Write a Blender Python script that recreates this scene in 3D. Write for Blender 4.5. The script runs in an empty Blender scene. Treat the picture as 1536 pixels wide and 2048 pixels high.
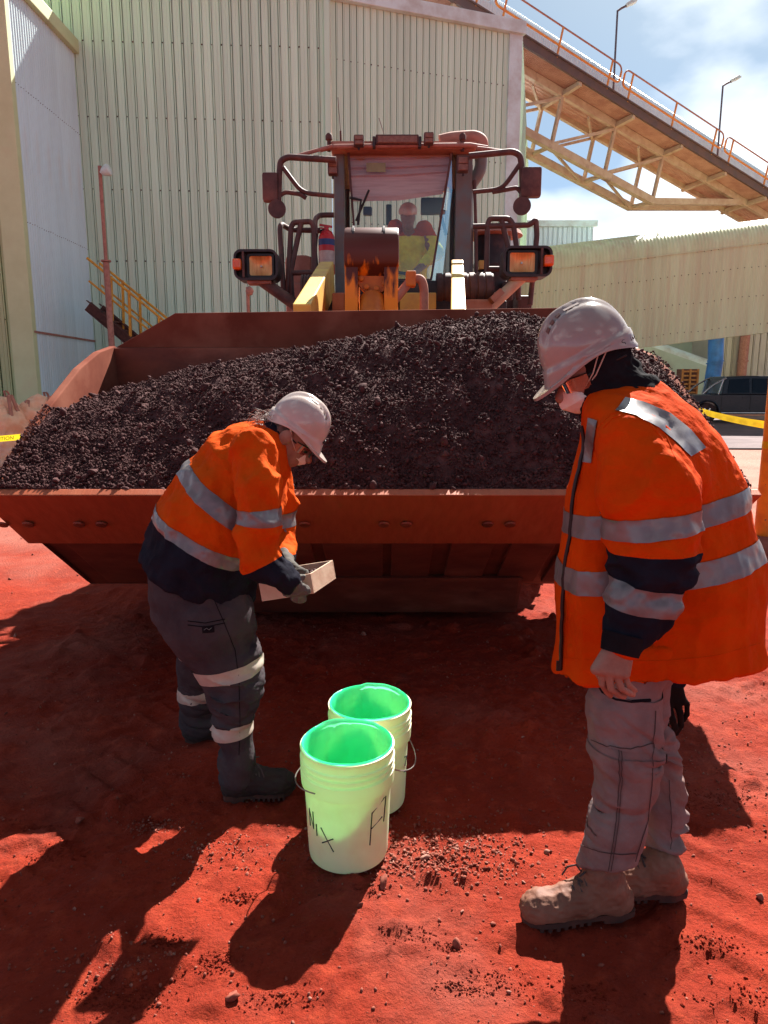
import bpy, bmesh, math, random
import numpy as np
from mathutils import Vector, Matrix

random.seed(7)
rng = np.random.default_rng(7)
R = math.radians
scene = bpy.context.scene
col = scene.collection

# ------------------------------------------------------------------ camera
CAM_H, PITCH, FPX = 1.55, R(10.35), 1420.0      # eye height, downward pitch, focal length in photo pixels (1536 x 2048)
cam_d = bpy.data.cameras.new('camera')
cam = bpy.data.objects.new('camera', cam_d)
col.objects.link(cam)
cam.location = (0, 0, CAM_H)
cam.rotation_euler = (R(90) - PITCH, 0, 0)
cam_d.sensor_fit = 'VERTICAL'
cam_d.sensor_height = 36.0
cam_d.lens = FPX / 2048 * 36.0
cam_d.clip_start = 0.05
cam_d.clip_end = 3000
scene.camera = cam

# ------------------------------------------------------------------ sky and sun
SUN_EL, SUN_AZ = R(45.0), R(24.0)               # azimuth measured from straight ahead (+Y) to the right (+X)
world = bpy.data.worlds.new('World')
scene.world = world
world.use_nodes = True
wn, wl = world.node_tree.nodes, world.node_tree.links
bg = wn['Background']
sky = wn.new('ShaderNodeTexSky')
sky.sky_type = 'NISHITA'
sky.sun_disc = False
sky.sun_elevation = SUN_EL
sky.sun_rotation = SUN_AZ
sky.air_density = 0.35
sky.dust_density = 0.5
sky.ozone_density = 1.0
tc = wn.new('ShaderNodeTexCoord')
mp = wn.new('ShaderNodeMapping')
mp.inputs['Scale'].default_value = (1.0, 1.0, 1.9)
mp.inputs['Location'].default_value = (5.45, 2.9, 1.21)
nz = wn.new('ShaderNodeTexNoise')
nz.inputs['Scale'].default_value = 2.3
nz.inputs['Detail'].default_value = 9
nz.inputs['Roughness'].default_value = 0.45
rp = wn.new('ShaderNodeValToRGB')
rp.color_ramp.elements[0].position = 0.53
rp.color_ramp.elements[1].position = 0.65
mx = wn.new('ShaderNodeMix')
mx.data_type = 'RGBA'
mx.inputs[7].default_value = (9.5, 9.9, 10.1, 1)
wl.new(tc.outputs['Generated'], mp.inputs['Vector'])
wl.new(mp.outputs['Vector'], nz.inputs['Vector'])
wl.new(nz.outputs['Fac'], rp.inputs['Fac'])
wl.new(rp.outputs['Color'], mx.inputs[0])
tn = wn.new('ShaderNodeMix')
tn.data_type = 'RGBA'
tn.blend_type = 'MULTIPLY'
tn.inputs[0].default_value = 1.0
tn.inputs[7].default_value = (0.98, 1.15, 1.06, 1)
wl.new(sky.outputs['Color'], tn.inputs[6])
wl.new(tn.outputs[2], mx.inputs[6])
wl.new(mx.outputs[2], bg.inputs['Color'])
bg.inputs['Strength'].default_value = 0.05

sun_d = bpy.data.lights.new('sun', 'SUN')
sun_d.energy = 5.0
sun_d.angle = R(0.53)
sun_d.color = (1.0, 0.95, 0.88)
sun = bpy.data.objects.new('sun', sun_d)
col.objects.link(sun)
SUN_DIR = Vector((math.sin(SUN_AZ) * math.cos(SUN_EL), math.cos(SUN_AZ) * math.cos(SUN_EL), math.sin(SUN_EL)))
sun.rotation_euler = SUN_DIR.to_track_quat('Z', 'Y').to_euler()
sun.location = (6, 12, 20)

scene.view_settings.view_transform = 'Standard'
scene.view_settings.look = 'None'
scene.view_settings.exposure = 1.7
scene.view_settings.gamma = 1.0
scene.view_settings.use_curve_mapping = False
scene.cycles.max_bounces = 10
scene.cycles.diffuse_bounces = 3
scene.cycles.transparent_max_bounces = 12
scene.cycles.caustics_reflective = False
scene.cycles.caustics_refractive = False
scene.cycles.use_denoising = True

# ------------------------------------------------------------------ helpers
CP, SP = math.cos(PITCH), math.sin(PITCH)
def P(px, py, Y):
    """point seen at photo pixel (px, py) at distance Y ahead of the camera"""
    a, b = (px - 768) / FPX, (1024 - py) / FPX
    d = Vector((a, b * SP + CP, b * CP - SP))
    return Vector((0, 0, CAM_H)) + d * (Y / d.y)
def G(px, py, z=0.0):
    a, b = (px - 768) / FPX, (1024 - py) / FPX
    d = Vector((a, b * SP + CP, b * CP - SP))
    return Vector((0, 0, CAM_H)) + d * ((z - CAM_H) / d.z)
def pxm(p):
    """metres per photo pixel at point p"""
    return (p[1] * CP - (p[2] - CAM_H) * SP) / FPX

def tag(o, label=None, cat=None, group=None, kind=None):
    if label: o['label'] = label
    if cat: o['category'] = cat
    if group: o['group'] = group
    if kind: o['kind'] = kind
    return o
def empty(name, loc, label=None, cat=None, group=None, rz=0.0):
    o = bpy.data.objects.new(name, None)
    col.objects.link(o)
    o.location = loc
    o.rotation_euler = (0, 0, rz)
    o.empty_display_size = 0.1
    return tag(o, label, cat, group)

def link(name, me, mats, parent=None, off=None):
    o = bpy.data.objects.new(name, me)
    col.objects.link(o)
    if mats is not None and not me.materials:
        for m in (mats if isinstance(mats, (list, tuple)) else [mats]):
            me.materials.append(m)
    if parent is not None:
        o.parent = parent
    if off is not None:
        o.location = off
    return o
def root_loc(parent):
    l = Vector((0, 0, 0))
    while parent is not None:
        l = l + Vector(parent.location)
        parent = parent.parent
    return l

class MB:
    """collects shapes in world space and links them as one mesh object"""
    def __init__(self):
        self.v, self.f, self.m = [], [], []
    def add(self, vs, fs, mi=0):
        n = len(self.v)
        self.v += [tuple(p) for p in vs]
        self.f += [tuple(i + n for i in f) for f in fs]
        self.m += [mi] * len(fs)
        return self
    def box(self, c, s, rot=None, mi=0, taper=1.0):
        hx, hy, hz = s[0] / 2, s[1] / 2, s[2] / 2
        vs = []
        for z in (-1, 1):
            t = taper if z > 0 else 1.0
            for x, y in ((-1, -1), (1, -1), (1, 1), (-1, 1)):
                vs.append(Vector((x * hx * t, y * hy * t, z * hz)))
        if rot is not None: vs = [rot @ v for v in vs]
        c = Vector(c)
        return self.add([v + c for v in vs], [(3, 2, 1, 0), (4, 5, 6, 7), (0, 1, 5, 4), (1, 2, 6, 5), (2, 3, 7, 6), (3, 0, 4, 7)], mi)
    def cbox(self, c, s, b=0.01, rot=None, mi=0):
        """box with chamfered edges"""
        hx, hy, hz = s[0] / 2, s[1] / 2, s[2] / 2
        b = min(b, hx * .49, hy * .49, hz * .49)
        bm = bmesh.new()
        bmesh.ops.create_cube(bm, size=1)
        for v in bm.verts: v.co = Vector((v.co.x * 2 * hx, v.co.y * 2 * hy, v.co.z * 2 * hz))
        bmesh.ops.bevel(bm, geom=bm.edges[:], offset=b, segments=2, affect='EDGES', profile=0.6)
        bm.verts.index_update()
        c = Vector(c)
        vs = [(rot @ v.co if rot is not None else v.co) + c for v in bm.verts]
        fs = [tuple(v.index for v in f.verts) for f in bm.faces]
        bm.free()
        return self.add(vs, fs, mi)
    def beam(self, a, b, w, h, up=(0, 0, 1), mi=0):
        """rectangular bar from a to b, w across, h along up"""
        a, b = Vector(a), Vector(b)
        d = (b - a).normalized()
        x = d.cross(Vector(up))
        if x.length < 1e-4: x = d.cross(Vector((1, 0, 0)))
        x.normalize()
        u = x.cross(d).normalized()
        vs = []
        for p in (a, b):
            for i, j in ((-1, -1), (1, -1), (1, 1), (-1, 1)):
                vs.append(p + x * (i * w / 2) + u * (j * h / 2))
        return self.add(vs, [(3, 2, 1, 0), (4, 5, 6, 7), (0, 1, 5, 4), (1, 2, 6, 5), (2, 3, 7, 6), (3, 0, 4, 7)], mi)
    def tube(self, pts, r, seg=10, cap=True, mi=0, closed=False):
        pts = [Vector(p) for p in pts]
        n = len(pts)
        rs = list(r) if isinstance(r, (list, tuple)) else [r] * n
        ring = None
        vs, fs = [], []
        prev = None
        for i, p in enumerate(pts):
            if closed: d = pts[(i + 1) % n] - pts[i - 1]
            elif i == 0: d = pts[1] - pts[0]
            elif i == n - 1: d = pts[-1] - pts[-2]
            else: d = (pts[i + 1] - pts[i]).normalized() + (pts[i] - pts[i - 1]).normalized()
            if d.length < 1e-9: d = Vector((0, 0, 1))
            d.normalize()
            if prev is None:
                x = d.cross(Vector((0, 0, 1)))
                if x.length < 1e-3: x = d.cross(Vector((1, 0, 0)))
            else:
                x = prev - d * prev.dot(d)
                if x.length < 1e-6: x = d.cross(Vector((0.3, 0.5, 1)))
            x.normalize()
            prev = x
            y = d.cross(x)
            for k in range(seg):
                a = 2 * math.pi * k / seg
                vs.append(p + (x * math.cos(a) + y * math.sin(a)) * rs[i])
        m = n if closed else n - 1
        for i in range(m):
            for k in range(seg):
                k2 = (k + 1) % seg
                i2 = (i + 1) % n
                fs.append((i * seg + k, i * seg + k2, i2 * seg + k2, i2 * seg + k))
        if cap and not closed:
            fs.append(tuple(range(seg))[::-1])
            fs.append(tuple((n - 1) * seg + k for k in range(seg)))
        return self.add(vs, fs, mi)
    def lathe(self, prof, c=(0, 0, 0), rot=None, seg=24, mi=0, capb=True, capt=True):
        """prof: list of (radius, height) along local z"""
        vs, fs = [], []
        c = Vector(c)
        for r_, h in prof:
            for k in range(seg):
                a = 2 * math.pi * k / seg
                v = Vector((r_ * math.cos(a), r_ * math.sin(a), h))
                vs.append((rot @ v if rot is not None else v) + c)
        n = len(prof)
        for i in range(n - 1):
            for k in range(seg):
                k2 = (k + 1) % seg
                fs.append((i * seg + k, i * seg + k2, (i + 1) * seg + k2, (i + 1) * seg + k))
        if capb: fs.append(tuple(range(seg))[::-1])
        if capt: fs.append(tuple((n - 1) * seg + k for k in range(seg)))
        return self.add(vs, fs, mi)
    def prism(self, poly, dirv, mi=0):
        """polygon (list of 3D points) swept along dirv"""
        n = len(poly)
        poly = [Vector(p) for p in poly]
        d = Vector(dirv)
        vs = poly + [p + d for p in poly]
        fs = [tuple(range(n))[::-1], tuple(range(n, 2 * n))]
        for i in range(n):
            j = (i + 1) % n
            fs.append((i, j, n + j, n + i))
        return self.add(vs, fs, mi)
    def sheet(self, rows, mi=0):
        """grid of points -> quads"""
        vs = [p for r_ in rows for p in r_]
        w = len(rows[0])
        fs = []
        for i in range(len(rows) - 1):
            for j in range(w - 1):
                fs.append((i * w + j, i * w + j + 1, (i + 1) * w + j + 1, (i + 1) * w + j))
        return self.add(vs, fs, mi)
    def build(self, name, mats, parent=None, smooth=False, bevel=0.0, angle=40):
        off = root_loc(parent)
        me = bpy.data.meshes.new(name)
        me.from_pydata([(v[0] - off.x, v[1] - off.y, v[2] - off.z) for v in self.v], [], self.f)
        if any(self.m): me.polygons.foreach_set('material_index', self.m)
        bm = bmesh.new()
        bm.from_mesh(me)
        bmesh.ops.recalc_face_normals(bm, faces=bm.faces[:])
        if bevel > 0:
            es = [e for e in bm.edges if len(e.link_faces) == 2 and e.calc_face_angle(0) > R(35)]
            if es: bmesh.ops.bevel(bm, geom=es, offset=bevel, segments=2, affect='EDGES', profile=0.6, clamp_overlap=True)
        bm.to_mesh(me)
        bm.free()
        if smooth:
            me.shade_smooth()
            try: me.set_sharp_from_angle(angle=R(angle))
            except Exception: pass
        me.update()
        return link(name, me, mats, parent)

def fillet(pts, rad, n=5):
    """round the corners of a polyline"""
    pts = [Vector(p) for p in pts]
    out = [pts[0]]
    for i in range(1, len(pts) - 1):
        a, b, c = pts[i - 1], pts[i], pts[i + 1]
        r_ = min(rad, (a - b).length * .45, (c - b).length * .45)
        p0, p1 = b + (a - b).normalized() * r_, b + (c - b).normalized() * r_
        for k in range(n + 1):
            t = k / n
            out.append(p0 * (1 - t) ** 2 + b * 2 * t * (1 - t) + p1 * t * t)
    out.append(pts[-1])
    return out

# vectorised value noise
def _h(i, j, k, s):
    n = (i.astype(np.int64) * 374761393 + j.astype(np.int64) * 668265263 + k.astype(np.int64) * 2147483647 + s * 974634777) & 0xffffffff
    n = ((n ^ (n >> 13)) * 1274126177) & 0xffffffff
    n = ((n ^ (n >> 16)) * 2246822519) & 0xffffffff
    return ((n ^ (n >> 15)) & 0xffffff) / float(0xffffff)
def vnoise(p, s=0):
    p = np.asarray(p, dtype=np.float64)
    i = np.floor(p).astype(np.int64)
    f = p - i
    u = f * f * f * (f * (f * 6 - 15) + 10)
    x, y, z = i[:, 0], i[:, 1], i[:, 2]
    r_ = 0
    for a in (0, 1):
        wx = u[:, 0] if a else 1 - u[:, 0]
        for b in (0, 1):
            wy = u[:, 1] if b else 1 - u[:, 1]
            for c in (0, 1):
                wz = u[:, 2] if c else 1 - u[:, 2]
                r_ = r_ + wx * wy * wz * _h(x + a, y + b, z + c, s)
    return r_ * 2 - 1
def fbm(p, octs=4, s=0, gain=0.5):
    p = np.asarray(p, dtype=np.float64)
    a, t = 1.0, 0
    for o in range(octs):
        t = t + a * vnoise(p * (2.03 ** o) + 17.3 * o, s + o)
        a *= gain
    return t

# ------------------------------------------------------------------ materials
def newmat(name):
    m = bpy.data.materials.new(name)
    m.use_nodes = True
    n, l = m.node_tree.nodes, m.node_tree.links
    return m, n, l, n['Principled BSDF']
def mat(name, c1, rough=0.6, metal=0.0, c2=None, scale=8.0, detail=6, lo=0.4, hi=0.65, bump=0.0, bscale=None, spec=0.4,
        stretch=None, c3=None, s3=3.0, lo3=0.55, hi3=0.7, rvar=0.12, coat=0.0, objvar=0.0, bdist=0.01, k=0.64):
    """principled paint / fabric / stone with noise wear: c1 base, c2 mottling, c3 patches (dust, rust)"""
    if c2 is None: c2 = tuple(x * 0.78 for x in c1[:3])
    c1, c2 = tuple(min(.92, x * k) for x in c1[:3]), tuple(min(.92, x * k) for x in c2[:3])
    if c3 is not None: c3 = tuple(min(.92, x * k) for x in c3[:3])
    m, n, l, bs = newmat(name)
    bs.inputs['Roughness'].default_value = rough
    bs.inputs['Metallic'].default_value = metal
    bs.inputs['Specular IOR Level'].default_value = spec
    if coat: bs.inputs['Coat Weight'].default_value = coat
    co = n.new('ShaderNodeTexCoord')
    vec = co.outputs['Object']
    if stretch:
        mpn = n.new('ShaderNodeMapping')
        mpn.inputs['Scale'].default_value = stretch
        l.new(vec, mpn.inputs['Vector'])
        vec = mpn.outputs['Vector']
    cur = None
    c1 = (*c1, 1) if len(c1) == 3 else c1
    def layer(prev, colr, sc, lo_, hi_, seedoff):
        t = n.new('ShaderNodeTexNoise')
        t.inputs['Scale'].default_value = sc
        t.inputs['Detail'].default_value = detail
        t.inputs['Roughness'].default_value = 0.6
        ad = n.new('ShaderNodeVectorMath')
        ad.operation = 'ADD'
        ad.inputs[1].default_value = (seedoff, seedoff * 1.7, seedoff * .3)
        l.new(vec, ad.inputs[0])
        l.new(ad.outputs[0], t.inputs['Vector'])
        mr = n.new('ShaderNodeMapRange')
        mr.inputs['From Min'].default_value = lo_
        mr.inputs['From Max'].default_value = hi_
        l.new(t.outputs['Fac'], mr.inputs['Value'])
        x = n.new('ShaderNodeMix')
        x.data_type = 'RGBA'
        x.inputs[7].default_value = (*colr[:3], 1)
        l.new(mr.outputs['Result'], x.inputs[0])
        if isinstance(prev, tuple): x.inputs[6].default_value = prev
        else: l.new(prev, x.inputs[6])
        return x.outputs[2], t
    cur, t1 = layer(c1, c2, scale, lo, hi, 3.1)
    if c3 is not None:
        cur, _ = layer(cur, c3, s3, lo3, hi3, 11.7)
    if objvar:
        oi = n.new('ShaderNodeObjectInfo')
        mr = n.new('ShaderNodeMapRange')
        mr.inputs['To Min'].default_value = 1 - objvar
        mr.inputs['To Max'].default_value = 1 + objvar
        l.new(oi.outputs['Random'], mr.inputs['Value'])
        x = n.new('ShaderNodeMix')
        x.data_type = 'RGBA'
        x.blend_type = 'MULTIPLY'
        x.inputs[0].default_value = 1
        l.new(cur, x.inputs[6])
        l.new(mr.outputs['Result'], x.inputs[7])
        cur = x.outputs[2]
    l.new(cur, bs.inputs['Base Color'])
    if rvar:
        mr = n.new('ShaderNodeMapRange')
        mr.inputs['To Min'].default_value = max(0.03, rough - rvar)
        mr.inputs['To Max'].default_value = min(1, rough + rvar)
        l.new(t1.outputs['Fac'], mr.inputs['Value'])
        l.new(mr.outputs['Result'], bs.inputs['Roughness'])
    if bump:
        t = n.new('ShaderNodeTexNoise')
        t.inputs['Scale'].default_value = bscale or scale * 4
        t.inputs['Detail'].default_value = 5
        l.new(vec, t.inputs['Vector'])
        b = n.new('ShaderNodeBump')
        b.inputs['Strength'].default_value = bump
        b.inputs['Distance'].default_value = bdist
        l.new(t.outputs['Fac'], b.inputs['Height'])
        l.new(b.outputs['Normal'], bs.inputs['Normal'])
    return m
def emit(name, c, s):
    m, n, l, bs = newmat(name)
    bs.inputs['Emission Color'].default_value = (*c, 1)
    bs.inputs['Emission Strength'].default_value = s
    return m

DUST = (0.36, 0.12, 0.075)
M = {}
M['clad'] = mat('cladding_green', (0.65, 0.85, 0.67), 0.5, k=1, c2=(0.57, 0.73, 0.57), scale=0.5, c3=(0.62, 0.68, 0.52), s3=0.35, lo3=0.48, hi3=0.72, stretch=(6, 6, 0.35), objvar=0.06)
M['clad_olive'] = mat('cladding_olive', (0.50, 0.58, 0.30), 0.5, k=1, c2=(0.44, 0.50, 0.26), scale=0.5, c3=(0.46, 0.38, 0.20), s3=0.35, lo3=0.5, hi3=0.8, stretch=(3, 3, 0.6), objvar=0.03)
M['clad_grey'] = mat('cladding_grey', (0.66, 0.80, 0.84), 0.38, metal=0.1, k=1, c2=(0.59, 0.71, 0.74), scale=0.7, c3=(0.62, 0.56, 0.50), s3=0.4, lo3=0.55, hi3=0.85, stretch=(3, 3, 0.5), objvar=0.04)
M['clad_tan'] = mat('cladding_tan', (0.76, 0.78, 0.44), 0.5, k=1, c2=(0.68, 0.68, 0.37), scale=0.6, c3=(0.64, 0.50, 0.29), s3=0.4, lo3=0.46, hi3=0.75, stretch=(6, 6, 0.35), objvar=0.05)
M['trim_pale'] = mat('flashing_pale', (0.66, 0.80, 0.78), 0.45, k=1, c2=(0.50, 0.53, 0.48), scale=1.5, c3=(0.55, 0.50, 0.42), s3=0.8, lo3=0.62, hi3=0.85)
M['trim_olive'] = mat('flashing_olive', (0.60, 0.64, 0.36), 0.5, k=1, c2=(0.54, 0.57, 0.31), scale=1.5, c3=(0.58, 0.50, 0.28), s3=0.5, lo3=0.55, hi3=0.8)
M['rustdot'] = mat('rusted_fixing', (0.10, 0.035, 0.025), 0.8)
M['rust_pink'] = mat('dusted_steel_pink', (0.42, 0.19, 0.14), k=1.0, rough=0.65, c2=(0.30, 0.12, 0.09), scale=12)
M['brown_steel'] = mat('brown_steel', (0.16, 0.055, 0.04), 0.7, c2=(0.10, 0.035, 0.028), scale=14)
M['rail_yellow'] = mat('rail_yellow', (0.75, 0.36, 0.02), k=1.0, rough=0.5, c2=(0.55, 0.22, 0.03), scale=14, c3=(0.30, 0.10, 0.05), s3=5, lo3=0.6, hi3=0.75)
M['rail_orange'] = mat('rail_orange', (0.78, 0.30, 0.05), k=1.0, rough=0.55, c2=(0.6, 0.2, 0.06), scale=6)
M['truss'] = mat('truss_paint', k=.9, c1=(0.66, 0.48, 0.32), rough=0.6, c2=(0.54, 0.34, 0.22), scale=2.5, c3=(0.26, 0.12, 0.09), s3=1.2, lo3=0.6, hi3=0.8)
M['truss_dark'] = mat('truss_dark_steel', (0.19, 0.12, 0.11), 0.7, c2=(0.26, 0.14, 0.11), scale=3)
M['deck_rust'] = mat('deck_rust', k=.9, c1=(0.60, 0.33, 0.23), rough=0.7, c2=(0.48, 0.23, 0.16), scale=2.0)
M['pole'] = mat('galvanised_pole', (0.24, 0.19, 0.21), 0.5, metal=0.4)
# ------------------------------------------------------------------ ground
def raw_mesh(name, verts, faces, smooth=False):
    """verts Nx3, faces MxK arrays -> mesh"""
    me = bpy.data.meshes.new(name)
    verts = np.asarray(verts, dtype=np.float32)
    faces = np.asarray(faces, dtype=np.int32)
    k = faces.shape[1]
    me.vertices.add(len(verts))
    me.vertices.foreach_set('co', verts.ravel())
    me.loops.add(faces.size)
    me.loops.foreach_set('vertex_index', faces.ravel())
    me.polygons.add(len(faces))
    me.polygons.foreach_set('loop_start', np.arange(0, faces.size, k, dtype=np.int32))
    me.update(calc_edges=True)
    me.validate()
    if smooth: me.shade_smooth()
    return me

def ico(sub=1):
    bm = bmesh.new()
    bmesh.ops.create_icosphere(bm, subdivisions=sub, radius=1)
    bm.verts.index_update()
    v = np.array([x.co[:] for x in bm.verts])
    f = np.array([[q.index for q in x.verts] for x in bm.faces])
    bm.free()
    return v, f
ICO1, ICO2 = ico(1), ico(2)
def stone_variants(base, n, rough, seed):
    r_ = np.random.default_rng(seed)
    out = []
    for i in range(n):
        v = base[0] * (1 + rough * vnoise(base[0] * 1.6 + 31 * i + seed, seed)[:, None]) * r_.uniform(0.6, 1.15, 3)
        # flatten a few facets so that the lumps look broken rather than round
        for _ in range(7):
            d = r_.normal(size=3)
            d /= np.linalg.norm(d)
            t = v @ d
            lim = r_.uniform(.38, .7) * t.max()
            v = v - np.where(t > lim, t - lim, 0)[:, None] * d
        out.append(v)
    return out
def rotmats(n, r_):
    q = r_.normal(size=(n, 4))
    q /= np.linalg.norm(q, axis=1)[:, None]
    w, x, y, z = q.T
    return np.stack([np.stack([1 - 2 * (y * y + z * z), 2 * (x * y - z * w), 2 * (x * z + y * w)], 1),
                     np.stack([2 * (x * y + z * w), 1 - 2 * (x * x + z * z), 2 * (y * z - x * w)], 1),
                     np.stack([2 * (x * z - y * w), 2 * (y * z + x * w), 1 - 2 * (x * x + y * y)], 1)], 1)
def scatter_mesh(name, centers, sizes, base, variants, seed):
    r_ = np.random.default_rng(seed)
    n = len(centers)
    rm = rotmats(n, r_)
    vi = r_.integers(0, len(variants), n)
    V = np.stack(variants)[vi]                                     # n x k x 3
    V = np.einsum('nij,nkj->nki', rm, V) * np.asarray(sizes)[:, None, None] + np.asarray(centers)[:, None, :]
    k = V.shape[1]
    F = (base[1][None] + (np.arange(n) * k)[:, None, None]).reshape(-1, 3)
    return raw_mesh(name, V.reshape(-1, 3), F)

def ground_z(x, y):
    x, y = np.asarray(x, float), np.asarray(y, float)
    p = np.stack([x, y, np.zeros_like(x)], 1)
    near = np.clip(1 - (np.hypot(x - .3, y - 2.5) - 4.0) / 5.0, 0, 1)
    z = 0.012 * fbm(p * 1.7, 3, 5)
    z = z + 0.007 * near * fbm(p * 7.0, 3, 9)
    rid = 1 - np.abs(fbm(p * np.array([3.2, 4.4, 1]) + 4, 3, 21))
    z = z + 0.018 * near * np.clip(rid - 0.80, 0, 1) / 0.2 * np.clip(fbm(p * 2.1, 2, 33) * 1.4, 0, 1)
    cl = np.clip(fbm(p * 9.0, 2, 41) - 0.55, 0, 1)                  # clods
    z = z + 0.045 * near * cl
    z = z + 0.007 * near * fbm(p * 30.0, 3, 61) * (.5 + .5 * np.clip(.5 + fbm(p * 1.3, 2, 91), 0, 1.4))
    # faint wheel tracks running across the yard
    for (x0, sl, w) in ((-1.25, .10, .22), (.95, .16, .24), (1.75, .16, .24)):
        u = x - x0 - sl * (y - 2.0)
        z = z - .014 * near * np.exp(-(u / w) ** 4) * (1 + .5 * np.sign(np.sin((y + np.abs(u) * .8) * 38)) * np.exp(-(u / w) ** 4))
    return z
def axis(lo, hi, step, far0, far1):
    c = list(np.arange(lo, hi + 1e-6, step))
    s, a = step, lo
    left = []
    while a > far0:
        s *= 1.16
        a -= s
        left.append(a)
    s, a = step, hi
    right = []
    while a < far1:
        s *= 1.16
        a += s
        right.append(a)
    return np.array(left[::-1] + c + right)
gx, gy = axis(-2.0, 2.4, 0.0145, -500, 500), axis(1.0, 4.6, 0.0145, -60, 1200)
GX, GY = np.meshgrid(gx, gy)
gz = ground_z(GX.ravel(), GY.ravel())
nx_, ny_ = len(gx), len(gy)
idx = np.arange(nx_ * ny_).reshape(ny_, nx_)
gf = np.stack([idx[:-1, :-1], idx[:-1, 1:], idx[1:, 1:], idx[1:, :-1]], -1).reshape(-1, 4)
me = raw_mesh('ground', np.stack([GX.ravel(), GY.ravel(), gz], 1), gf, smooth=True)
def ground_mat():
    m, n, l, bs = newmat('red_dirt')
    co = n.new('ShaderNodeTexCoord').outputs['Object']
    def noise(sc, det=6, ro=0.6):
        t = n.new('ShaderNodeTexNoise')
        t.inputs['Scale'].default_value = sc
        t.inputs['Detail'].default_value = det
        t.inputs['Roughness'].default_value = ro
        l.new(co, t.inputs['Vector'])
        return t.outputs['Fac']
    def mr(v, a, b, c=0, d=1):
        x = n.new('ShaderNodeMapRange')
        for i, q in enumerate((a, b, c, d)): x.inputs[i + 1].default_value = q
        l.new(v, x.inputs[0])
        return x.outputs[0]
    def mix(f, a, b):
        x = n.new('ShaderNodeMix')
        x.data_type = 'RGBA'
        l.new(f, x.inputs[0])
        for i, q in ((6, a), (7, b)):
            if isinstance(q, tuple): x.inputs[i].default_value = (*q, 1)
            else: l.new(q, x.inputs[i])
        return x.outputs[2]
    c = mix(mr(noise(2.2), .38, .66), (0.300, 0.029, 0.011), (0.205, 0.018, 0.007))
    c = mix(mr(noise(.8, 5), .42, .70), c, (0.215, 0.024, 0.011))
    c = mix(mr(noise(13, 4), .52, .74), c, (0.345, 0.044, 0.018))
    c = mix(mr(noise(70, 3), .56, .72), c, (0.17, 0.018, 0.008))
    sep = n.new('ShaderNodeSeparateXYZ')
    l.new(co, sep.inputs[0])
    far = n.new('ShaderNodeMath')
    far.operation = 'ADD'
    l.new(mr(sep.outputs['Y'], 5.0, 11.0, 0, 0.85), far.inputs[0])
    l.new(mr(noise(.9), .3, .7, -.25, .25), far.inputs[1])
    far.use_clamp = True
    c = mix(far.outputs[0], c, (0.40, 0.20, 0.155))                # paler and pinker further out in the yard
    l.new(c, bs.inputs['Base Color'])
    bs.inputs['Roughness'].default_value = 0.95
    bs.inputs['Specular IOR Level'].default_value = 0.15
    b1 = n.new('ShaderNodeBump')
    b1.inputs['Strength'].default_value = 1.0
    b1.inputs['Distance'].default_value = 0.018
    l.new(noise(55, 8, 0.7), b1.inputs['Height'])
    b2 = n.new('ShaderNodeBump')
    b2.inputs['Strength'].default_value = 0.5
    b2.inputs['Distance'].default_value = 0.004
    l.new(noise(260, 4, 0.6), b2.inputs['Height'])
    l.new(b1.outputs[0], b2.inputs['Normal'])
    l.new(b2.outputs[0], bs.inputs['Normal'])
    return m
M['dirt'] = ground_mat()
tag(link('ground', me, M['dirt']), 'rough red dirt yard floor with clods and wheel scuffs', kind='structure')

# gravel on the dirt (nobody could count it)
def pebble_points():
    pts, sz = [], []
    def patch(cx, cy, sx, sy, n, s0, s1):
        x, y = rng.normal(cx, sx, n), rng.normal(cy, sy, n)
        pts.append(np.stack([x, y], 1))
        sz.append(s0 + (s1 - s0) * rng.random(n) ** 3)
    c = G(880, 1710)
    patch(c.x, c.y, .16, .085, 1500, .002, .012)
    patch(c.x - .1, c.y + .02, .22, .10, 900, .002, .011)
    c = G(1440, 1560)
    patch(c.x, c.y, .25, .3, 300, .003, .011)
    c = G(420, 1700)
    patch(c.x, c.y, .12, .06, 220, .003, .010)
    c = G(250, 1930)
    patch(c.x, c.y, .12, .06, 160, .003, .011)
    c = G(300, 1650)
    patch(c.x, c.y, .05, .02, 160, .003, .009)
    n = 9000
    pts.append(np.stack([rng.uniform(-1.9, 2.3, n), rng.uniform(1.15, 4.4, n)], 1))
    sz.append(.0015 + .008 * rng.random(n) ** 5)
    n = 1500
    pts.append(np.stack([rng.uniform(-6, 6, n), rng.uniform(4.0, 11, n)], 1))
    sz.append(.004 + .02 * rng.random(n) ** 5)
    return np.concatenate(pts), np.concatenate(sz)
pp, ps = pebble_points()
pz = ground_z(pp[:, 0], pp[:, 1]) + ps * 0.25
PEB = stone_variants(ICO1, 10, 0.35, 3)
me = scatter_mesh('gravel', np.column_stack([pp, pz]), ps, ICO1, PEB, 5)
M['peb'] = mat('red_gravel', (0.40, 0.115, 0.075), 0.9, c2=(0.27, 0.065, 0.042), scale=60, c3=(0.52, 0.25, 0.19), s3=22, lo3=0.57, hi3=0.64, spec=0.2)
tag(link('gravel', me, M['peb']), 'loose small red gravel scattered over the dirt', 'gravel', kind='stuff')
cp, cz_ = [], []
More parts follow.
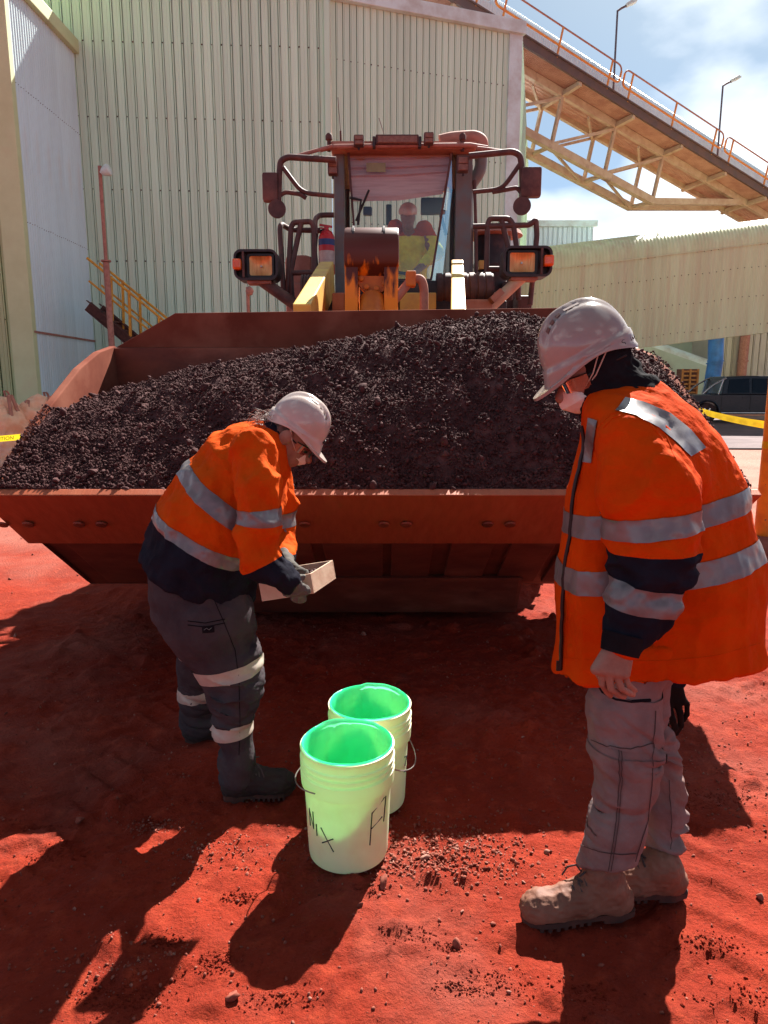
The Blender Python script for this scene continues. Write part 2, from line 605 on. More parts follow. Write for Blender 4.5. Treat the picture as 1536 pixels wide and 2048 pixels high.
for (px, py, sx, sy_, n) in ((440, 1925, .035, .02, 260), (250, 1990, .07, .03, 420), (480, 1790, .03, .012, 200), (300, 1640, .035, .010, 260), (330, 1880, .03, .012, 160), (1350, 1590, .06, .05, 320), (1450, 1600, .06, .03, 220),
                              (930, 1985, .04, .015, 180), (1000, 1960, .06, .03, 240), (820, 1880, .05, .02, 160), (900, 1895, .02, .01, 120), (1420, 1880, .06, .03, 240), (1500, 1990, .08, .03, 240), (560, 2000, .06, .02, 180), (1180, 1990, .05, .03, 160), (740, 1790, .03, .012, 120), (120, 1700, .08, .03, 260), (60, 1640, .06, .012, 160)):
    g = G(px, py)
    cp.append(np.stack([rng.normal(g.x, sx, n), rng.normal(g.y, sy_, n)], 1))
    cz_.append(.0012 + .0065 * rng.random(n) ** 2.2)
cp, cz_ = np.concatenate(cp), np.concatenate(cz_)
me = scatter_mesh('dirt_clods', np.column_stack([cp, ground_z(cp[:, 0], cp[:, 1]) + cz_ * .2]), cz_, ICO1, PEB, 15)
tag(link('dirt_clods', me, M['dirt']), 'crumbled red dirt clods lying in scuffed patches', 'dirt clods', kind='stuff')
M['peb_pale'] = mat('pale_stone', (0.52, 0.27, 0.21), 0.85, c2=(0.40, 0.18, 0.13), scale=40, spec=0.2)
BIG = stone_variants(ICO2, 6, 0.35, 8)
for i, (px, py, s, lab) in enumerate((
        (1095, 1700, .017, 'pale flat stone on the dirt between the gravel patch and the brown boot'),
        (1522, 1792, .020, 'pale pinkish stone at the right edge of the dirt beside the boots'),
        (1022, 1932, .010, 'small grey stone lying alone in front of the dusty brown boot'),
        (465, 2000, .022, 'upright reddish stone in the sun below the shadow of the pails'),
        (912, 1896, .020, 'broken reddish clod on open dirt right of the pail shadow'),
        (768, 1778, .026, 'large red clod at the foot of the lettered front pail'),
        (160, 1642, .022, 'red clod at the edge of shade near the left border'),
        (398, 1798, .012, 'small flat stone beside the tray-shaped shadow'),
        (1180, 1672, .012, 'small pale stone on the lit dirt left of the grey trouser hem'),
        (850, 1724, .019, 'largest pale stone within the gravel patch right of the pails'))):
    g = G(px, py)
    me = raw_mesh('stone', BIG[i % 6] * s, ICO2[1])
    o = link('stone', me, M['peb_pale'] if i in (0, 1, 7, 8, 9) else M['peb'])
    zz = float(ground_z([g.x], [g.y])[0])
    o.location = (g.x, g.y, zz - float((BIG[i % 6] * s)[:, 2].min()) - .006)
    tag(o, lab, 'stone', 'single stones on the red dirt')

# ------------------------------------------------------------------ asphalt road in the far right of the yard
mb = MB()
mb.add([(-40, 16.6, .035), (60, 16.6, .035), (60, 33, .035), (-40, 33, .035)], [(0, 1, 2, 3)])
M['asphalt'] = mat('dusted_asphalt', (0.20, 0.125, 0.125), 0.9, c2=(0.15, 0.095, 0.095), scale=1.2, bump=0.3, bscale=60, c3=(0.34, 0.2, 0.17), s3=.5, lo3=.55, hi3=.75)
tag(mb.build('road', M['asphalt']), 'dusty mauve asphalt road behind the yard', kind='structure')

# ------------------------------------------------------------------ profiled sheeting
def rib_profile(pitch, n, rib=0.13, h=0.032, kind='trap'):
    """list of (u, depth) across n ribs; depth is towards the outside"""
    out = []
    if kind == 'trap':
        for i in range(n):
            u = i * pitch
            g, c_ = pitch * .105, u + pitch * (1 - rib * 1.25)      # a raised rib between two deep grooves
            out += [(u, 0), (u + pitch * .36, 0), (u + pitch * .38, .008), (u + pitch * .42, .008), (u + pitch * .44, 0), (c_ - g, 0), (c_ - g * .92, -h * .75), (c_ - g * .1, -h * .75), (c_, h * .35), (c_ + pitch * rib * .8, h * .35), (c_ + pitch * rib * .85, -h * .75), (c_ + pitch * rib * .85 + g * .8, -h * .75), (c_ + pitch * rib * .85 + g * .9, 0)]
        out.append((n * pitch, 0))
    else:
        k = 8
        for i in range(n * k + 1):
            out.append((i * pitch / k, h * .5 * (1 - math.cos(2 * math.pi * i / k))))
    return out
def sheet_mesh(name, pitch, n, z0, z1, h, kind='trap', rib=0.13):
    pr = rib_profile(pitch, n, rib, h, kind)
    rows = [[(u, -d, z) for u, d in pr] for z in (z0, z1)]
    w = len(pr)
    vs = rows[0] + rows[1]
    me = bpy.data.meshes.new(name)
    me.from_pydata(vs, [], [(j, j + 1, w + j + 1, w + j) for j in range(w - 1)])
    if kind != 'trap': me.shade_smooth()
    return me
def clad_wall(root, a, b, z0, z1, pitch, n, h, material, rows=(), kind='trap', dot=0.02, rib=0.13, name='wall_sheet'):
    """cladding from ground point a to b (outside faces right of a->b turned towards the viewer); one object per sheet"""
    a, b = Vector((a[0], a[1], 0)), Vector((b[0], b[1], 0))
    d = (b - a)
    L = d.length
    d.normalize()
    out = Vector((d.y, -d.x, 0))
    ang = math.atan2(d.y, d.x)
    sw = pitch * n
    k = int(L / sw)
    base = root_loc(root)
    me = sheet_mesh(name, pitch, n, z0, z1, h, kind, rib)
    me.materials.append(material)
    for i in range(k + 1):
        if i == k:
            n2 = int(math.ceil((L - k * sw) / pitch - .2))
            if n2 < 1: break
            me = sheet_mesh(name, pitch, n2, z0, z1, h, kind, rib)
            me.materials.append(material)
        o = bpy.data.objects.new(name, me)
        col.objects.link(o)
        o.parent = root
        o.location = a + d * (i * sw) + out * (0.0018 * (i % 2)) - base
        o.rotation_euler = (0, 0, ang)
    if rows:
        mb = MB()
        rr = random.Random(3)
        for z in rows:
            m_ = int(L / pitch)
            for i in range(m_):
                u = (i + (1 - rib * .85 if kind == 'trap' else .5)) * pitch
                s = dot * rr.uniform(.6, 1.15)
                c = a + d * u + out * (h * (.35 if kind == 'trap' else 1) + .004) + Vector((0, 0, z + rr.uniform(-.01, .01)))
                mb.lathe([(s, 0), (s * .55, .012)], c, rot=Matrix.Rotation(ang, 3, 'Z') @ Matrix.Rotation(R(90), 3, 'X'), seg=6, capb=False)
        tag(mb.build('roofing_screws', M['rustdot'], root), kind='stuff')

def on_line(px, a, b, py=700):
    """ground point of line a-b seen in photo column px"""
    lo, hi = 0.0, 1.0
    a, b = Vector(a), Vector(b)
    best, bt = 1e9, 0
    for i in range(2001):
        t = -0.5 + 2 * i / 2000
        p = a + (b - a) * t
        zc = p.y * CP
        x = 768 + FPX * p.x / (p.y * CP - (0 - 0) * SP)
        if abs(x - px) < best: best, bt = abs(x - px), t
    return a + (b - a) * bt

# main process shed -------------------------------------------------------
YM = 21.0
W0 = P(183, 640, YM)
W0.z = 0
Wm_dir = Vector((math.cos(R(4)), math.sin(R(4)), 0))
W1 = None
for i in range(3000):                                              # corner seen at column 660
    q = W0 + Wm_dir * (i * .01)
    if 768 + FPX * q.x / (q.y * CP + (CAM_H - 3) * SP) >= 660:
        W1 = q
        break
Wr_dir = Vector((math.cos(R(20)), math.sin(R(20)), 0))
for i in range(3000):
    q = W1 + Wr_dir * (i * .01)
    if 768 + FPX * q.x / (q.y * CP + (CAM_H - 6) * SP) >= 1030:
        W2 = q
        break
TOP = 12.1
shed = empty('process_shed', W1, 'tall pale green ribbed metal shed standing behind the loader', 'shed')
rws = [P(300, y, YM + .2).z for y in (88, 238, 382, 524)]
clad_wall(shed, W0 - Wm_dir * 1.5, W1, 0, TOP, 0.262, 3, 0.085, M['clad'], rows=rws, dot=0.021)
rws2 = [P(960, y, 23.5).z for y in (176, 330, 470)]
clad_wall(shed, W1 + Wr_dir * .12, W2 - Wr_dir * .45, 0, TOP - .25, 0.20, 4, 0.07, M['clad'], rows=rws2, dot=0.019, rib=.17)
mb = MB()
mb.beam(W1 + Vector((0.02, -.05, 0)), W1 + Vector((0.02, -.05, TOP)), .16, .14, up=(0, -1, 0))
mb.build('corner_flashing', M['clad'], shed, bevel=.01)
mb = MB()
o_ = Vector((Wr_dir.y, -Wr_dir.x, 0))
c0, c1 = W2 - Wr_dir * .44, W2
mb.prism([c0 + o_ * .08, c1 + o_ * .08, c1 + o_ * .08 + Vector((0, 0, TOP - .3)), c0 + o_ * .08 + Vector((0, 0, TOP - .3))], -o_ * .15)
mb.build('corner_flashing', M['trim_pale'], shed, bevel=.012)
mb = MB()
z = TOP - .15
mb.beam(W1 + o_ * .10 + Vector((0, 0, z)), W2 + Wr_dir * .05 + o_ * .10 + Vector((0, 0, z)), .18, .36)
mb.build('eave_flashing', M['trim_pale'], shed, bevel=.02)
mb = MB()
far = Vector((3.0, 14.0, 0))
mb.add([W1 + Vector((0, .1, TOP)), W2 + Vector((0, 0, TOP - .02)), W2 + far + Vector((0, 0, TOP - .02)), W0 + Vector((-1.5, 14, TOP)), W0 + Vector((-1.5, .1, TOP))], [(0, 1, 2, 3, 4)])
mb.build('roof', M['clad_grey'], shed)
clad_wall(shed, W2 + Wr_dir * .02, W2 + far, 0, TOP - .3, 0.20, 4, 0.042, M['clad'], name='end_wall_sheet')
mb = MB()
mb.beam(W0 - Wm_dir * 1.5 + Vector((0, -.08, TOP - .1)), W1 + Vector((0, -.08, TOP - .1)), .14, .28)
mb.build('eave_flashing', M['clad'], shed)

# left wing ----------------------------------------------------------------
wing = empty('side_wing', (W0.x - .2, 17.4, 0), 'lower ribbed wing with olive front and grey side at the left border', 'shed')
N0 = P(70, 700, 17.4)
N0.z = 0
F0 = Vector((W0.x + .03, YM + .0, 0))
HW = P(137, 92, YM - .1).z
clad_wall(wing, N0 + (F0 - N0).normalized() * .06, F0, 0, HW - .1, 0.118, 5, 0.022, M['clad_grey'], rows=[P(110, 215, 19).z, P(110, 470, 19).z], kind='sine', dot=.012)
clad_wall(wing, N0 + Vector((-6.1, 0, 0)), N0 + Vector((-.42, 0, 0)), 0, HW + 2, 0.262, 3, 0.085, M['clad_olive'], rows=[P(10, 425, 17.4).z, P(10, 640, 17.4).z], dot=.018)
mb = MB()
mb.prism([N0 + Vector((-.50, -.095, 0)), N0 + Vector((.03, -.095, 0)), N0 + Vector((.03, .10, 0)), N0 + Vector((-.50, .10, 0))], (0, 0, HW + .2))
mb.build('corner_flashing', M['trim_olive'], wing, bevel=.015)
mb = MB()
d_ = (F0 - N0).normalized()
mb.beam(N0 + Vector((.05, -.1, HW + .02)), F0 + Vector((.05, 0, HW + .02)), .22, .34)
mb.build('eave_flashing', M['trim_olive'], wing, bevel=.02)
mb = MB()
mb.add([N0 + Vector((.05, -.1, HW + .19)), F0 + Vector((.05, -.05, HW + .19)), F0 + Vector((-6, -.05, HW + 2.2)), N0 + Vector((-6, -.1, HW + 2.2))], [(0, 1, 2, 3)])
mb.build('roof', M['clad_olive'], wing)
mb = MB()                                                           # grime line along the base sheets
zb = P(110, 672, 19).z
mb.beam(N0 + Vector((.03, -.02, zb)), F0 + Vector((.03, -.02, zb - .02)), .03, .05)
mb.build('base_angle', M['rust_pink'], wing)

# ------------------------------------------------------------------ stair with yellow rails, lamp posts
YS = 18.6
st = empty('access_stair', (P(215, 650, YS).x, YS, 0), 'brown steel stair with yellow handrails against the green shed', 'stair')
def L2(p, q, t): return p + (q - p) * t
s0, s1 = P(176, 612, YS), P(330, 742, YS)
sdir = (s1 - s0).normalized()
for dy, nm in ((0, 'stringer'), (.8, 'stringer')):
    mb = MB()
    off = Vector((0, dy, 0))
    mb.beam(s0 + off, s1 + off, .05, .26, up=(0, 0, 1))
    mb.beam(s0 + off + Vector((0, -.04, .13)), s1 + off + Vector((0, -.04, .13)), .10, .02)
    mb.beam(s0 + off + Vector((0, -.04, -.13)), s1 + off + Vector((0, -.04, -.13)), .10, .02)
    mb.build(nm, M['brown_steel'], st)
for i in range(7):
    t = (i + .5) / 7
    c = L2(s0, s1, t) + Vector((0, .4, 0))
    mb = MB()
    mb.box(c, (.25, .74, .035))
    mb.build('tread', M['brown_steel'], st)
for dy in (0, .8):
    off = Vector((0, dy, 0))
    mb = MB()
    mb.tube([P(174, 516, YS) + off, P(336, 648, YS) + off], .032)
    mb.build('handrail', M['rail_yellow'], st, smooth=True)
    mb = MB()
    mb.tube([P(178, 562, YS) + off, P(340, 694, YS) + off], .026)
    mb.build('mid_rail', M['rail_yellow'], st, smooth=True)
    for (x, y0, y1) in ((222, 552, 655), (258, 580, 675), (318, 632, 728)):
        mb = MB()
        mb.beam(P(x, y0, YS) + off, P(x + 3, y1, YS) + off, .05, .07, up=(0, 1, 0))
        mb.build('post', M['rail_yellow'], st)
pl = empty('lamp_post', G(225, 790) * 0 + Vector((P(216, 600, 18.2).x, 18.2, 0)), 'slim rusty pink lamp post by the yellow stair rails', 'lamp post')
mb = MB()
b_ = P(216, 600, 18.2)
t_ = P(204, 332, 18.2)
b_.x = t_.x = (b_.x + t_.x) / 2 - .02
mb.tube([Vector((b_.x, 18.2, 0)), Vector((b_.x, 18.2, P(210, 525, 18.2).z))], .075, 10)
mb.tube([Vector((b_.x, 18.2, P(210, 525, 18.2).z)), Vector((b_.x, 18.2, t_.z))], .045, 10)
mb.lathe([(.12, -.02), (.12, .02)], (b_.x, 18.2, P(210, 522, 18.2).z), seg=12)
mb.build('pole', M['rust_pink'], pl, smooth=True)
mb = MB()
rt = Matrix.Rotation(R(70), 3, 'Y')
mb.lathe([(.05, -.10), (.09, -.06), (.13, .04), (.14, .10), (.11, .13)], (b_.x + .16, 18.1, P(206, 345, 18.2).z), rot=rt, seg=14)
mb.tube([(b_.x, 18.2, P(206, 345, 18.2).z), (b_.x + .1, 18.12, P(206, 345, 18.2).z)], .03)
mb.build('lamp_head', M['trim_pale'], pl, smooth=True)
pl = empty('low_lamp_post', (P(496, 600, 16).x, 16, 0), 'low pink post with a small lamp behind the left headlight', 'lamp post')
mb = MB()
x_ = P(496, 600, 16).x
mb.tube([(x_, 16, 0), (x_, 16, P(496, 574, 16).z)], .038, 10)
mb.build('pole', M['rust_pink'], pl, smooth=True)
mb = MB()
mb.lathe([(.06, -.08), (.09, 0), (.07, .06), (.02, .10)], (x_ + .05, 15.95, P(496, 583, 16).z), seg=12)
mb.build('lamp_head', M['rust_pink'], pl, smooth=True)

# ------------------------------------------------------------------ upper conveyor on its truss
CA, CB = P(1041, 68, 29.0), P(1536, 380, 36.0)
cu = (CB - CA).normalized()
cv = Vector((-cu.y, cu.x, 0)).normalized()
if cv.y < 0: cv = -cv
cw = cv.cross(cu).normalized()
if cw.z < 0: cw = -cw
def K(s, v, w): return CA + cu * s + cv * v + cw * w
conv = empty('inclined_conveyor', Vector((CA.x, CA.y, 0)), 'inclined conveyor on a tan steel truss with orange handrails crossing the sky', 'conveyor')
S0, S1 = -9.0, 24.0
VN, VF = 1.0, 2.25
mb = MB()
mb.beam(K(S0, 0, -.16), K(S1, 0, -.16), .10, .34, up=cw)
mb.beam(K(S0, -.06, .0), K(S1, -.06, .0), .12, .05, up=cw)
mb.build('edge_beam', M['truss_dark'], conv)
# walkway and belt pan underside: corrugated
def pan(v0, v1, w, nrib, nm, material, amp=.03):
    mb = MB()
    rows = []
    k = nrib * 4
    for i in range(k + 1):
        v = v0 + (v1 - v0) * i / k
        dw = amp * (0, 1, 1, 0)[i % 4]
        rows.append([K(S0, v, w + dw), K(S1, v, w + dw)])
    mb.sheet(rows)
    mb.build(nm, material, conv)
pan(.06, 1.0, -.28, 10, 'walkway_grating', M['deck_rust'])
pan(1.0, 2.2, -.40, 6, 'belt_pan', M['deck_rust'])
mb = MB()
mb.beam(K(S0, VN, -.45), K(S1, VN, -.45), .16, .30, up=cw)
mb.build('top_chord', M['truss'], conv)
mb = MB()
mb.beam(K(S0, VF, -.45), K(S1, VF, -.45), .16, .30, up=cw)
mb.build('top_chord', M['truss'], conv)
BAY, DROP = 3.05, 2.55
nb = int((S1 - S0) / BAY)
bays = [0.15 + BAY * i for i in range(-3, 8)]
END = bays[6]
for v in (VN, VF):
    mb = MB()
    mb.beam(K(S0, v, -DROP), K(END, v, -DROP), .26, .30, up=cw)
    mb.build('bottom_chord', M['truss'], conv)
    mb = MB()
    mb.beam(K(END, v, -DROP), K(END + 5.6, v, -.55), .24, .26, up=cw)
    mb.build('bottom_chord', M['truss'], conv)
for s in bays:
    mb = MB()
    mb.beam(K(s, .0, -.38), K(s, 2.35, -.58), .14, .20, up=cw)
    mb.build('cross_beam', M['truss'], conv)
    if s > END + .1: continue
    for v in (VN, VF):
        mb = MB()
        mb.beam(K(s, v, -.5), K(s, v, -DROP), .12, .14, up=cv)
        mb.build('vertical', M['truss'], conv)
    mb = MB()
    mb.beam(K(s, VN, -DROP), K(s, VF, -DROP), .12, .12, up=cw)
    mb.build('bottom_strut', M['truss'], conv)
    if s + BAY <= END + .1:
        for v in (VN, VF):
            mb = MB()
            mb.beam(K(s, v, -DROP + .1), K(s + BAY, v, -.6), .11, .11, up=cv)
            mb.build('diagonal', M['truss'], conv)
        mb = MB()
        mb.beam(K(s, VN, -DROP - .08), K(s + BAY, VF, -DROP - .08), .09, .09, up=cw)
        mb.build('bracing', M['truss'], conv)
        mb = MB()
        mb.beam(K(s + BAY, VF, -.75), K(s + BAY * .5, VN, -.75), .09, .09, up=cw)
        mb.build('bracing', M['truss'], conv)
# corrugated belt hood: a ridged half tube, one object per sheet
def hood(sec0, sec1):
    mb = MB()
    rows = []
    n = int((sec1 - sec0) / .055)
    for i in range(n + 1):
        s = sec0 + (sec1 - sec0) * i / n
        rr = 1.0 + (.03 if i % 2 else 0)
        rows.append([K(s, 1.65 - rr * .72 * math.cos(math.pi * k / 10), .75 + rr * .95 * math.sin(math.pi * k / 10)) for k in range(11)])
    mb.sheet(rows)
    return mb.build('belt_hood', M['clad_grey'], conv, smooth=False)
s = S0
while s < S1 - .1:
    hood(s, min(s + 3.0, S1))
    s += 3.0
# handrails: looped panels
s = -8.0
while s < S1 - 1:
    e = s + 6.6
    mb = MB()
    mb.tube(fillet([K(s + .05, -.02, .5), K(s + .05, -.02, 1.1), K(e - .15, -.02, 1.1), K(e - .15, -.02, .5)], .35), .032, 8)
    mb.build('top_rail', M['rust_pink'], conv, smooth=True)
    mb = MB()
    mb.tube(fillet([K(s + .05, -.02, .9), K(s + .05, -.02, .42), K(e - .15, -.02, .42), K(e - .15, -.02, .9)], .35), .042, 8)
    mb.build('mid_rail', M['rail_orange'], conv, smooth=True)
    for k in range(3):
        t = s + .5 + (6.6 - 1.2) * k / 2
        mb = MB()
        mb.beam(K(t, -.02, -.05), K(t, -.02, 1.1), .07, .05, up=cu)
        mb.build('rail_post', M['rail_orange'], conv)
    s += 6.6
# support bents, left one inside the shed's shadow
for sb in (22.0, -7.0):
    mb = MB()
    for v in (VN, VF):
        p = K(sb, v, -.5)
        mb.beam(p, Vector((p.x, p.y, 0)), .3, .3, up=(0, 1, 0))
    mb.build('support_leg', M['truss'], conv)
for (px, y0, y1, lab) in ((1226, 140, 22, 'slim light pole with small floodlight on the conveyor, left of two'), (1434, 262, 172, 'slim light pole with small floodlight on the conveyor, right of two')):
    # pole stands on the conveyor walkway
    best = min((abs((768 + FPX * K(s / 50, .5, 0).x / (K(s / 50, .5, 0).y * CP - (K(s / 50, .5, 0).z - CAM_H) * SP)) - px), s / 50) for s in range(-100, 1100))
    b0 = K(best[1], .5, -.1)
    h_ = P(px, y1, b0.y).z
    lp = empty('conveyor_light', b0, lab, 'light pole', 'light poles on the conveyor')
    mb = MB()
    mb.tube([b0, Vector((b0.x, b0.y, h_)), Vector((b0.x + .15, b0.y, h_ + .1)), Vector((b0.x + .35, b0.y - .05, h_ + .18))], .045, 8)
    mb.build('pole', M['pole'], lp, smooth=True)
    mb = MB()
    rt = Matrix.Rotation(R(-28), 3, 'Y')
    mb.cbox((b0.x + .5, b0.y - .05, h_ + .27), (.40, .22, .13), .03, rot=rt)
    mb.cbox((b0.x + .62, b0.y - .05, h_ + .29), (.22, .26, .09), .03, rot=rt)
    mb.build('floodlight', M['trim_pale'], lp)

# ------------------------------------------------------------------ lower enclosed gallery (round topped)
YG = 26.5
gal = empty('enclosed_gallery', (P(1300, 600, YG).x, YG, 0), 'tan round-topped ribbed gallery crossing behind the man in the orange coat', 'gallery')
ga, gb = P(1000, 494, YG), P(1536, 428, YG)      # ridge line
slope = (gb - ga)
gl = slope.length
gd = slope.normalized()
ga = ga - gd * 3
GLEN = gl + 12
GHH = 3.15                                     # wall height under the round part
def gal_sheet(u0, u1):
    mb = MB()
    pitch = .125
    n = int(round((u1 - u0) / pitch)) * 4
    rows = []
    for i in range(n + 1):
        u = u0 + (u1 - u0) * i / n
        a = .011 * math.cos(2 * math.pi * i / 4)
        p = ga + gd * u
        row = []
        for k in range(9):
            rr = .95 + a * (.35 + .65 * k / 8)
            # quarter round from the ridge down to the wall
            t = (math.pi / 2) * k / 8
            row.append(Vector((p.x, p.y + 1.2 - 1.2 * math.sin(t) - a, p.z - .95 + rr * math.cos(t))))
        for k in range(1, 4):
            row.append(Vector((p.x, p.y - a, p.z - .95 - GHH * k / 3)))
        rows.append(row)
    mb.sheet(rows)
    return mb.build('cladding_sheet', M['clad_tan'], gal, smooth=True, angle=60)
u = 0
while u < GLEN - .1:
    gal_sheet(u, min(u + 1.0, GLEN))
    u += 1.0
mb = MB()
for i in range(int(GLEN / .25)):
    for h_ in (-.98, -1.75, -2.75, -3.75):
        p = ga + gd * (i * .25 + .06) + Vector((0, -.02, h_ + .02 * math.sin(i * 7)))
        mb.lathe([(.018, 0), (.01, .012)], p, rot=Matrix.Rotation(R(90), 3, 'X'), seg=6, capb=False)
tag(mb.build('roofing_screws', M['rustdot'], gal), kind='stuff')
mb = MB()
mb.beam(ga + Vector((0, -.035, -.97)), ga + gd * GLEN + Vector((0, -.035, -.97)), .02, .045)
mb.build('lap_flashing', M['clad_tan'], gal)
mb = MB()
p0, p1 = ga + Vector((0, 0, -.95 - GHH)), ga + gd * GLEN + Vector((0, 0, -.95 - GHH))
mb.add([p0, p1, p1 + Vector((0, 2.4, 0)), p0 + Vector((0, 2.4, 0))], [(0, 1, 2, 3)])
mb.add([p0 + Vector((0, 2.4, 0)), p1 + Vector((0, 2.4, 0)), p1 + Vector((0, 2.4, GHH + .5)), p0 + Vector((0, 2.4, GHH + .5))], [(0, 1, 2, 3)])
mb.add([ga + Vector((0, 1.2, 0)), ga + gd * GLEN + Vector((0, 1.2, 0)), p1 + Vector((0, 2.4, GHH + .5)), p0 + Vector((0, 2.4, GHH + .5))], [(0, 1, 2, 3)])
mb.build('rear_casing', M['clad_tan'], gal)
mb = MB()
for uu in (3.2, GLEN - 1.0):
    p = ga + gd * uu
    mb.beam(Vector((p.x, YG + 1.2, 0)), Vector((p.x, YG + 1.2, p.z - .95 - GHH)), .3, .3, up=(0, 1, 0))
mb.build('support_leg', M['clad_tan'], gal)

# grey shed far behind
fs = empty('far_shed', (P(1100, 470, 46).x, 46, 0), 'low grey shed roofline far behind the gallery', 'shed')
a, b = P(960, 470, 46), P(1186, 470, 46)
zt = P(1100, 452, 46).z
clad_wall(fs, (a.x, a.y), (b.x, b.y), 0, zt, .3, 6, .05, M['clad_grey'])
mb = MB()
mb.beam(Vector((a.x, 45.9, zt + .12)), Vector((b.x + .2, 45.9, zt + .12)), .25, .35)
mb.build('eave_flashing', M['trim_pale'], fs)
mb = MB()
mb.add([(a.x, 46, zt), (b.x, 46, zt), (b.x, 56, zt), (a.x, 56, zt)], [(0, 1, 2, 3)])
mb.add([(b.x, 46, 0), (b.x, 56, 0), (b.x, 56, zt), (b.x, 46, zt)], [(0, 1, 2, 3)])
mb.build('roof', M['clad_grey'], fs)

# pale green shed and the small inclined duct under the gallery
gs = empty('green_shed', (P(1360, 720, 42).x, 42, 0), 'smooth pale green wall behind the blue duct under the gallery', 'shed')
mb = MB()
a, b = P(1150, 720, 42), P(1500, 720, 42)
mb.prism([(a.x, 42, 0), (b.x, 42, 0), (b.x, 42, 9), (a.x, 42, 9)], (0, 6, 0))
M['greenwall'] = mat('smooth_green_sheet', (0.42, 0.52, 0.44), 0.5, k=1, c2=(0.34, 0.38, 0.32), scale=.6)
mb.build('wall', M['greenwall'], gs)
dg = empty('round_top_duct', (P(1340, 700, 38).x, 38, 0), 'pale round-topped duct sloping down to the blue pipe', 'duct')
a, b = P(1270, 668, 38), P(1425, 722, 38)
mb = MB()
rows = []
for p in (a - (b - a) * .6, b):
    row = []
    for k in range(13):
        t = math.pi * k / 12
        row.append(p + Vector((0, .55 - .55 * math.cos(t), -.35 + .45 * math.sin(t))))
    rows.append(row)
mb.sheet(rows)
mb.build('round_top', M['trim_pale'], dg, smooth=True)
mb = MB()
p0, p1 = rows[0][0], rows[1][0]
mb.prism([p0, p1, Vector((p1.x, p1.y, 0)), Vector((p0.x, p0.y, 0))], (0, 1.1, 0))
mb.build('casing', M['greenwall'], dg)
M['bluepipe'] = mat('blue_duct', (0.03, 0.17, 0.55), 0.45, k=1, c2=(0.025, 0.10, 0.32), scale=2)
bp = empty('blue_duct', (P(1425, 760, 35.5).x, 35.5, 0), 'thick bright blue duct standing behind the parked utility truck', 'duct')
mb = MB()
a, b, c = P(1433, 640, 35.5), P(1431, 722, 35.5), P(1418, 800, 35.5)
mb.tube([a, b, c], .36, 20)
mb.build('pipe', M['bluepipe'], bp, smooth=True)
for q in (P(1431, 722, 35.5), P(1429, 727, 35.5)):
    mb = MB()
    mb.lathe([(.39, -.03), (.39, .03)], q, seg=20)
    mb.build('flange', M['bluepipe'], bp)
M['clad_dun'] = mat('cladding_dun', (0.56, 0.53, 0.45), 0.5, k=.9, c2=(0.48, 0.44, 0.37), scale=.6)
rs = empty('ribbed_shed', (P(1520, 720, 38.5).x, 38.5, 0), 'tan ribbed wall with a downpipe behind the parked utility truck', 'shed')
a, b = P(1438, 720, 38.5), P(1700, 720, 38.5)
clad_wall(rs, (a.x, a.y), (b.x, b.y), 0, 9, .36, 3, .07, M['clad_dun'])
mb = MB()
mb.prism([(a.x, 38.6, 0), (a.x, 44, 0), (a.x, 44, 9), (a.x, 38.6, 9)], (.1, 0, 0))
mb.build('end_wall', M['clad_dun'], rs)
mb = MB()
x_ = P(1492, 700, 38).x
mb.tube([(x_ + .02, 38.1, 9), (x_ - .1, 38.1, 0.6)], .24, 16)
mb.lathe([(.27, -.05), (.27, .05)], (x_ - .06, 38.1, P(1487, 722, 38).z), seg=16)
mb.build('downpipe', M['rust_pink'], rs, smooth=True)
# orange slatted crate
cr = empty('slatted_cage', (P(1382, 760, 33.5).x, 33.5, 0), 'orange slatted timber cage beside the blue duct', 'cage')
a, b = P(1366, 738, 33.5), P(1397, 738, 33.5)
M['timber'] = mat('orange_timber', (0.52, 0.22, 0.07), 0.7, c2=(0.40, 0.15, 0.05), scale=6)
w_, h_ = b.x - a.x, a.z
for x in (a.x, (a.x + b.x) / 2, b.x):
    mb = MB()
    mb.box((x, 33.5, h_ / 2), (.07, .07, h_))
    mb.build('post', M['timber'], cr)
for i in range(11):
    mb = MB()
    mb.box(((a.x + b.x) / 2, 33.52, h_ * (.06 + .94 * i / 10.6)), (w_, .02, .075))
    mb.build('slat', M['timber'], cr)
mb = MB()
mb.box(((a.x + b.x) / 2, 33.9, h_ / 2), (w_, .6, h_))
mb.build('back_box', M['brown_steel'], cr)
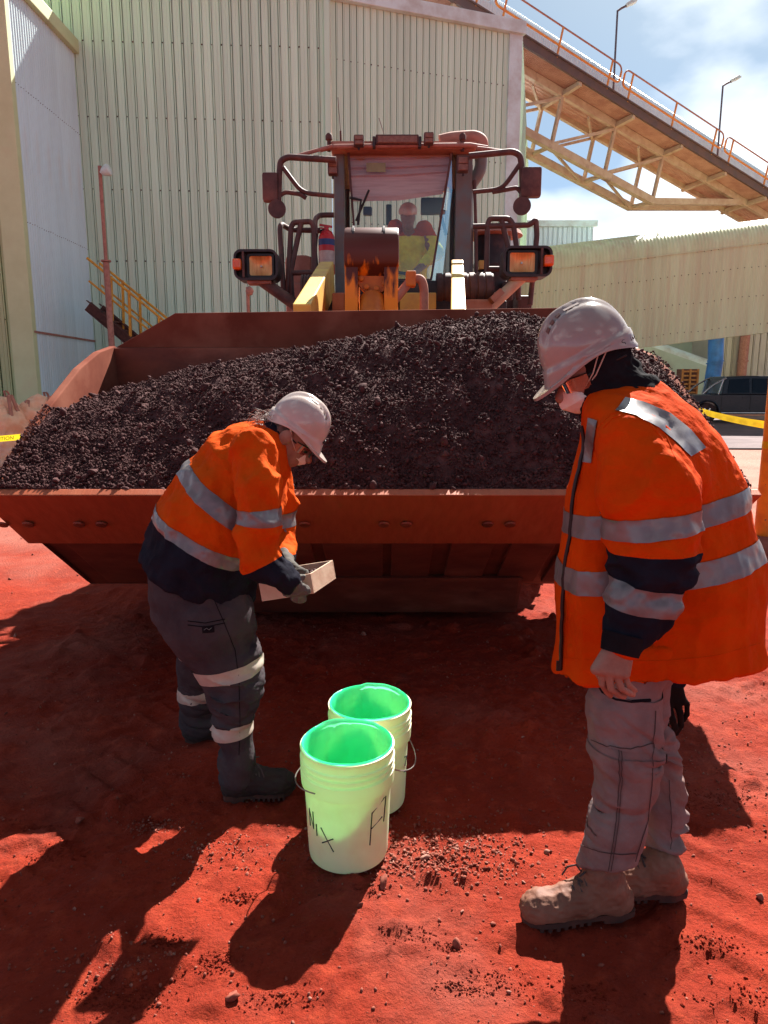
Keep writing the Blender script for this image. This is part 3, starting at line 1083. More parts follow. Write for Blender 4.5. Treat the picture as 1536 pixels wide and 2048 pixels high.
# ------------------------------------------------------------------ implicit surfaces -> mesh (for bodies and clothes)
class SDF:
    """smooth union of round cones / ellipsoids sampled on a grid, only near each primitive"""
    def __init__(self, lo, hi, h):
        self.h = h
        self.lo = np.array(lo, float)
        self.n = np.ceil((np.array(hi, float) - self.lo) / h).astype(int) + 1
        self.f = np.full(self.n, 1.0, np.float32)
    def _block(self, lo, hi):
        a = np.clip(np.floor((lo - self.lo) / self.h).astype(int), 0, self.n)
        b = np.clip(np.ceil((hi - self.lo) / self.h).astype(int) + 1, 0, self.n)
        if np.any(b <= a): return None
        ax = [self.lo[i] + self.h * np.arange(a[i], b[i]) for i in range(3)]
        g = np.meshgrid(*ax, indexing='ij')
        return tuple(slice(a[i], b[i]) for i in range(3)), g
    def _merge(self, sl, d, k, op):
        f = self.f[sl]
        d = d.astype(np.float32)
        if op == 'add':
            if k > 0:
                hh = np.clip(.5 + .5 * (f - d) / k, 0, 1)
                self.f[sl] = f * (1 - hh) + d * hh - k * hh * (1 - hh)
            else: self.f[sl] = np.minimum(f, d)
        elif op == 'cut': self.f[sl] = np.maximum(f, -d)
        elif op == 'and': self.f[sl] = np.maximum(f, d)
    def cone(self, a, b, ra, rb, k=.02, sy=1.0, op='add', M3=None):
        """round cone a->b; sy > 1 widens it along world Y"""
        a, b = np.array(a, float), np.array(b, float)
        r = max(ra, rb)
        pad = r + k + 3 * self.h
        e = np.array([pad, pad * max(1, sy), pad])
        blk = self._block(np.minimum(a, b) - e, np.maximum(a, b) + e)
        if blk is None: return self
        sl, (x, y, z) = blk
        x, y, z = x - a[0], (y - a[1]) / sy, z - a[2]
        d = b - a
        d = np.array([d[0], d[1] / sy, d[2]])
        L2_ = max(float(d @ d), 1e-9)
        t = np.clip((x * d[0] + y * d[1] + z * d[2]) / L2_, 0, 1)
        dist = np.sqrt((x - t * d[0]) ** 2 + (y - t * d[1]) ** 2 + (z - t * d[2]) ** 2) - (ra + (rb - ra) * t)
        self._merge(sl, dist, k, op)
        return self
    def chain(self, pts, rs, k=.02, sy=1.0, op='add'):
        for i in range(len(pts) - 1): self.cone(pts[i], pts[i + 1], rs[i], rs[i + 1], k, sy, op)
        return self
    def ell(self, c, rad, rot=None, k=.02, op='add'):
        c = np.array(c, float)
        rad = np.array(rad, float)
        pad = rad.max() + k + 3 * self.h
        blk = self._block(c - pad, c + pad)
        if blk is None: return self
        sl, (x, y, z) = blk
        p = np.stack([x - c[0], y - c[1], z - c[2]], -1)
        if rot is not None: p = p @ np.array(rot)
        q = np.sqrt(((p / rad) ** 2).sum(-1))
        g = np.sqrt(((p / rad ** 2) ** 2).sum(-1)) + 1e-9
        self._merge(sl, q * (q - 1) / g, k, op)
        return self
    def plane(self, p, nrm):
        """cut away everything on the side the normal points to"""
        nrm = np.array(Vector(nrm).normalized())
        ax = [self.lo[i] + self.h * np.arange(self.n[i]) for i in range(3)]
        d = (ax[0] - p[0])[:, None, None] * nrm[0] + (ax[1] - p[1])[None, :, None] * nrm[1] + (ax[2] - p[2])[None, None, :] * nrm[2]
        self.f = np.maximum(self.f, d.astype(np.float32))
        return self
    def hollow(self, p, nrm, t, depth):
        """open the closed solid along the plane: keep a skin of thickness t down to depth"""
        nrm = np.array(Vector(nrm).normalized())
        ax = [self.lo[i] + self.h * np.arange(self.n[i]) for i in range(3)]
        d = (ax[0] - p[0])[:, None, None] * nrm[0] + (ax[1] - p[1])[None, :, None] * nrm[1] + (ax[2] - p[2])[None, None, :] * nrm[2]
        cav = np.maximum(self.f + t, -(d + depth))
        self.f = np.maximum(np.maximum(self.f, d), -cav).astype(np.float32)
        return self
    def mesh(self):
        """surface nets"""
        f = self.f
        s = f < 0
        c = np.zeros(np.array(s.shape) - 1, np.int8)
        corners = [(i, j, k) for i in (0, 1) for j in (0, 1) for k in (0, 1)]
        def cs(a, o): return a[o[0]:a.shape[0] - 1 + o[0], o[1]:a.shape[1] - 1 + o[1], o[2]:a.shape[2] - 1 + o[2]]
        for o in corners: c += cs(s, o)
        act = (c > 0) & (c < 8)
        ids = np.argwhere(act)
        n = len(ids)
        num = -np.ones(act.shape, np.int64)
        num[act] = np.arange(n)
        acc, cnt = np.zeros((n, 3)), np.zeros(n)
        val = {o: f[ids[:, 0] + o[0], ids[:, 1] + o[1], ids[:, 2] + o[2]] for o in corners}
        for o in corners:
            for ax in range(3):
                if o[ax] == 0:
                    o2 = list(o)
                    o2[ax] = 1
                    o2 = tuple(o2)
                    v0, v1 = val[o], val[o2]
                    m = (v0 < 0) != (v1 < 0)
                    t = np.where(m, v0 / np.where(np.abs(v0 - v1) < 1e-12, 1e-12, v0 - v1), 0)
                    p = np.tile(np.array(o, float), (n, 1))
                    p[:, ax] += t
                    acc += p * m[:, None]
                    cnt += m
        V = self.lo + self.h * (ids + acc / cnt[:, None])
        F = []
        for ax in range(3):
            b, c_ = (ax + 1) % 3, (ax + 2) % 3
            sl0, sl1 = [slice(1, -1)] * 3, [slice(1, -1)] * 3
            sl0[ax], sl1[ax] = slice(0, -1), slice(1, None)
            s0, s1 = s[tuple(sl0)], s[tuple(sl1)]
            e = np.argwhere(s0 != s1)
            if len(e) == 0: continue
            flip = s0[tuple(e.T)]
            g = e.copy()
            for q in range(3):
                if q != ax: g[:, q] += 1
            def at(db, dc):
                h = g.copy()
                h[:, b] += db
                h[:, c_] += dc
                return num[tuple(h.T)]
            q = np.stack([at(-1, -1), at(0, -1), at(0, 0), at(-1, 0)], 1)
            q[~flip] = q[~flip][:, ::-1]
            F.append(q)
        F = np.concatenate(F)
        F = F[(F >= 0).all(1)]
        return V, F

def vnormals(V, F):
    a, b, c, d = (V[F[:, i]] for i in range(4))
    nrm = np.cross(c - a, d - b)
    N = np.zeros_like(V)
    for i in range(4): np.add.at(N, F[:, i], nrm)
    return N / (np.linalg.norm(N, axis=1)[:, None] + 1e-12)
def relax(V, F, it=2, lam=.5):
    for _ in range(it):
        S, c = np.zeros_like(V), np.zeros(len(V))
        for i in range(4):
            for j in (1, 3):
                np.add.at(S, F[:, i], V[F[:, (i + j) % 4]])
                np.add.at(c, F[:, i], 1)
        V = V + lam * (S / np.maximum(c, 1)[:, None] - V)
    return V
def fold(V, F, amp, sc, seed, mask=1.0, sharp=True):
    """cloth creases: ridged noise along the normals, stretched by sc"""
    n = fbm(V * np.array(sc), 3, seed, 0.55)
    if sharp: n = 0.55 - np.abs(n) * 1.6
    return V + vnormals(V, F) * (amp * n * mask)[:, None]
def seg_dist(V, a, b):
    a, b = np.array(a, float), np.array(b, float)
    d = b - a
    t = np.clip(((V - a) @ d) / (d @ d), 0, 1)
    return np.linalg.norm(V - a - t[:, None] * d, axis=1)
def chain_dist(V, pts): return np.min([seg_dist(V, pts[i], pts[i + 1]) for i in range(len(pts) - 1)], axis=0)
def to_obj(name, V, F, mats, parent, smooth=True):
    off = np.array(root_loc(parent))
    me = raw_mesh(name, V - off, F, smooth)
    return link(name, me, mats, parent)
def ndist(V, pts, rs, sy=1.0):
    """distance to a chain of round cones in units of its radius"""
    V = np.asarray(V, float)
    best = np.full(len(V), 1e9)
    S = np.array([1, 1 / sy, 1])
    for i in range(len(pts) - 1):
        a, b = np.array(pts[i], float) * S, np.array(pts[i + 1], float) * S
        d = b - a
        t = np.clip(((V * S - a) @ d) / (d @ d), 0, 1)
        best = np.minimum(best, np.linalg.norm(V * S - a - t[:, None] * d, axis=1) / (rs[i] + (rs[i + 1] - rs[i]) * t))
    return best
def fcenters(bm, off):
    bm.faces.ensure_lookup_table()
    c = np.array([f.calc_center_median()[:] for f in bm.faces])
    return c + np.array(off)
def recolor(o, regions):
    """cut the mesh cleanly along a plane and give the far side another material
    regions: (test(centres)->bools, plane point, plane normal, material index)"""
    me = o.data
    off = root_loc(o.parent)
    bm = bmesh.new()
    bm.from_mesh(me)
    for test, p, nrm, mi in regions:
        p, nrm = Vector(p) - off, Vector(nrm).normalized()
        ok = test(fcenters(bm, off))
        fs = [f for f, k in zip(bm.faces, ok) if k]
        gs = list({e for f in fs for e in f.edges}) + fs + list({v for f in fs for v in f.verts})
        bmesh.ops.bisect_plane(bm, geom=gs, plane_co=p, plane_no=nrm, dist=1e-5)
        cs = fcenters(bm, off)
        ok = test(cs) & (((cs - np.array(off + p)) @ np.array(nrm)) > 0)
        for f, k in zip(bm.faces, ok):
            if k: f.material_index = mi
    for f in bm.faces: f.smooth = True
    bm.to_mesh(me)
    bm.free()
def band(name, o, material, parent, test, planes, lift=.0025):
    """a strip sewn on a garment: the garment's own surface between planes, lifted off it; planes keep the side the normal points to"""
    off = root_loc(o.parent)
    bm = bmesh.new()
    bm.from_mesh(o.data)
    ok = test(fcenters(bm, off))
    bmesh.ops.delete(bm, geom=[f for f, k in zip(bm.faces, ok) if not k], context='FACES')
    for p, nrm in planes:
        bmesh.ops.bisect_plane(bm, geom=bm.verts[:] + bm.edges[:] + bm.faces[:], plane_co=Vector(p) - off, plane_no=-Vector(nrm).normalized(), clear_outer=True, dist=1e-5)
    bm.normal_update()
    for v in bm.verts: v.co = v.co + v.normal * lift
    for f in bm.faces:
        f.smooth = True
        f.material_index = 0
    me = bpy.data.meshes.new(name)
    bm.to_mesh(me)
    bm.free()
    b = link(name, me, material, parent)
    return b

from mathutils.bvhtree import BVHTree
def caster(o):
    """returns f(px, py): world point where the view through a photo pixel meets object o"""
    off = root_loc(o.parent)
    tr = BVHTree.FromPolygons([v.co + off for v in o.data.vertices], [tuple(p.vertices) for p in o.data.polygons])
    o0 = Vector((0, 0, CAM_H))
    def f(px, py, lift=.002):
        d = (P(px, py, 2.0) - o0).normalized()
        h = tr.ray_cast(o0, d)
        if h[0] is None: return None
        n = h[1] if h[1].dot(d) < 0 else -h[1]
        return h[0] + n * lift
    return f
def sewn_line(name, cast, pts, r, material, parent, n=10, lift=.001):
    q = []
    for i in range(len(pts) - 1):
        for k in range(n):
            t = k / n
            q.append(cast(pts[i][0] * (1 - t) + pts[i + 1][0] * t, pts[i][1] * (1 - t) + pts[i + 1][1] * t, lift))
    q.append(cast(*pts[-1], lift))
    q = [p for p in q if p is not None]
    q = [q[0]] + [q[i] for i in range(1, len(q)) if (q[i] - q[i - 1]).length < .05]
    mb = MB()
    mb.tube(q, r, 6)
    return mb.build(name, material, parent, smooth=True)
def sewn_strip(name, cast, ea, eb, material, parent, n=40, m=5, lift=.0035):
    """strip between two edge polylines laid on a garment"""
    def at(e, t):
        x = t * (len(e) - 1)
        i = min(int(x), len(e) - 2)
        f = x - i
        return e[i][0] * (1 - f) + e[i + 1][0] * f, e[i][1] * (1 - f) + e[i + 1][1] * f
    rows = []
    for i in range(n + 1):
        a, b = at(ea, i / n), at(eb, i / n)
        row = [cast(a[0] + (b[0] - a[0]) * j / m, a[1] + (b[1] - a[1]) * j / m, lift) for j in range(m + 1)]
        if all(p is not None for p in row): rows.append(row)
    mb = MB()
    mb.sheet(rows)
    o = mb.build(name, material, parent, smooth=True, angle=70)
    return o
# ------------------------------------------------------------------ wheel loader
M['bucket'] = mat('bucket_steel', (0.23, 0.062, 0.035), k=.85, rough=0.52, metal=0.25, c2=(0.15, 0.040, 0.026), scale=3.5, c3=(0.34, 0.12, 0.075), s3=2.2, lo3=.52, hi3=.72, bump=.12, bscale=40, stretch=(1, 1, 2.2))
M['edge'] = mat('cutting_edge_steel', (0.40, 0.092, 0.036), k=.95, rough=0.55, metal=0.2, c2=(0.34, 0.08, 0.034), scale=9, stretch=(4, 1, 1), c3=(0.45, 0.125, 0.055), s3=3, lo3=.5, hi3=.8, bump=.15, bscale=30)
M['plate'] = mat('dusted_plate', (0.23, 0.068, 0.042), k=.85, rough=0.85, c2=(0.17, 0.045, 0.028), scale=3.5, c3=(0.32, 0.12, 0.078), s3=2.2, lo3=.5, hi3=.72, spec=.05)
M['ldr_brown'] = mat('dusted_machine_brown', (0.155, 0.062, 0.052), 0.6, c2=(0.10, 0.04, 0.035), scale=10, c3=(0.33, 0.14, 0.10), s3=4, lo3=.5, hi3=.75)
M['ldr_dark'] = mat('machine_dark', (0.055, 0.032, 0.034), 0.5, c2=(0.035, 0.02, 0.022), scale=12, c3=(0.2, 0.085, 0.065), s3=5, lo3=.55, hi3=.8)
M['ldr_pink'] = mat('dust_caked_panel', (0.45, 0.20, 0.14), k=0.95, rough=0.75, c2=(0.34, 0.13, 0.09), scale=7)
M['ldr_orange'] = mat('machine_orange', (0.62, 0.16, 0.012), k=0.95, rough=0.5, c2=(0.48, 0.105, 0.015), scale=7, c3=(0.22, 0.06, 0.03), s3=5, lo3=.58, hi3=.75)
M['ldr_yellow'] = mat('machine_yellow', (0.78, 0.50, 0.10), k=0.95, rough=0.5, c2=(0.68, 0.36, 0.10), scale=5, c3=(0.45, 0.2, 0.11), s3=4, lo3=.55, hi3=.8)
M['grease'] = mat('grease_stained_steel', (0.040, 0.011, 0.009), 0.45, spec=.2, c2=(0.09, 0.026, 0.018), scale=5, c3=(0.30, 0.08, 0.02), s3=3.5, lo3=.62, hi3=.8)
M['tyre'] = mat('tyre_rubber', (0.035, 0.022, 0.02), 0.85, c2=(0.14, 0.055, 0.04), scale=6)
M['cabgrey'] = mat('cab_pillar_grey', (0.14, 0.145, 0.14), 0.45, k=1, c2=(0.17, 0.12, 0.10), scale=8)
M['red'] = mat('extinguisher_red', (0.62, 0.03, 0.035), k=0.95, rough=0.3, c2=(0.5, 0.03, 0.03), scale=8)
M['bluelab'] = mat('label_blue', (0.06, 0.10, 0.32), 0.5)
M['paper'] = mat('label_paper', (0.62, 0.50, 0.44), k=0.95, rough=0.7, c2=(0.52, 0.38, 0.33), scale=20)
M['black'] = mat('black_plastic', (0.02, 0.018, 0.018), 0.5)
M['amber'] = mat('amber_lens', (0.85, 0.13, 0.01), k=0.95, rough=0.15, c2=(0.7, 0.08, 0.01), scale=60, spec=.6)
M['lens'] = mat('headlight_lens', (0.90, 0.45, 0.15), k=0.95, rough=0.38, metal=.35, c2=(0.75, 0.30, 0.09), scale=6, spec=.8, stretch=(7, 1, .5), bump=.5, bscale=9, bdist=.02)  # amber of the reflected ground is put into the base colour
M['led'] = mat('led_panel', (0.42, 0.21, 0.13), 0.3, c2=(0.30, 0.12, 0.08), scale=30)
def glass_mat(name, tint, gl, fac):
    m, n, l, bs = newmat(name)
    n.remove(bs)
    out = n['Material Output']
    tr = n.new('ShaderNodeBsdfTransparent')
    tr.inputs['Color'].default_value = (*tint, 1)
    gs = n.new('ShaderNodeBsdfGlossy')
    gs.inputs['Roughness'].default_value = .03
    gs.inputs['Color'].default_value = (*gl, 1)
    fr = n.new('ShaderNodeFresnel')
    fr.inputs['IOR'].default_value = 1.5
    ad = n.new('ShaderNodeMath')
    ad.inputs[1].default_value = fac
    l.new(fr.outputs[0], ad.inputs[0])
    # thin film of dust
    df = n.new('ShaderNodeBsdfDiffuse')
    df.inputs['Color'].default_value = (.45, .25, .2, 1)
    t = n.new('ShaderNodeTexNoise')
    t.inputs['Scale'].default_value = 3.0
    t.inputs['Detail'].default_value = 6
    mr = n.new('ShaderNodeMapRange')
    mr.inputs[1].default_value, mr.inputs[2].default_value = .4, .8
    mr.inputs[3].default_value, mr.inputs[4].default_value = .0, .10
    l.new(t.outputs['Fac'], mr.inputs[0])
    m1, m2 = n.new('ShaderNodeMixShader'), n.new('ShaderNodeMixShader')
    l.new(ad.outputs[0], m1.inputs[0])
    l.new(tr.outputs[0], m1.inputs[1])
    l.new(gs.outputs[0], m1.inputs[2])
    l.new(mr.outputs[0], m2.inputs[0])
    l.new(m1.outputs[0], m2.inputs[1])
    l.new(df.outputs[0], m2.inputs[2])
    l.new(m2.outputs[0], out.inputs['Surface'])
    return m
M['glass'] = glass_mat('cab_glass', (.92, .94, .92), (1, 1, 1), .015)

XB = -.07
BW = 1.775
loader = empty('wheel_loader', (XB, 6.5, 0), 'dust-red wheel loader with its broad bucket raised towards the camera', 'wheel loader')

# bucket shell ---------------------------------------------------------------
prof = [(3.245, 1.035), (3.60, .79), (4.31, .305), (4.56, .235), (4.78, .30), (4.95, .52), (5.02, .85), (4.98, 1.25), (4.90, 1.78)]
top_pts = [P(225, 695, 4.90), P(350, 626, 4.86), P(1137, 619, 4.86), P(1262, 690, 4.90)]
XL, XR = XB - BW, XB + BW
mb = MB()
th = .035
def offs(pr, t):
    out = []
    for i, (y, z) in enumerate(pr):
        a = Vector(pr[max(i - 1, 0)])
        b = Vector(pr[min(i + 1, len(pr) - 1)])
        d = (b - a).normalized()
        nrm = Vector((-d.y, d.x))
        out.append((y + nrm.x * t, z + nrm.y * t))
    return out
inner = offs(prof, -th)
if inner[4][1] < prof[4][1]: inner = offs(prof, th)
ring = prof + inner[::-1]
mb.prism([(XL, y, z) for y, z in ring], (2 * BW, 0, 0))
mb.build('bucket_shell', M['bucket'], loader, smooth=True, angle=30)
mb = MB()                                                            # spill guard on the back edge
mb.prism([Vector((XL, 4.90, 1.76)), Vector((top_pts[1].x, 4.86, top_pts[1].z)), Vector((top_pts[2].x, 4.86, top_pts[2].z + .012)), Vector((XR, 4.90, 1.78))], (0, .03, 0))
mb.build('spill_guard', M['plate'], loader, bevel=.006)
side = [(3.245, 1.06), (3.45, 1.17), (3.72, 1.34), (3.97, 1.465), (4.30, 1.63), (4.62, 1.74), (4.90, 1.79), (4.98, 1.25), (5.02, .85), (4.95, .52), (4.78, .30), (4.56, .235), (4.31, .305), (3.60, .79)]
for xs, w in ((XL, .045), (XR, -.045)):
    mb = MB()
    mb.prism([(xs - (.004 if w > 0 else -.004), y, z - (.012 if i < 7 and w < 0 else 0)) for i, (y, z) in enumerate(side)], (w, 0, 0))
    mb.build('side_plate', M['plate'], loader, bevel=.006)
# underside: cutting edge, wear plates, heel
U0, U1 = Vector((3.245, 1.035)), Vector((4.31, .305))
ud = (U1 - U0)
un = Vector((-.565, -.825)).normalized()
def under(x, t, lift): 
    q = U0 + ud * t + un * lift
    return Vector((x, q.x, q.y))
mb = MB()
mb.prism([under(XL - .03, -.006, -.030), under(XL - .03, -.020, .012), under(XL - .03, .40, .036), under(XL - .03, .41, -.02)], (2 * BW + .06, 0, 0))
mb.build('cutting_edge', M['edge'], loader, bevel=.006)
for px in (18, 68, 168, 212, 612, 768, 812, 972, 1016, 1230, 1280, 1420, 1466):
    x = P(px, 1040, 3.5).x
    mb = MB()
    c = under(x, .20, .034)
    q = Vector((0, un.x, un.y)).to_track_quat('Z', 'Y').to_matrix()
    mb.lathe([(.030, 0), (.026, .008), (.012, .010)], c, rot=q, seg=12)
    mb.build('plough_bolt', M['bucket'], loader, smooth=True)
for px0, px1 in ((-60, 120), (165, 330), (345, 500), (515, 628), (650, 765), (782, 862), (896, 978), (1010, 1095), (1112, 1260), (1290, 1440)):
    x0, x1 = P(px0, 1090, 3.9).x, P(px1, 1090, 3.9).x
    x0, x1 = max(x0, XL + .02), min(x1, XR - .02)
    mb = MB()
    mb.prism([under(x0, .44, -.01), under(x0, .43, .018), under(x0, .93, .018), under(x0, .94, -.01)], (x1 - x0, 0, 0))
    mb.build('wear_plate', M['bucket'], loader, bevel=.005)
mb = MB()
hx0, hx1 = P(470, 1200, 4.5).x, P(1022, 1200, 4.5).x
mb.prism([(hx0, 4.10, .40), (hx0 + .03, 4.42, .075), (hx0 + .03, 4.85, .06), (hx0, 5.0, .45)], (hx1 - hx0, 0, 0))
mb.build('heel_plate', M['bucket'], loader, bevel=.03)

# ore heap in the bucket -----------------------------------------------------
cxs = np.array([-1.86, -1.60, -1.30, -1.05, -.60, -.2, .3, .75, 1.15, 1.45, 1.62, 1.72])
czs = np.array([1.40, 1.47, 1.575, 1.645, 1.71, 1.785, 1.87, 1.935, 1.90, 1.79, 1.66, 1.46])
sy_ = np.array([q[0] for q in side[:7]])
sz_ = np.array([q[1] for q in side[:7]])
def heap_z(x, y):
    x, y = np.asarray(x, float), np.asarray(y, float)
    C = np.interp(x, cxs, czs)
    t = np.clip((y - 3.27) / (4.30 - 3.27), 0, 1)
    z = 1.05 + (C - 1.05) * (1 - (1 - t) ** 1.55)
    z = z - np.clip(y - 4.38, 0, 1) * .28
    p = np.stack([x, y, np.zeros_like(x)], 1)
    z = z + .028 * fbm(p * 3.1, 3, 77) * np.clip(t * 4, .15, 1) + .016 * fbm(p * 11, 2, 78)
    cl = fbm(p * 17, 2, 81)
    z = z + .030 * np.clip(cl - .05, 0, 1) * np.clip(.6 + fbm(p * 2.2, 2, 83), 0, 1) * np.clip(t * 6, 0, 1)
    # the face above the lip has slumped in vertical lobes
    z = z + .05 * np.clip(1 - np.abs(t - .22) / .28, 0, 1) * fbm(np.stack([x * 4.2, y * 1.2, 0 * x], 1), 2, 79) * np.clip((x + .9) / .6, 0, 1)
    lim = np.interp(y, sy_, sz_) - .015
    edge = np.clip((1.70 - np.abs(x - XB)) / .22, 0, 1)
    z = np.where(edge < 1, np.minimum(z, lim + (z - lim) * edge), z)
    over = np.clip((np.where(x > 0, 4.75, 4.02) - y) / .15, 0, 1) * np.clip(1 - (1.76 - np.abs(x - XB)) / .45, 0, 1)
    z = z + np.maximum(lim + .024 - z, 0) * over
    return z
hx, hy = np.linspace(XL + .05, XR - .05, 220), np.linspace(3.262, 4.93, 110)
HX, HY = np.meshgrid(hx, hy)
HZ = heap_z(HX.ravel(), HY.ravel())
ii = np.arange(len(hx) * len(hy)).reshape(len(hy), len(hx))
hf = np.stack([ii[:-1, :-1], ii[:-1, 1:], ii[1:, 1:], ii[1:, :-1]], -1).reshape(-1, 4)
HV = np.stack([HX.ravel(), HY.ravel(), HZ - .012], 1)
M['ore'] = mat('dark_ore', (0.120, 0.050, 0.048), 0.9, c2=(0.070, 0.029, 0.029), scale=25, c3=(0.165, 0.075, 0.070), s3=9, lo3=.5, hi3=.68, spec=.12, bump=.5, bscale=120, bdist=.006)
def tri(F): return np.concatenate([F[:, [0, 1, 2]], F[:, [0, 2, 3]]])
n1, n2, n3 = 52000, 9000, 320
OV = []
OF = []
base = 0
def push(me_v, me_f):
    global base
    OV.append(me_v)
    OF.append(me_f + base)
    base += len(me_v)
push(HV, tri(hf))
for n, s0, s1, pw, bs_, vs_, sd in ((n1, .0035, .011, 1.4, ICO1, stone_variants(ICO1, 10, .4, 11), 1), (n2, .009, .020, 2.0, ICO1, stone_variants(ICO1, 8, .4, 12), 2), (n3, .015, .029, 2.4, ICO2, stone_variants(ICO2, 8, .45, 13), 3)):
    x, y = rng.uniform(XL + .004, XR - .004, n), 3.262 + (4.9 - 3.262) * np.where(rng.random(n) < .5, rng.random(n), rng.random(n) ** 2.2)
    s = s0 + (s1 - s0) * rng.random(n) ** pw
    z = heap_z(x, y) + s * rng.uniform(-.3, .9, n)
    r2 = np.random.default_rng(sd)
    rm = rotmats(n, r2)
    vi = r2.integers(0, len(vs_), n)
    V = np.einsum('nij,nkj->nki', rm, np.stack(vs_)[vi]) * s[:, None, None] + np.stack([x, y, z], 1)[:, None, :]
    k = V.shape[1]
    push(V.reshape(-1, 3), (bs_[1][None] + (np.arange(n) * k)[:, None, None]).reshape(-1, 3))
me = raw_mesh('ore_heap', np.concatenate(OV), np.concatenate(OF))
tag(link('ore_heap', me, M['ore']), 'dark purple-brown crushed ore heaped in the loader bucket', 'ore', kind='stuff')

# linkage and front frame ----------------------------------------------------
def bpx(mb, x0, y0, x1, y1, Y, d, b=.012, mi=0):
    a, c = P(x0, y0, Y), P(x1, y1, Y)
    mb.cbox(((a.x + c.x) / 2, Y + d / 2, (a.z + c.z) / 2), (abs(c.x - a.x), d, abs(a.z - c.z)), b, mi=mi)
    return mb
YB = 5.75
def stain_mat():
    m, n, l, bs = newmat('grease_run_orange')
    co = n.new('ShaderNodeTexCoord')
    sep = n.new('ShaderNodeSeparateXYZ')
    l.new(co.outputs['Object'], sep.inputs[0])
    t = n.new('ShaderNodeTexNoise')
    t.inputs['Scale'].default_value = 7
    t.inputs['Detail'].default_value = 5
    mpn = n.new('ShaderNodeMapping')
    mpn.inputs['Scale'].default_value = (2.2, 1, .5)
    l.new(co.outputs['Object'], mpn.inputs['Vector'])
    l.new(mpn.outputs['Vector'], t.inputs['Vector'])
    ad = n.new('ShaderNodeMath')
    ad.operation = 'MULTIPLY_ADD'
    ad.inputs[1].default_value = .9
    l.new(t.outputs['Fac'], ad.inputs[0])
    l.new(sep.outputs['Z'], ad.inputs[2])
    mr = n.new('ShaderNodeMapRange')
    zc = P(740, 552, 5.75).z
    mr.inputs[1].default_value, mr.inputs[2].default_value = zc + .45 - .07, zc + .45 + .06
    l.new(ad.outputs[0], mr.inputs[0])
    x = n.new('ShaderNodeMix')
    x.data_type = 'RGBA'
    x.inputs[6].default_value = (0.90, 0.24, 0.014, 1)
    x.inputs[7].default_value = (0.095, 0.022, 0.013, 1)
    l.new(mr.outputs[0], x.inputs[0])
    l.new(x.outputs[2], bs.inputs['Base Color'])
    bs.inputs['Roughness'].default_value = .42
    bs.inputs['Specular IOR Level'].default_value = .3
    return m
M['stain'] = stain_mat()
for (xa, xb, xc, xd) in ((690, 716, 686, 728), (768, 796, 766, 799)):          # bell crank side plates
    mb = MB()
    pts = []
    a, b = P((xa + xb) / 2, 470, YB), P((xa + xb) / 2, 640, YB)
    x0, x1 = P(xa, 560, YB).x, P(xb, 560, YB).x
    zt, zb_ = P(700, 449, YB).z, P(700, 700, YB).z
    poly = []
    for k in range(9):
        t = math.pi * k / 8
        poly.append((YB + .22 - .22 * math.cos(t), zt - .10 + .10 * math.sin(t)))
    poly += [(YB + .62, zt - .6), (YB + .5, zb_), (YB - .15, zb_), (YB - .04, zt - .55)]
    mb.prism([(x0, y, z) for y, z in poly], (x1 - x0, 0, 0))
    mb.build('bell_crank_arm', M['stain'], loader, bevel=.008)
mb = MB()                                                                      # grease-stained boss joining the two arms
x0, x1 = P(688, 500, YB).x, P(798, 500, YB).x
zt, zm = P(740, 447, YB).z, P(740, 548, YB).z
poly = []
for k in range(15):
    t = math.pi * (k / 14) * 1.05
    poly.append((YB + .17 - .23 * math.cos(t - .05), zt - .20 + .20 * math.sin(t - .05)))
poly += [(YB + .36, zm + .06), (YB + .25, zm - .02), (YB + .05, zm - .01), (YB - .045, zm + .07)]
mb.prism([(x0, y, z) for y, z in poly], (x1 - x0, 0, 0))
mb.build('bell_crank_head', M['stain'], loader, smooth=True, bevel=.018)
for xx in (P(706, 455, YB).x, P(768, 455, YB).x):
    mb = MB()
    mb.lathe([(.215, -.008), (.215, .008)], (xx, YB + .165, zt - .20), rot=Matrix.Rotation(R(90), 3, 'Y'), seg=20)
    mb.build('pin_collar', M['ldr_dark'], loader, smooth=True)
mb = MB()                                                                      # cylinder eye with ring of bolts
cc = P(748, 556, YB + .15)
mb.lathe([(.12, -.08), (.135, -.06), (.135, .1)], cc, rot=Matrix.Rotation(R(90), 3, 'X'), seg=24)
mb.build('cylinder_head', M['ldr_orange'], loader, smooth=True)
for k in range(8):
    a_ = 2 * math.pi * k / 8 + .2
    mb = MB()
    mb.lathe([(.022, 0), (.022, .035), (.012, .04)], cc + Vector((.10 * math.cos(a_), -.1, .10 * math.sin(a_))), rot=Matrix.Rotation(R(90), 3, 'X'), seg=8)
    mb.build('head_bolt', M['ldr_orange'], loader, smooth=True)
mb = MB()
mb.tube([P(745, 600, YB + .05), P(745, 760, YB - .5)], [.10, .10], 18)
bpx(mb, 722, 588, 768, 650, YB + .1, .2)
mb.build('tilt_cylinder', M['ldr_orange'], loader, smooth=True)
mb = MB()                                                                      # hose elbow right of the crank
mb.tube(fillet([P(790, 600, YB), P(822, 560, YB), P(842, 556, YB), P(848, 575, YB), P(848, 625, YB), P(848, 700, YB)], .06), .034, 12)
mb.build('hydraulic_hose', M['ldr_pink'], loader, smooth=True)
mb = MB()
bpx(mb, 812, 541, 832, 572, YB - .05, .12)
mb.build('hose_bracket', M['ldr_orange'], loader)
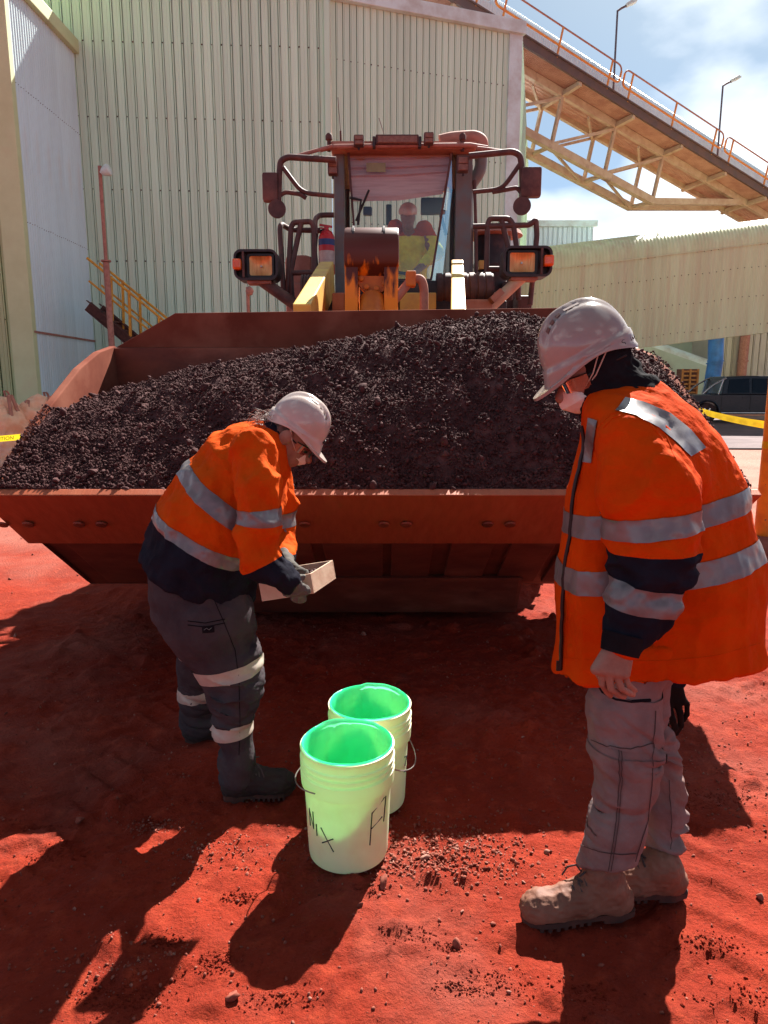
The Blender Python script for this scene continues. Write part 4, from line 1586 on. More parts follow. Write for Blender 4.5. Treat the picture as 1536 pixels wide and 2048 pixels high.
# lift arms
for pts, w in (((P(606, 650, 5.3), P(655, 556, 7.0)), .13), ((P(916, 660, 5.3), P(914, 552, 7.0)), .11)):
    mb = MB()
    a, b = pts
    low = Vector((a.x, 5.05, .95))
    for p, q in ((low, a), (a, b)):
        mb.beam(p, q, w, .30, up=(0, 0, 1))
    mb.build('lift_arm', M['ldr_yellow'], loader, bevel=.012)
mb = MB()
bpx(mb, 664, 585, 690, 640, 6.2, .3)
mb.build('arm_gusset', M['ldr_pink'], loader)
for a, b, r in ((P(604, 586, 7.1), P(646, 586, 7.1), .17), (P(872, 580, 7.1), P(985, 578, 7.1), .155)):
    mb = MB()
    d = b - a
    ring_ = []
    L = d.length
    n = 7
    pr = [(r * .8, 0)]
    for i in range(n):
        u0 = L * i / n
        pr += [(r, u0 + .004), (r, u0 + L / n * .7), (r * .93, u0 + L / n * .74), (r * .93, u0 + L / n * .96)]
    pr.append((r * .8, L))
    mb.lathe(pr, a, rot=d.to_track_quat('Z', 'Y').to_matrix(), seg=24)
    mb.build('pivot_drum', M['ldr_brown'], loader, smooth=True)
mb = MB()
bpx(mb, 612, 600, 1010, 760, 7.3, .5, .03)
bpx(mb, 690, 560, 900, 700, 7.0, .3, .03)
mb.build('front_frame', M['ldr_dark'], loader)
mb = MB()
bpx(mb, 800, 585, 872, 640, 6.8, .1, .01)
mb.build('frame_plate', M['ldr_yellow'], loader)
mb = MB()
bpx(mb, 925, 598, 985, 640, 6.9, .4, .02)
mb.beam(P(980, 604, 6.9), P(1000, 585, 6.9), .3, .06)
mb.build('step_bracket', M['ldr_pink'], loader)
# wheels
def wheel(x, y, sgn):
    e = MB()
    rt = Matrix.Rotation(R(90), 3, 'Y')
    e.lathe([(.45, -.30), (.74, -.32), (.83, -.24), (.86, 0), (.83, .24), (.74, .32), (.45, .30)], (x, y, .86), rot=rt, seg=36)
    for k in range(22):
        a_ = 2 * math.pi * k / 22
        for s_ in (-1, 1):
            c = Vector((x + s_ * .15, y + .865 * math.cos(a_ + s_ * .07), .86 + .865 * math.sin(a_ + s_ * .07)))
            e.box(c, (.28, .06, .07), rot=Matrix.Rotation(a_ + s_ * .07, 3, 'X') @ Matrix.Rotation(s_ * .35, 3, 'Z'))
    t = e.build('wheel', M['tyre'], loader, smooth=True, angle=35)
    r_ = MB()
    r_.lathe([(.45, -.05), (.43, .10), (.25, .16), (.12, .20), (.10, .26)], (x, y, .86), rot=Matrix.Rotation(R(90) * sgn, 3, 'Y'), seg=24)
    r_.build('rim', M['ldr_yellow'], t, smooth=True)
for x in (XB - 1.15, XB + 1.15):
    wheel(x, 6.35, 1 if x > 0 else -1)
for x in (.2 - 1.15, .2 + 1.15):
    wheel(x, 9.75, 1 if x > 0 else -1)
mb = MB()
mb.tube([(XB - 1.1, 6.35, .86), (XB + 1.1, 6.35, .86)], .2, 14)
mb.lathe([(.34, -.25), (.40, 0), (.34, .25)], (XB, 6.35, .86), rot=Matrix.Rotation(R(90), 3, 'X'), seg=20)
mb.build('front_axle', M['ldr_dark'], loader, smooth=True)
mb = MB()
mb.cbox((.1, 7.6, 1.25), (1.0, 3.4, .9), .05)
mb.cbox((.2, 10.4, 1.9), (1.9, 3.0, 1.5), .15)
mb.cbox((.2, 11.8, 1.2), (2.5, .7, 1.0), .12)
mb.build('rear_body', M['ldr_yellow'], loader)
for x, y in ((XB - 1.18, 6.35), (XB + 1.18, 6.35), (.2 - 1.2, 9.6), (.2 + 1.2, 9.6)):
    mb = MB()
    rows = []
    for k in range(9):
        t = math.pi * (.12 + .76 * k / 8)
        rows.append([Vector((x - .36, y - 1.0 * math.cos(t), .9 + 1.0 * math.sin(t))), Vector((x + .36, y - 1.0 * math.cos(t), .9 + 1.0 * math.sin(t)))])
    mb.sheet(rows)
    mb.sheet([[p + Vector((0, 0, .03)) for p in r_] for r_ in rows])
    mb.build('mudguard', M['ldr_dark'], loader, smooth=True)

# headlights -----------------------------------------------------------------
YH = 6.9
for (x0, y0, x1, y1, sgn, foot) in ((466, 498, 556, 560, -1, (608, 622)), (1008, 491, 1104, 553, 1, (962, 632))):
    a, c = P(x0, y0, YH), P(x1, y1, YH)
    cx, cz, w, h = (a.x + c.x) / 2, (a.z + c.z) / 2, c.x - a.x, a.z - c.z
    # housing: rounded frame ring + back shell
    def rrect(w, h, r, n=5):
        out = []
        for qx, qz, s in ((1, 1, 0), (-1, 1, 90), (-1, -1, 180), (1, -1, 270)):
            for k in range(n + 1):
                t = R(s + 90 * k / n)
                out.append((qx * (w / 2 - r) + r * math.cos(t), qz * (h / 2 - r) + r * math.sin(t)))
        return out
    o1, i1 = rrect(w, h, .07), rrect(w * .90, h * .84, .05)
    mb = MB()
    n = len(o1)
    vs, fs = [], []
    for (ring_, yy) in ((o1, .25), (o1, 0), (i1, 0), (i1, .10)):
        vs += [(cx + u, YH + yy, cz + v) for u, v in ring_]
    for r_ in range(3):
        for k in range(n):
            k2 = (k + 1) % n
            fs.append((r_ * n + k, r_ * n + k2, (r_ + 1) * n + k2, (r_ + 1) * n + k))
    fs += [tuple(range(n)), tuple(range(3 * n, 4 * n))]
    mb.add(vs, fs)
    hsg = mb.build('headlight', M['ldr_dark'], loader, smooth=True, angle=35)
    mb = MB()
    rows = []
    for j in range(9):
        rows.append([])
        for i in range(13):
            u_, v_ = -1 + 2 * i / 12, -1 + 2 * j / 8
            rows[-1].append(Vector((cx - sgn * w * .10 + u_ * w * .26, YH + .050 + .036 * (1 - u_ * u_) * (1 - v_ * v_) ** .7, cz - .005 + v_ * h * .32)))
    mb.sheet(rows)
    mb.build('reflector', M['lens'], hsg, smooth=True)
    mb = MB()
    mb.tube([(cx - sgn * w * .10, YH + .09, cz - .005), (cx - sgn * w * .10, YH + .065, cz - .005)], .010, 10)
    mb.build('bulb', M['trim_pale'], hsg, smooth=True)
    mb = MB()
    o2, i2 = rrect(w * .62, h * .78, .03), rrect(w * .52, h * .64, .02)
    vs, fs = [], []
    for (ring_, yy) in ((o2, .08), (o2, .03), (i2, .03), (i2, .08)):
        vs += [(cx - sgn * w * .10 + u, YH + yy, cz - .005 + v) for u, v in ring_]
    for r_ in range(3):
        for k in range(n):
            k2 = (k + 1) % n
            fs.append((r_ * n + k, r_ * n + k2, (r_ + 1) * n + k2, (r_ + 1) * n + k))
    mb.add(vs, fs)
    mb.build('lens_bezel', M['black'], hsg)
    mb = MB()
    mb.cbox((cx + sgn * w * .41, YH - .005, cz), (w * .20, .10, h * .36), .02)
    mb.build('indicator', M['amber'], hsg)
    mb = MB()
    mb.beam((cx + sgn * w * .275, YH - .004, cz - h * .42), (cx + sgn * w * .275, YH - .004, cz + h * .42), .02, .03, up=(0, 1, 0))
    mb.build('divider', M['ldr_brown'], hsg)
    mb = MB()
    f = P(foot[0], foot[1], YH)
    s_ = Vector((cx - sgn * .02, YH + .12, cz - h / 2 + .02))
    mb.tube([s_, Vector((f.x, YH + .12, f.z)), Vector((f.x - sgn * .25, YH + .12, f.z - .3))], .055, 12)
    mb.build('headlight_arm', M['ldr_brown'] if sgn < 0 else M['truss'], loader, smooth=True)
    mb = MB()
    mb.cbox((cx - sgn * .02, YH + .12, cz - h / 2 - .012), (w * .55, .16, .03), .01)
    mb.build('mount_plate', M['rust_pink'], loader)

# cab --------------------------------------------------------------------------
YC, YCB = 7.85, 9.35
cl, cr_ = P(668, 430, YC).x, P(944, 430, YC).x
zr, zf = P(800, 300, YC).z, 1.75
floor_z = 1.72
mb = MB()
mb.cbox(((cl + cr_) / 2, (YC + YCB) / 2 - .02, zr + .015), (cr_ - cl + .04, YCB - YC + .16, .09), .035)
roof = mb.build('cab_roof', M['ldr_pink'], loader)
mb = MB()
mb.cbox(((cl + cr_) / 2, YC - .105, zr - .01), (cr_ - cl - .25, .05, .035), .01)
mb.build('roof_lip', M['rust_pink'], roof)
mb = MB()
mb.cbox(((cl + cr_) / 2, (YC + YCB) / 2, floor_z - .1), (cr_ - cl, YCB - YC, .25), .03)
mb.cbox(((cl + cr_) / 2, YC + .06, floor_z + .18), (cr_ - cl, .08, .45), .02)
mb.build('cab_base', M['ldr_dark'], loader)
def pillar(x, y, w, d, material):
    mb = MB()
    mb.cbox((x, y, (zr + floor_z) / 2), (w, d, zr - floor_z), .015)
    mb.build('cab_pillar', material, loader)
pillar(cl + .055, YC + .10, .11, .14, M['cabgrey'])
pillar(cr_ - .085, YC + .10, .17, .14, M['cabgrey'])
pillar(cl + .05, YCB - .06, .10, .10, M['ldr_dark'])
pillar(cr_ - .05, YCB - .06, .10, .10, M['ldr_dark'])
pillar(cl + .04, YC + .78, .07, .09, M['ldr_dark'])
pillar(cr_ - .04, YC + .78, .07, .09, M['ldr_dark'])
def pane(pts, nm='window_pane'):
    mb = MB()
    mb.add(pts, [tuple(range(len(pts)))])
    return mb.build(nm, M['glass'], loader)
fa, fb, fc, fd = P(697, 306, YC), P(903, 306, YC), P(862, 560, YC), P(716, 560, YC)
pane([fa, fb, fc, fd], 'windscreen')
yb_ = YC + .17
pane([fa, fd, Vector((cl + .10, yb_, fd.z)), Vector((cl + .10, yb_, fa.z))])
M['glass_side'] = glass_mat('cab_glass_side', (.55, .62, .7), (.85, .95, 1), .35)
pq = pane([fb, Vector((cr_ - .16, yb_, fb.z)), Vector((cr_ - .16, yb_, fc.z)), fc])
pq.data.materials[0] = M['glass_side']
pane([Vector((cl + .02, YC + .2, zr)), Vector((cl + .02, YCB - .1, zr)), Vector((cl + .02, YCB - .1, floor_z)), Vector((cl + .02, YC + .2, floor_z))])
pane([Vector((cr_ - .02, YC + .2, zr)), Vector((cr_ - .02, YCB - .1, zr)), Vector((cr_ - .02, YCB - .1, floor_z)), Vector((cr_ - .02, YC + .2, floor_z))])
pane([Vector((cl + .1, YCB - .03, zr)), Vector((cr_ - .1, YCB - .03, zr)), Vector((cr_ - .1, YCB - .03, floor_z + .35)), Vector((cl + .1, YCB - .03, floor_z + .35))])
M['seal'] = mat('rubber_seal', (.03, .022, .022), .7)
for a, b in ((fa, fd), (fb, fc), (fd, fc)):
    mb = MB()
    mb.beam(a + Vector((0, -.005, 0)), b + Vector((0, -.005, 0)), .022, .022, up=(0, 1, 0))
    mb.build('glazing_bar', M['ldr_brown'], loader)
# pleated pink sheet inside the glass, standing in for a reflection
M['pink_reflection'] = mat('glass_reflection', (0.66, 0.46, 0.41), 0.8, k=1, c2=(0.54, 0.35, 0.31), scale=3, stretch=(1, 1, 12))
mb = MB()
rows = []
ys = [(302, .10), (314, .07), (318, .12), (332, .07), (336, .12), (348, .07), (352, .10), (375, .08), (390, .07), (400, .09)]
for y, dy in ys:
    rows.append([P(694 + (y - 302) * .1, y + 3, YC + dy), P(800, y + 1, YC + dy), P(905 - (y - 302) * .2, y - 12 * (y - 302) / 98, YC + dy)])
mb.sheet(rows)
mb.build('glass_reflection', M['pink_reflection'], loader)
mb = MB()
a = P(752, 335, YC + .035)
mb.box((a.x, a.y, a.z), (.20, .006, .09))
mb.build('sticker', mat('yellow_sticker', (.62, .50, .12), .6), loader)
for x0, x1, y0 in ((668, 740, 520), (866, 930, 530)):
    pass
mb = MB()                                                               # seat
mb.cbox((P(800, 500, 8.9).x, 9.0, floor_z + .55), (.55, .5, .14), .05)
mb.cbox((P(800, 500, 9.1).x, 9.20, floor_z + 1.0), (.52, .14, .95), .05)
mb.build('seat', M['black'], loader)
mb = MB()
x_ = P(798, 520, 8.3).x
ring_ = [Vector((x_ + .2 * math.cos(2 * math.pi * k / 20), 8.28 + .1 * math.sin(2 * math.pi * k / 20), floor_z + .88 + .17 * math.sin(2 * math.pi * k / 20))) for k in range(20)]
mb.tube(ring_, .018, 8, closed=True)
mb.tube([(x_, 8.28, floor_z + .88), (x_, 8.05, floor_z + .3)], .04, 8)
mb.tube([ring_[0], ring_[10]], .014, 6)
mb.build('steering_wheel', M['black'], loader, smooth=True)
mb = MB()
bpx(mb, 842, 394, 892, 428, 8.2, .08, .02)
mb.tube([P(880, 425, 8.25), P(893, 470, 8.25)], .02, 6)
bpx(mb, 772, 408, 783, 450, 8.9, .06, .02)
mb.build('monitor', M['black'], loader)
mb = MB()
mb.tube([P(712, 442, YC - .03), P(738, 380, YC - .05)], .012, 6)
mb.tube([P(716, 450, YC - .03), P(722, 400, YC - .06), P(700, 395, YC - .06)], .014, 6)
bpx(mb, 726, 412, 744, 430, YC + .15, .08, .02)
mb.build('wiper', M['black'], loader, smooth=True)
# roof rack, light bar, work lights
mb = MB()
mb.tube([P(640, 300, YC - .15), P(672, 293, YC - .15), P(940, 290, YC - .15), P(975, 296, YC - .15)], .022, 10)
mb.build('roof_rail', M['rust_pink'], loader, smooth=True)
mb = MB()
bpx(mb, 751, 268, 838, 288, YC - .2, .10, .015)
lb = mb.build('light_bar', M['ldr_brown'], loader)
mb = MB()
bpx(mb, 755, 271, 834, 285, YC - .215, .03, .006)
mb.build('led_strip', M['led'], lb)
for sx in (748, 840):
    mb = MB()
    bpx(mb, sx - 3, 272, sx + 3, 294, YC - .2, .08, .008)
    mb.build('bracket', M['ldr_dark'], lb)
for (x0, y0, x1, y1) in ((707, 268, 728, 291), (848, 263, 868, 287), (655, 318, 676, 349), (915, 311, 938, 343)):
    mb = MB()
    bpx(mb, x0, y0, x1, y1, YC - .25, .09, .018)
    wlt = mb.build('work_light', M['ldr_brown'], loader)
    mb = MB()
    bpx(mb, x0 + 2.5, y0 + 2.5, x1 - 2.5, (y0 + y1) / 2 - .6, YC - .262, .02, .006)
    bpx(mb, x0 + 2.5, (y0 + y1) / 2 + .6, x1 - 2.5, y1 - 3, YC - .262, .02, .006)
    mb.build('lens', M['led'], wlt)
    mb = MB()
    bpx(mb, (x0 + x1) / 2 - 2, y1 - 2, (x0 + x1) / 2 + 2, y1 + 8, YC - .2, .03, .004)
    mb.build('bracket', M['ldr_dark'], wlt)
# mirrors
def mirror(sgn, path, brace, brace2, rect, rnd):
    ym = YC - .35
    mb = MB()
    mb.tube(fillet([P(x, y, ym) for x, y in path], .12), .030, 10)
    mb.build('mirror_arm', M['ldr_brown'], loader, smooth=True)
    for b in (brace, brace2):
        mb = MB()
        mb.tube(fillet([P(x, y, ym) for x, y in b], .10), .022, 8)
        mb.build('mirror_brace', M['ldr_brown'], loader, smooth=True)
    mb = MB()
    bpx(mb, *rect, ym - .06, .11, .045)
    h_ = mb.build('mirror', M['ldr_brown'], loader, smooth=True)
    mb = MB()
    x0, y0, x1, y1 = rect
    bpx(mb, x0 + 3, y0 + 4, x1 - 3, y1 - 4, ym + .05, .012, .004)
    mb.build('mirror_glass', M['glass'], h_)
    mb = MB()
    c = P(rnd[0], rnd[1], ym - .04)
    rr = rnd[2] * pxm(c)
    mb.lathe([(rr * .3, .10), (rr * .75, .07), (rr, .0), (rr * .96, -.02)], c, rot=Matrix.Rotation(R(-90), 3, 'X') @ Matrix.Rotation(R(15 * sgn), 3, 'Y'), seg=24)
    mb.build('convex_mirror', M['ldr_brown'], loader, smooth=True)
mirror(-1, [(672, 320), (575, 314), (561, 322), (559, 345), (557, 405), (555, 418)], [(566, 335), (604, 386), (668, 392)], [(558, 392), (570, 384), (600, 388), (612, 396)], (523, 343, 556, 402), (554, 418, 18))
mirror(1, [(938, 312), (1025, 303), (1040, 310), (1044, 335), (1045, 392), (1043, 410)], [(1040, 328), (1005, 378), (946, 384)], [(1045, 390), (1035, 375), (1020, 378), (985, 384)], (1043, 332, 1083, 393), (1044, 412, 18))
mb = MB()
mb.tube([P(590, 313, YC - .3), P(665, 292, YC - .2)], .018, 8)
mb.tube([P(955, 296, YC - .2), P(1010, 303, YC - .3)], .018, 8)
mb.build('rail_stay', M['rust_pink'], loader, smooth=True)
for x in (658, 925):
    mb = MB()
    c = P(x, 286, YC - .1)
    mb.lathe([(.02, -.08), (.02, .02), (.035, .03), (.035, .07), (.02, .09)], c, seg=10)
    mb.build('beacon', M['brown_steel'], loader, smooth=True)
mb = MB()
mb.tube([P(682, 300, YC), P(681, 262, YC)], [.014, .01], 6)
mb.tube([P(681, 262, YC), P(676, 195, YC)], .004, 5)
mb.build('aerial', M['brown_steel'], loader)
mb = MB()
mb.tube([P(768, 268, YC + .3), P(758, 236, YC + .3)], .004, 5)
mb.build('aerial', M['brown_steel'], loader)
# intake pipe over the roof and down the right pillar
mb = MB()
ye = YC + .15
mb.tube(fillet([P(880, 285, ye), P(905, 279, ye), P(948, 276, ye), P(962, 282, ye), P(963, 300, ye), P(963, 306, ye)], .10), .075, 14)
mb.build('intake_duct', M['ldr_pink'], loader, smooth=True)
mb = MB()
mb.tube(fillet([P(962, 300, ye), P(962, 340, ye), P(936, 378, ye), P(934, 400, ye), P(934, 590, ye)], .08), .065, 14)
mb.build('intake_pipe', M['cabgrey'], loader, smooth=True)
mb = MB()
mb.tube([P(949, 360, ye - .1), P(952, 470, ye - .1), P(953, 560, ye - .1)], .018, 8)
mb.tube([P(940, 376, ye), P(940, 330, ye)], .03, 8)
mb.build('door_rail', M['ldr_brown'], loader, smooth=True)
# hand rails
yr = 7.3
def rails(name, paths, r=.026):
    for p in paths:
        mb = MB()
        mb.tube(fillet([P(x, y, yr + (d[0] if d else 0)) for x, y, *d in p], .09), r, 10)
        mb.build(name, M['ldr_brown'], loader, smooth=True)
rails('guard_rail', [[(574, 600), (582, 455), (587, 445), (622, 443), (628, 455), (628, 548)], [(602, 446), (581, 545), (585, 605)], [(583, 546), (628, 545)],
                     [(568, 600), (559, 446), (582, 460, .3), (640, 461, .3)], [(630, 470), (630, 438, .2), (640, 430, .4), (668, 430, .4)],
                     [(972, 600), (975, 448), (980, 437), (1018, 437), (1027, 450), (1034, 500), (1037, 600)], [(1003, 440), (1018, 500), (1020, 600)], [(976, 538), (1012, 538)],
                     [(946, 453), (1060, 450), (1072, 438), (1074, 470), (1072, 490), (1060, 610)]])
# exhaust / pre-cleaner drum on the right, fuel tank pod on the left
mb = MB()
c = P(983, 540, 8.2)
mb.lathe([(.16, -.6), (.20, -.25), (.20, .02), (.205, .03), (.205, .06), (.20, .07), (.20, .34)], c, seg=24)
pc = mb.build('pre_cleaner', M['ldr_dark'], loader, smooth=True)
mb = MB()
mb.lathe([(.20, .34), (.33, .35), (.30, .40), (.15, .45), (.03, .46)], c, seg=24)
mb.build('rain_cap', M['rust_pink'], pc, smooth=True)
mb = MB()
bpx(mb, 958, 520, 968, 538, 8.0, .08, .01)
mb.build('service_cap', M['ldr_yellow'], pc)
mb = MB()
bpx(mb, 568, 508, 626, 650, 7.7, .45, .12)
tk = mb.build('hydraulic_tank', M['ldr_pink'], loader, smooth=True)
mb = MB()
bpx(mb, 582, 566, 612, 640, 7.66, .06, .06)
mb.build('tank_hatch', M['rust_pink'], tk)
mb = MB()
bpx(mb, 1035, 590, 1062, 700, 7.5, .3, .04)
bpx(mb, 1010, 560, 1040, 700, 7.8, .3, .04)
mb.build('ladder_box', M['ldr_brown'], loader)

# fire extinguisher on the cab's left
fe = empty('fire_extinguisher', (P(654, 550, 7.65).x, 7.65, P(654, 560, 7.65).z), 'red fire extinguisher with blue band beside the loader cab', 'fire extinguisher')
c = P(654, 552, 7.65)
ht = P(654, 460, 7.65).z - c.z
mb = MB()
mb.lathe([(.07, 0), (.082, .02), (.082, ht - .07), (.06, ht - .02), (.03, ht)], c, seg=20)
mb.build('cylinder', M['red'], fe, smooth=True)
mb = MB()
mb.lathe([(.0835, ht - .155), (.0835, ht - .095)], c, seg=20, capb=False, capt=False)
mb.build('band', M['bluelab'], fe, smooth=True)
mb = MB()
mb.lathe([(.0835, ht - .34), (.0835, ht - .21)], c, seg=20, capb=False, capt=False)
mb.build('label', M['paper'], fe, smooth=True)
mb = MB()
mb.tube(fillet([c + Vector((-.02, 0, ht)), c + Vector((-.09, -.02, ht - .02)), c + Vector((-.11, -.02, ht - .2)), c + Vector((-.085, -.06, ht - .45))], .05), .012, 8)
mb.build('hose', M['black'], fe, smooth=True)
mb = MB()
mb.beam(c + Vector((-.07, 0, ht + .05)), c + Vector((.06, 0, ht + .03)), .02, .02)
mb.beam(c + Vector((-.07, 0, ht + .02)), c + Vector((.02, 0, ht + .01)), .02, .012)
mb.lathe([(.025, 0), (.025, .04)], c + Vector((0, 0, ht)), seg=10)
mb.build('valve', M['red'], fe)
# ------------------------------------------------------------------ people
def fabric(name, c1, c2=None, rough=.85, bump=.55, c3=None, s3=5, lo3=.55, hi3=.75, scale=9, k=.64):
    return mat(name, c1, rough, k=k, c2=c2, scale=scale, bump=bump, bscale=13, spec=.04, c3=c3, s3=s3, lo3=lo3, hi3=hi3, bdist=.03)
M['hivis'] = fabric('hi_vis_orange', (0.88, 0.088, 0.003), (0.78, 0.066, 0.002))
M['hivis2'] = fabric('hi_vis_shirt', (0.86, 0.112, 0.006), (0.76, 0.084, 0.005))
M['navy'] = fabric('navy_cloth', (0.022, 0.022, 0.036), (0.016, 0.015, 0.024))
M['charcoal'] = fabric('charcoal_cloth', (0.022, 0.018, 0.022), (0.014, 0.012, 0.015))
M['tape'] = mat('reflective_tape', (0.30, 0.27, 0.27), .35, metal=.2, c2=(0.23, 0.20, 0.20), scale=10, bump=.25, bscale=30, bdist=.004)
M['tr_grey'] = fabric('dusty_grey_trousers', (0.35, 0.25, 0.235), (0.27, 0.18, 0.17), c3=(0.36, 0.20, 0.155), s3=4)
M['tr_dark'] = mat('dark_stitching', (.10, .06, .055), .9)
M['tr_navy'] = fabric('dark_work_trousers', (0.095, 0.078, 0.084), (0.068, 0.053, 0.060), c3=(0.14, 0.085, 0.075), s3=4)
M['skin'] = mat('skin', (0.46, 0.24, 0.17), .55, c2=(0.38, 0.17, 0.12), scale=30, bump=.3, bscale=90, bdist=.003)
M['helmet'] = mat('hard_hat_white', (0.74, 0.62, 0.56), .16, c2=(0.66, 0.52, 0.46), scale=5, spec=.5, c3=(0.5, 0.34, 0.28), s3=4, lo3=.62, hi3=.85)
M['mask'] = mat('dust_mask', (0.85, 0.77, 0.68), k=0.9, rough=.9, c2=(0.80, 0.70, 0.60), scale=14, bump=.2, bscale=200)
M['elastic'] = mat('mask_strap', (0.55, 0.42, 0.33), k=0.9, rough=.8)
M['hair'] = mat('brown_hair', (0.14, 0.075, 0.055), .55, c2=(0.07, 0.04, 0.03), scale=12, stretch=(4, 4, 1))
M['hairw'] = mat('sunlit_hair_wisps', (0.42, 0.29, 0.24), .5)  # paler than the hair: sunlight on the wisps is painted into their colour
M['boot_tan'] = mat('dusty_tan_leather', (0.25, 0.095, 0.055), .7, c2=(0.36, 0.165, 0.105), scale=7, bump=.25, bscale=50, c3=(0.16, 0.06, 0.04), s3=6, lo3=.55, hi3=.75)
M['boot_dark'] = mat('dark_leather', (0.030, 0.020, 0.019), .8, c2=(0.05, 0.026, 0.022), scale=9, bump=.2, bscale=50)
M['sole'] = mat('boot_sole', (0.075, 0.032, 0.025), .9, c2=(0.16, 0.05, 0.033), scale=12)
M['lace'] = mat('boot_lace', (0.11, 0.075, 0.07), .9)
M['glove_grey'] = fabric('grey_glove', (0.20, 0.185, 0.17), (0.13, 0.12, 0.11))
M['glove_black'] = fabric('black_glove', (0.018, 0.014, 0.013), (0.03, 0.02, 0.018))
M['zip'] = mat('black_zip', (0.015, 0.013, 0.014), .45)
M['lens_clear'] = glass_mat('safety_lens', (.7, .75, .72), (1, 1, 1), .10)

def Cc(px, py, Y, rpx):
    p = P(px, py, Y)
    return p, rpx * pxm(p)
def chainpx(rows):
    q = [Cc(*r_) for r_ in rows]
    return [p for p, _ in q], [r_ for _, r_ in q]

def helmet(name, root, c, f, scale, seed):
    """hard hat with crest, brim and peak; c centre of the rim, f facing direction (tilted)"""
    f = Vector(f).normalized()
    y = Vector((0, 0, 1)).cross(f).normalized()
    u = f.cross(y).normalized()
    n = 56
    rings = []
    def rim(phi):
        return .142 * math.cos(phi), .115 * math.sin(phi)
    def brim_z(phi):
        cf = math.cos(phi)
        side = math.sin(phi) ** 2
        return -.030 + .030 * side ** 2 - (.018 * max(0, cf) ** 3) - (.012 * max(0, -cf) ** 2)
    def ring_(fr, z, peak=0.0, sc=1.0):
        out = []
        for k in range(n):
            a = 2 * math.pi * k / n
            x_, y_ = rim(a)
            pk = peak * max(0, math.cos(a)) ** 2.2
            out.append((x_ * sc * fr + pk, y_ * sc * fr, z if not callable(z) else z(a)))
        return out
    rings.append(ring_(.965, lambda a: brim_z(a) + .002))
    rings.append(ring_(1.0, brim_z, .052))
    rings.append(ring_(1.035, lambda a: brim_z(a) - .004, .062))
    rings.append(ring_(1.035, lambda a: brim_z(a) + .001, .062))
    rings.append(ring_(1.01, lambda a: brim_z(a) + .010, .020))
    rings.append(ring_(1.03, lambda a: .008 + .3 * brim_z(a), .004))
    rings.append(ring_(1.025, .014))
    rings.append(ring_(.985, .018))
    for i in range(1, 15):
        t = (math.pi / 2) * i / 15
        fr = .985 * math.cos(t) ** .82
        rings.append([(x_, y_, .018 + .142 * math.sin(t)) for x_, y_, _ in ring_(fr, 0)])
    vs = []
    for ri, r_ in enumerate(rings):
        for x_, y_, z_ in r_:
            if ri >= 7:
                h_ = max(0, min(1, (z_ - .05) / .05))
                crest = max(0, 1 - (abs(y_) / .026) ** 4) * h_
                groove = math.exp(-((abs(y_) - .040) / .007) ** 2) * h_
                z_ = z_ + .010 * crest - .006 * groove
                # a raised side panel
                y_ = y_ * (1 + .022 * max(0, 1 - ((x_ - .01) / .09) ** 6) * max(0, 1 - ((z_ - .06) / .035) ** 6))
            vs.append(Vector(c) + (f * x_ + y * y_ + u * z_) * scale)
    vs.append(Vector(c) + u * (.018 + .142 + .010) * scale)
    fs = []
    m = len(rings)
    for i in range(m - 1):
        for k in range(n):
            k2 = (k + 1) % n
            fs.append((i * n + k, i * n + k2, (i + 1) * n + k2, (i + 1) * n + k))
    for k in range(n): fs.append(((m - 1) * n + k, (m - 1) * n + (k + 1) % n, m * n))
    mb = MB()
    mb.add(vs, fs)
    h_ = mb.build(name, M['helmet'], root, smooth=True, angle=55)
    so = h_.modifiers.new('solid', 'SOLIDIFY')
    so.thickness = -.003
    # vents each side of the crest
    def hp(x_, y_, extra=.0):
        # point on the dome
        ex, ey = x_ / .142, y_ / .115
        q = min(.999, math.hypot(ex, ey) / .985)
        t = math.acos(q ** (1 / .82))
        return Vector(c) + (f * x_ + y * y_ + u * (.018 + .142 * math.sin(t) + extra)) * scale
    for sgn in (-1, 1):
        for x0, x1 in ((.035, .050), (.060, .073), (.082, .094), (-.03, .02)):
            mb = MB()
            q = [hp(x0, sgn * .034, .0045), hp(x1, sgn * .034, .0045), hp(x1, sgn * .047, .0045), hp(x0, sgn * .047, .0045)]
            mb.prism(q, u * .002 * scale)
            mb.build('vent', M['ldr_brown'], h_)
    return h_, f, y, u

def hand_prims(S, wrist, palm_end, lat, nrm, fingers, thumb, r=.0088, k=.006):
    """palm from wrist to knuckles (lat = across the knuckles) and jointed fingers given as point lists"""
    wrist, palm_end, lat = Vector(wrist), Vector(palm_end), Vector(lat).normalized()
    for t in (-.033, -.011, .011, .033):
        S.cone(wrist + lat * t * .55, palm_end + lat * t, .017, .0145, .012)
    for i, pts in enumerate(fingers):
        rr = r * (.98, 1.03, 1.0, .86)[i % 4]
        S.chain(pts, [rr * 1.12] + [rr * (1 - .07 * j) for j in range(1, len(pts))], k)
    if thumb: S.chain(thumb, [r * 1.5] + [r * (1.12 - .06 * j) for j in range(1, len(thumb))], .010)

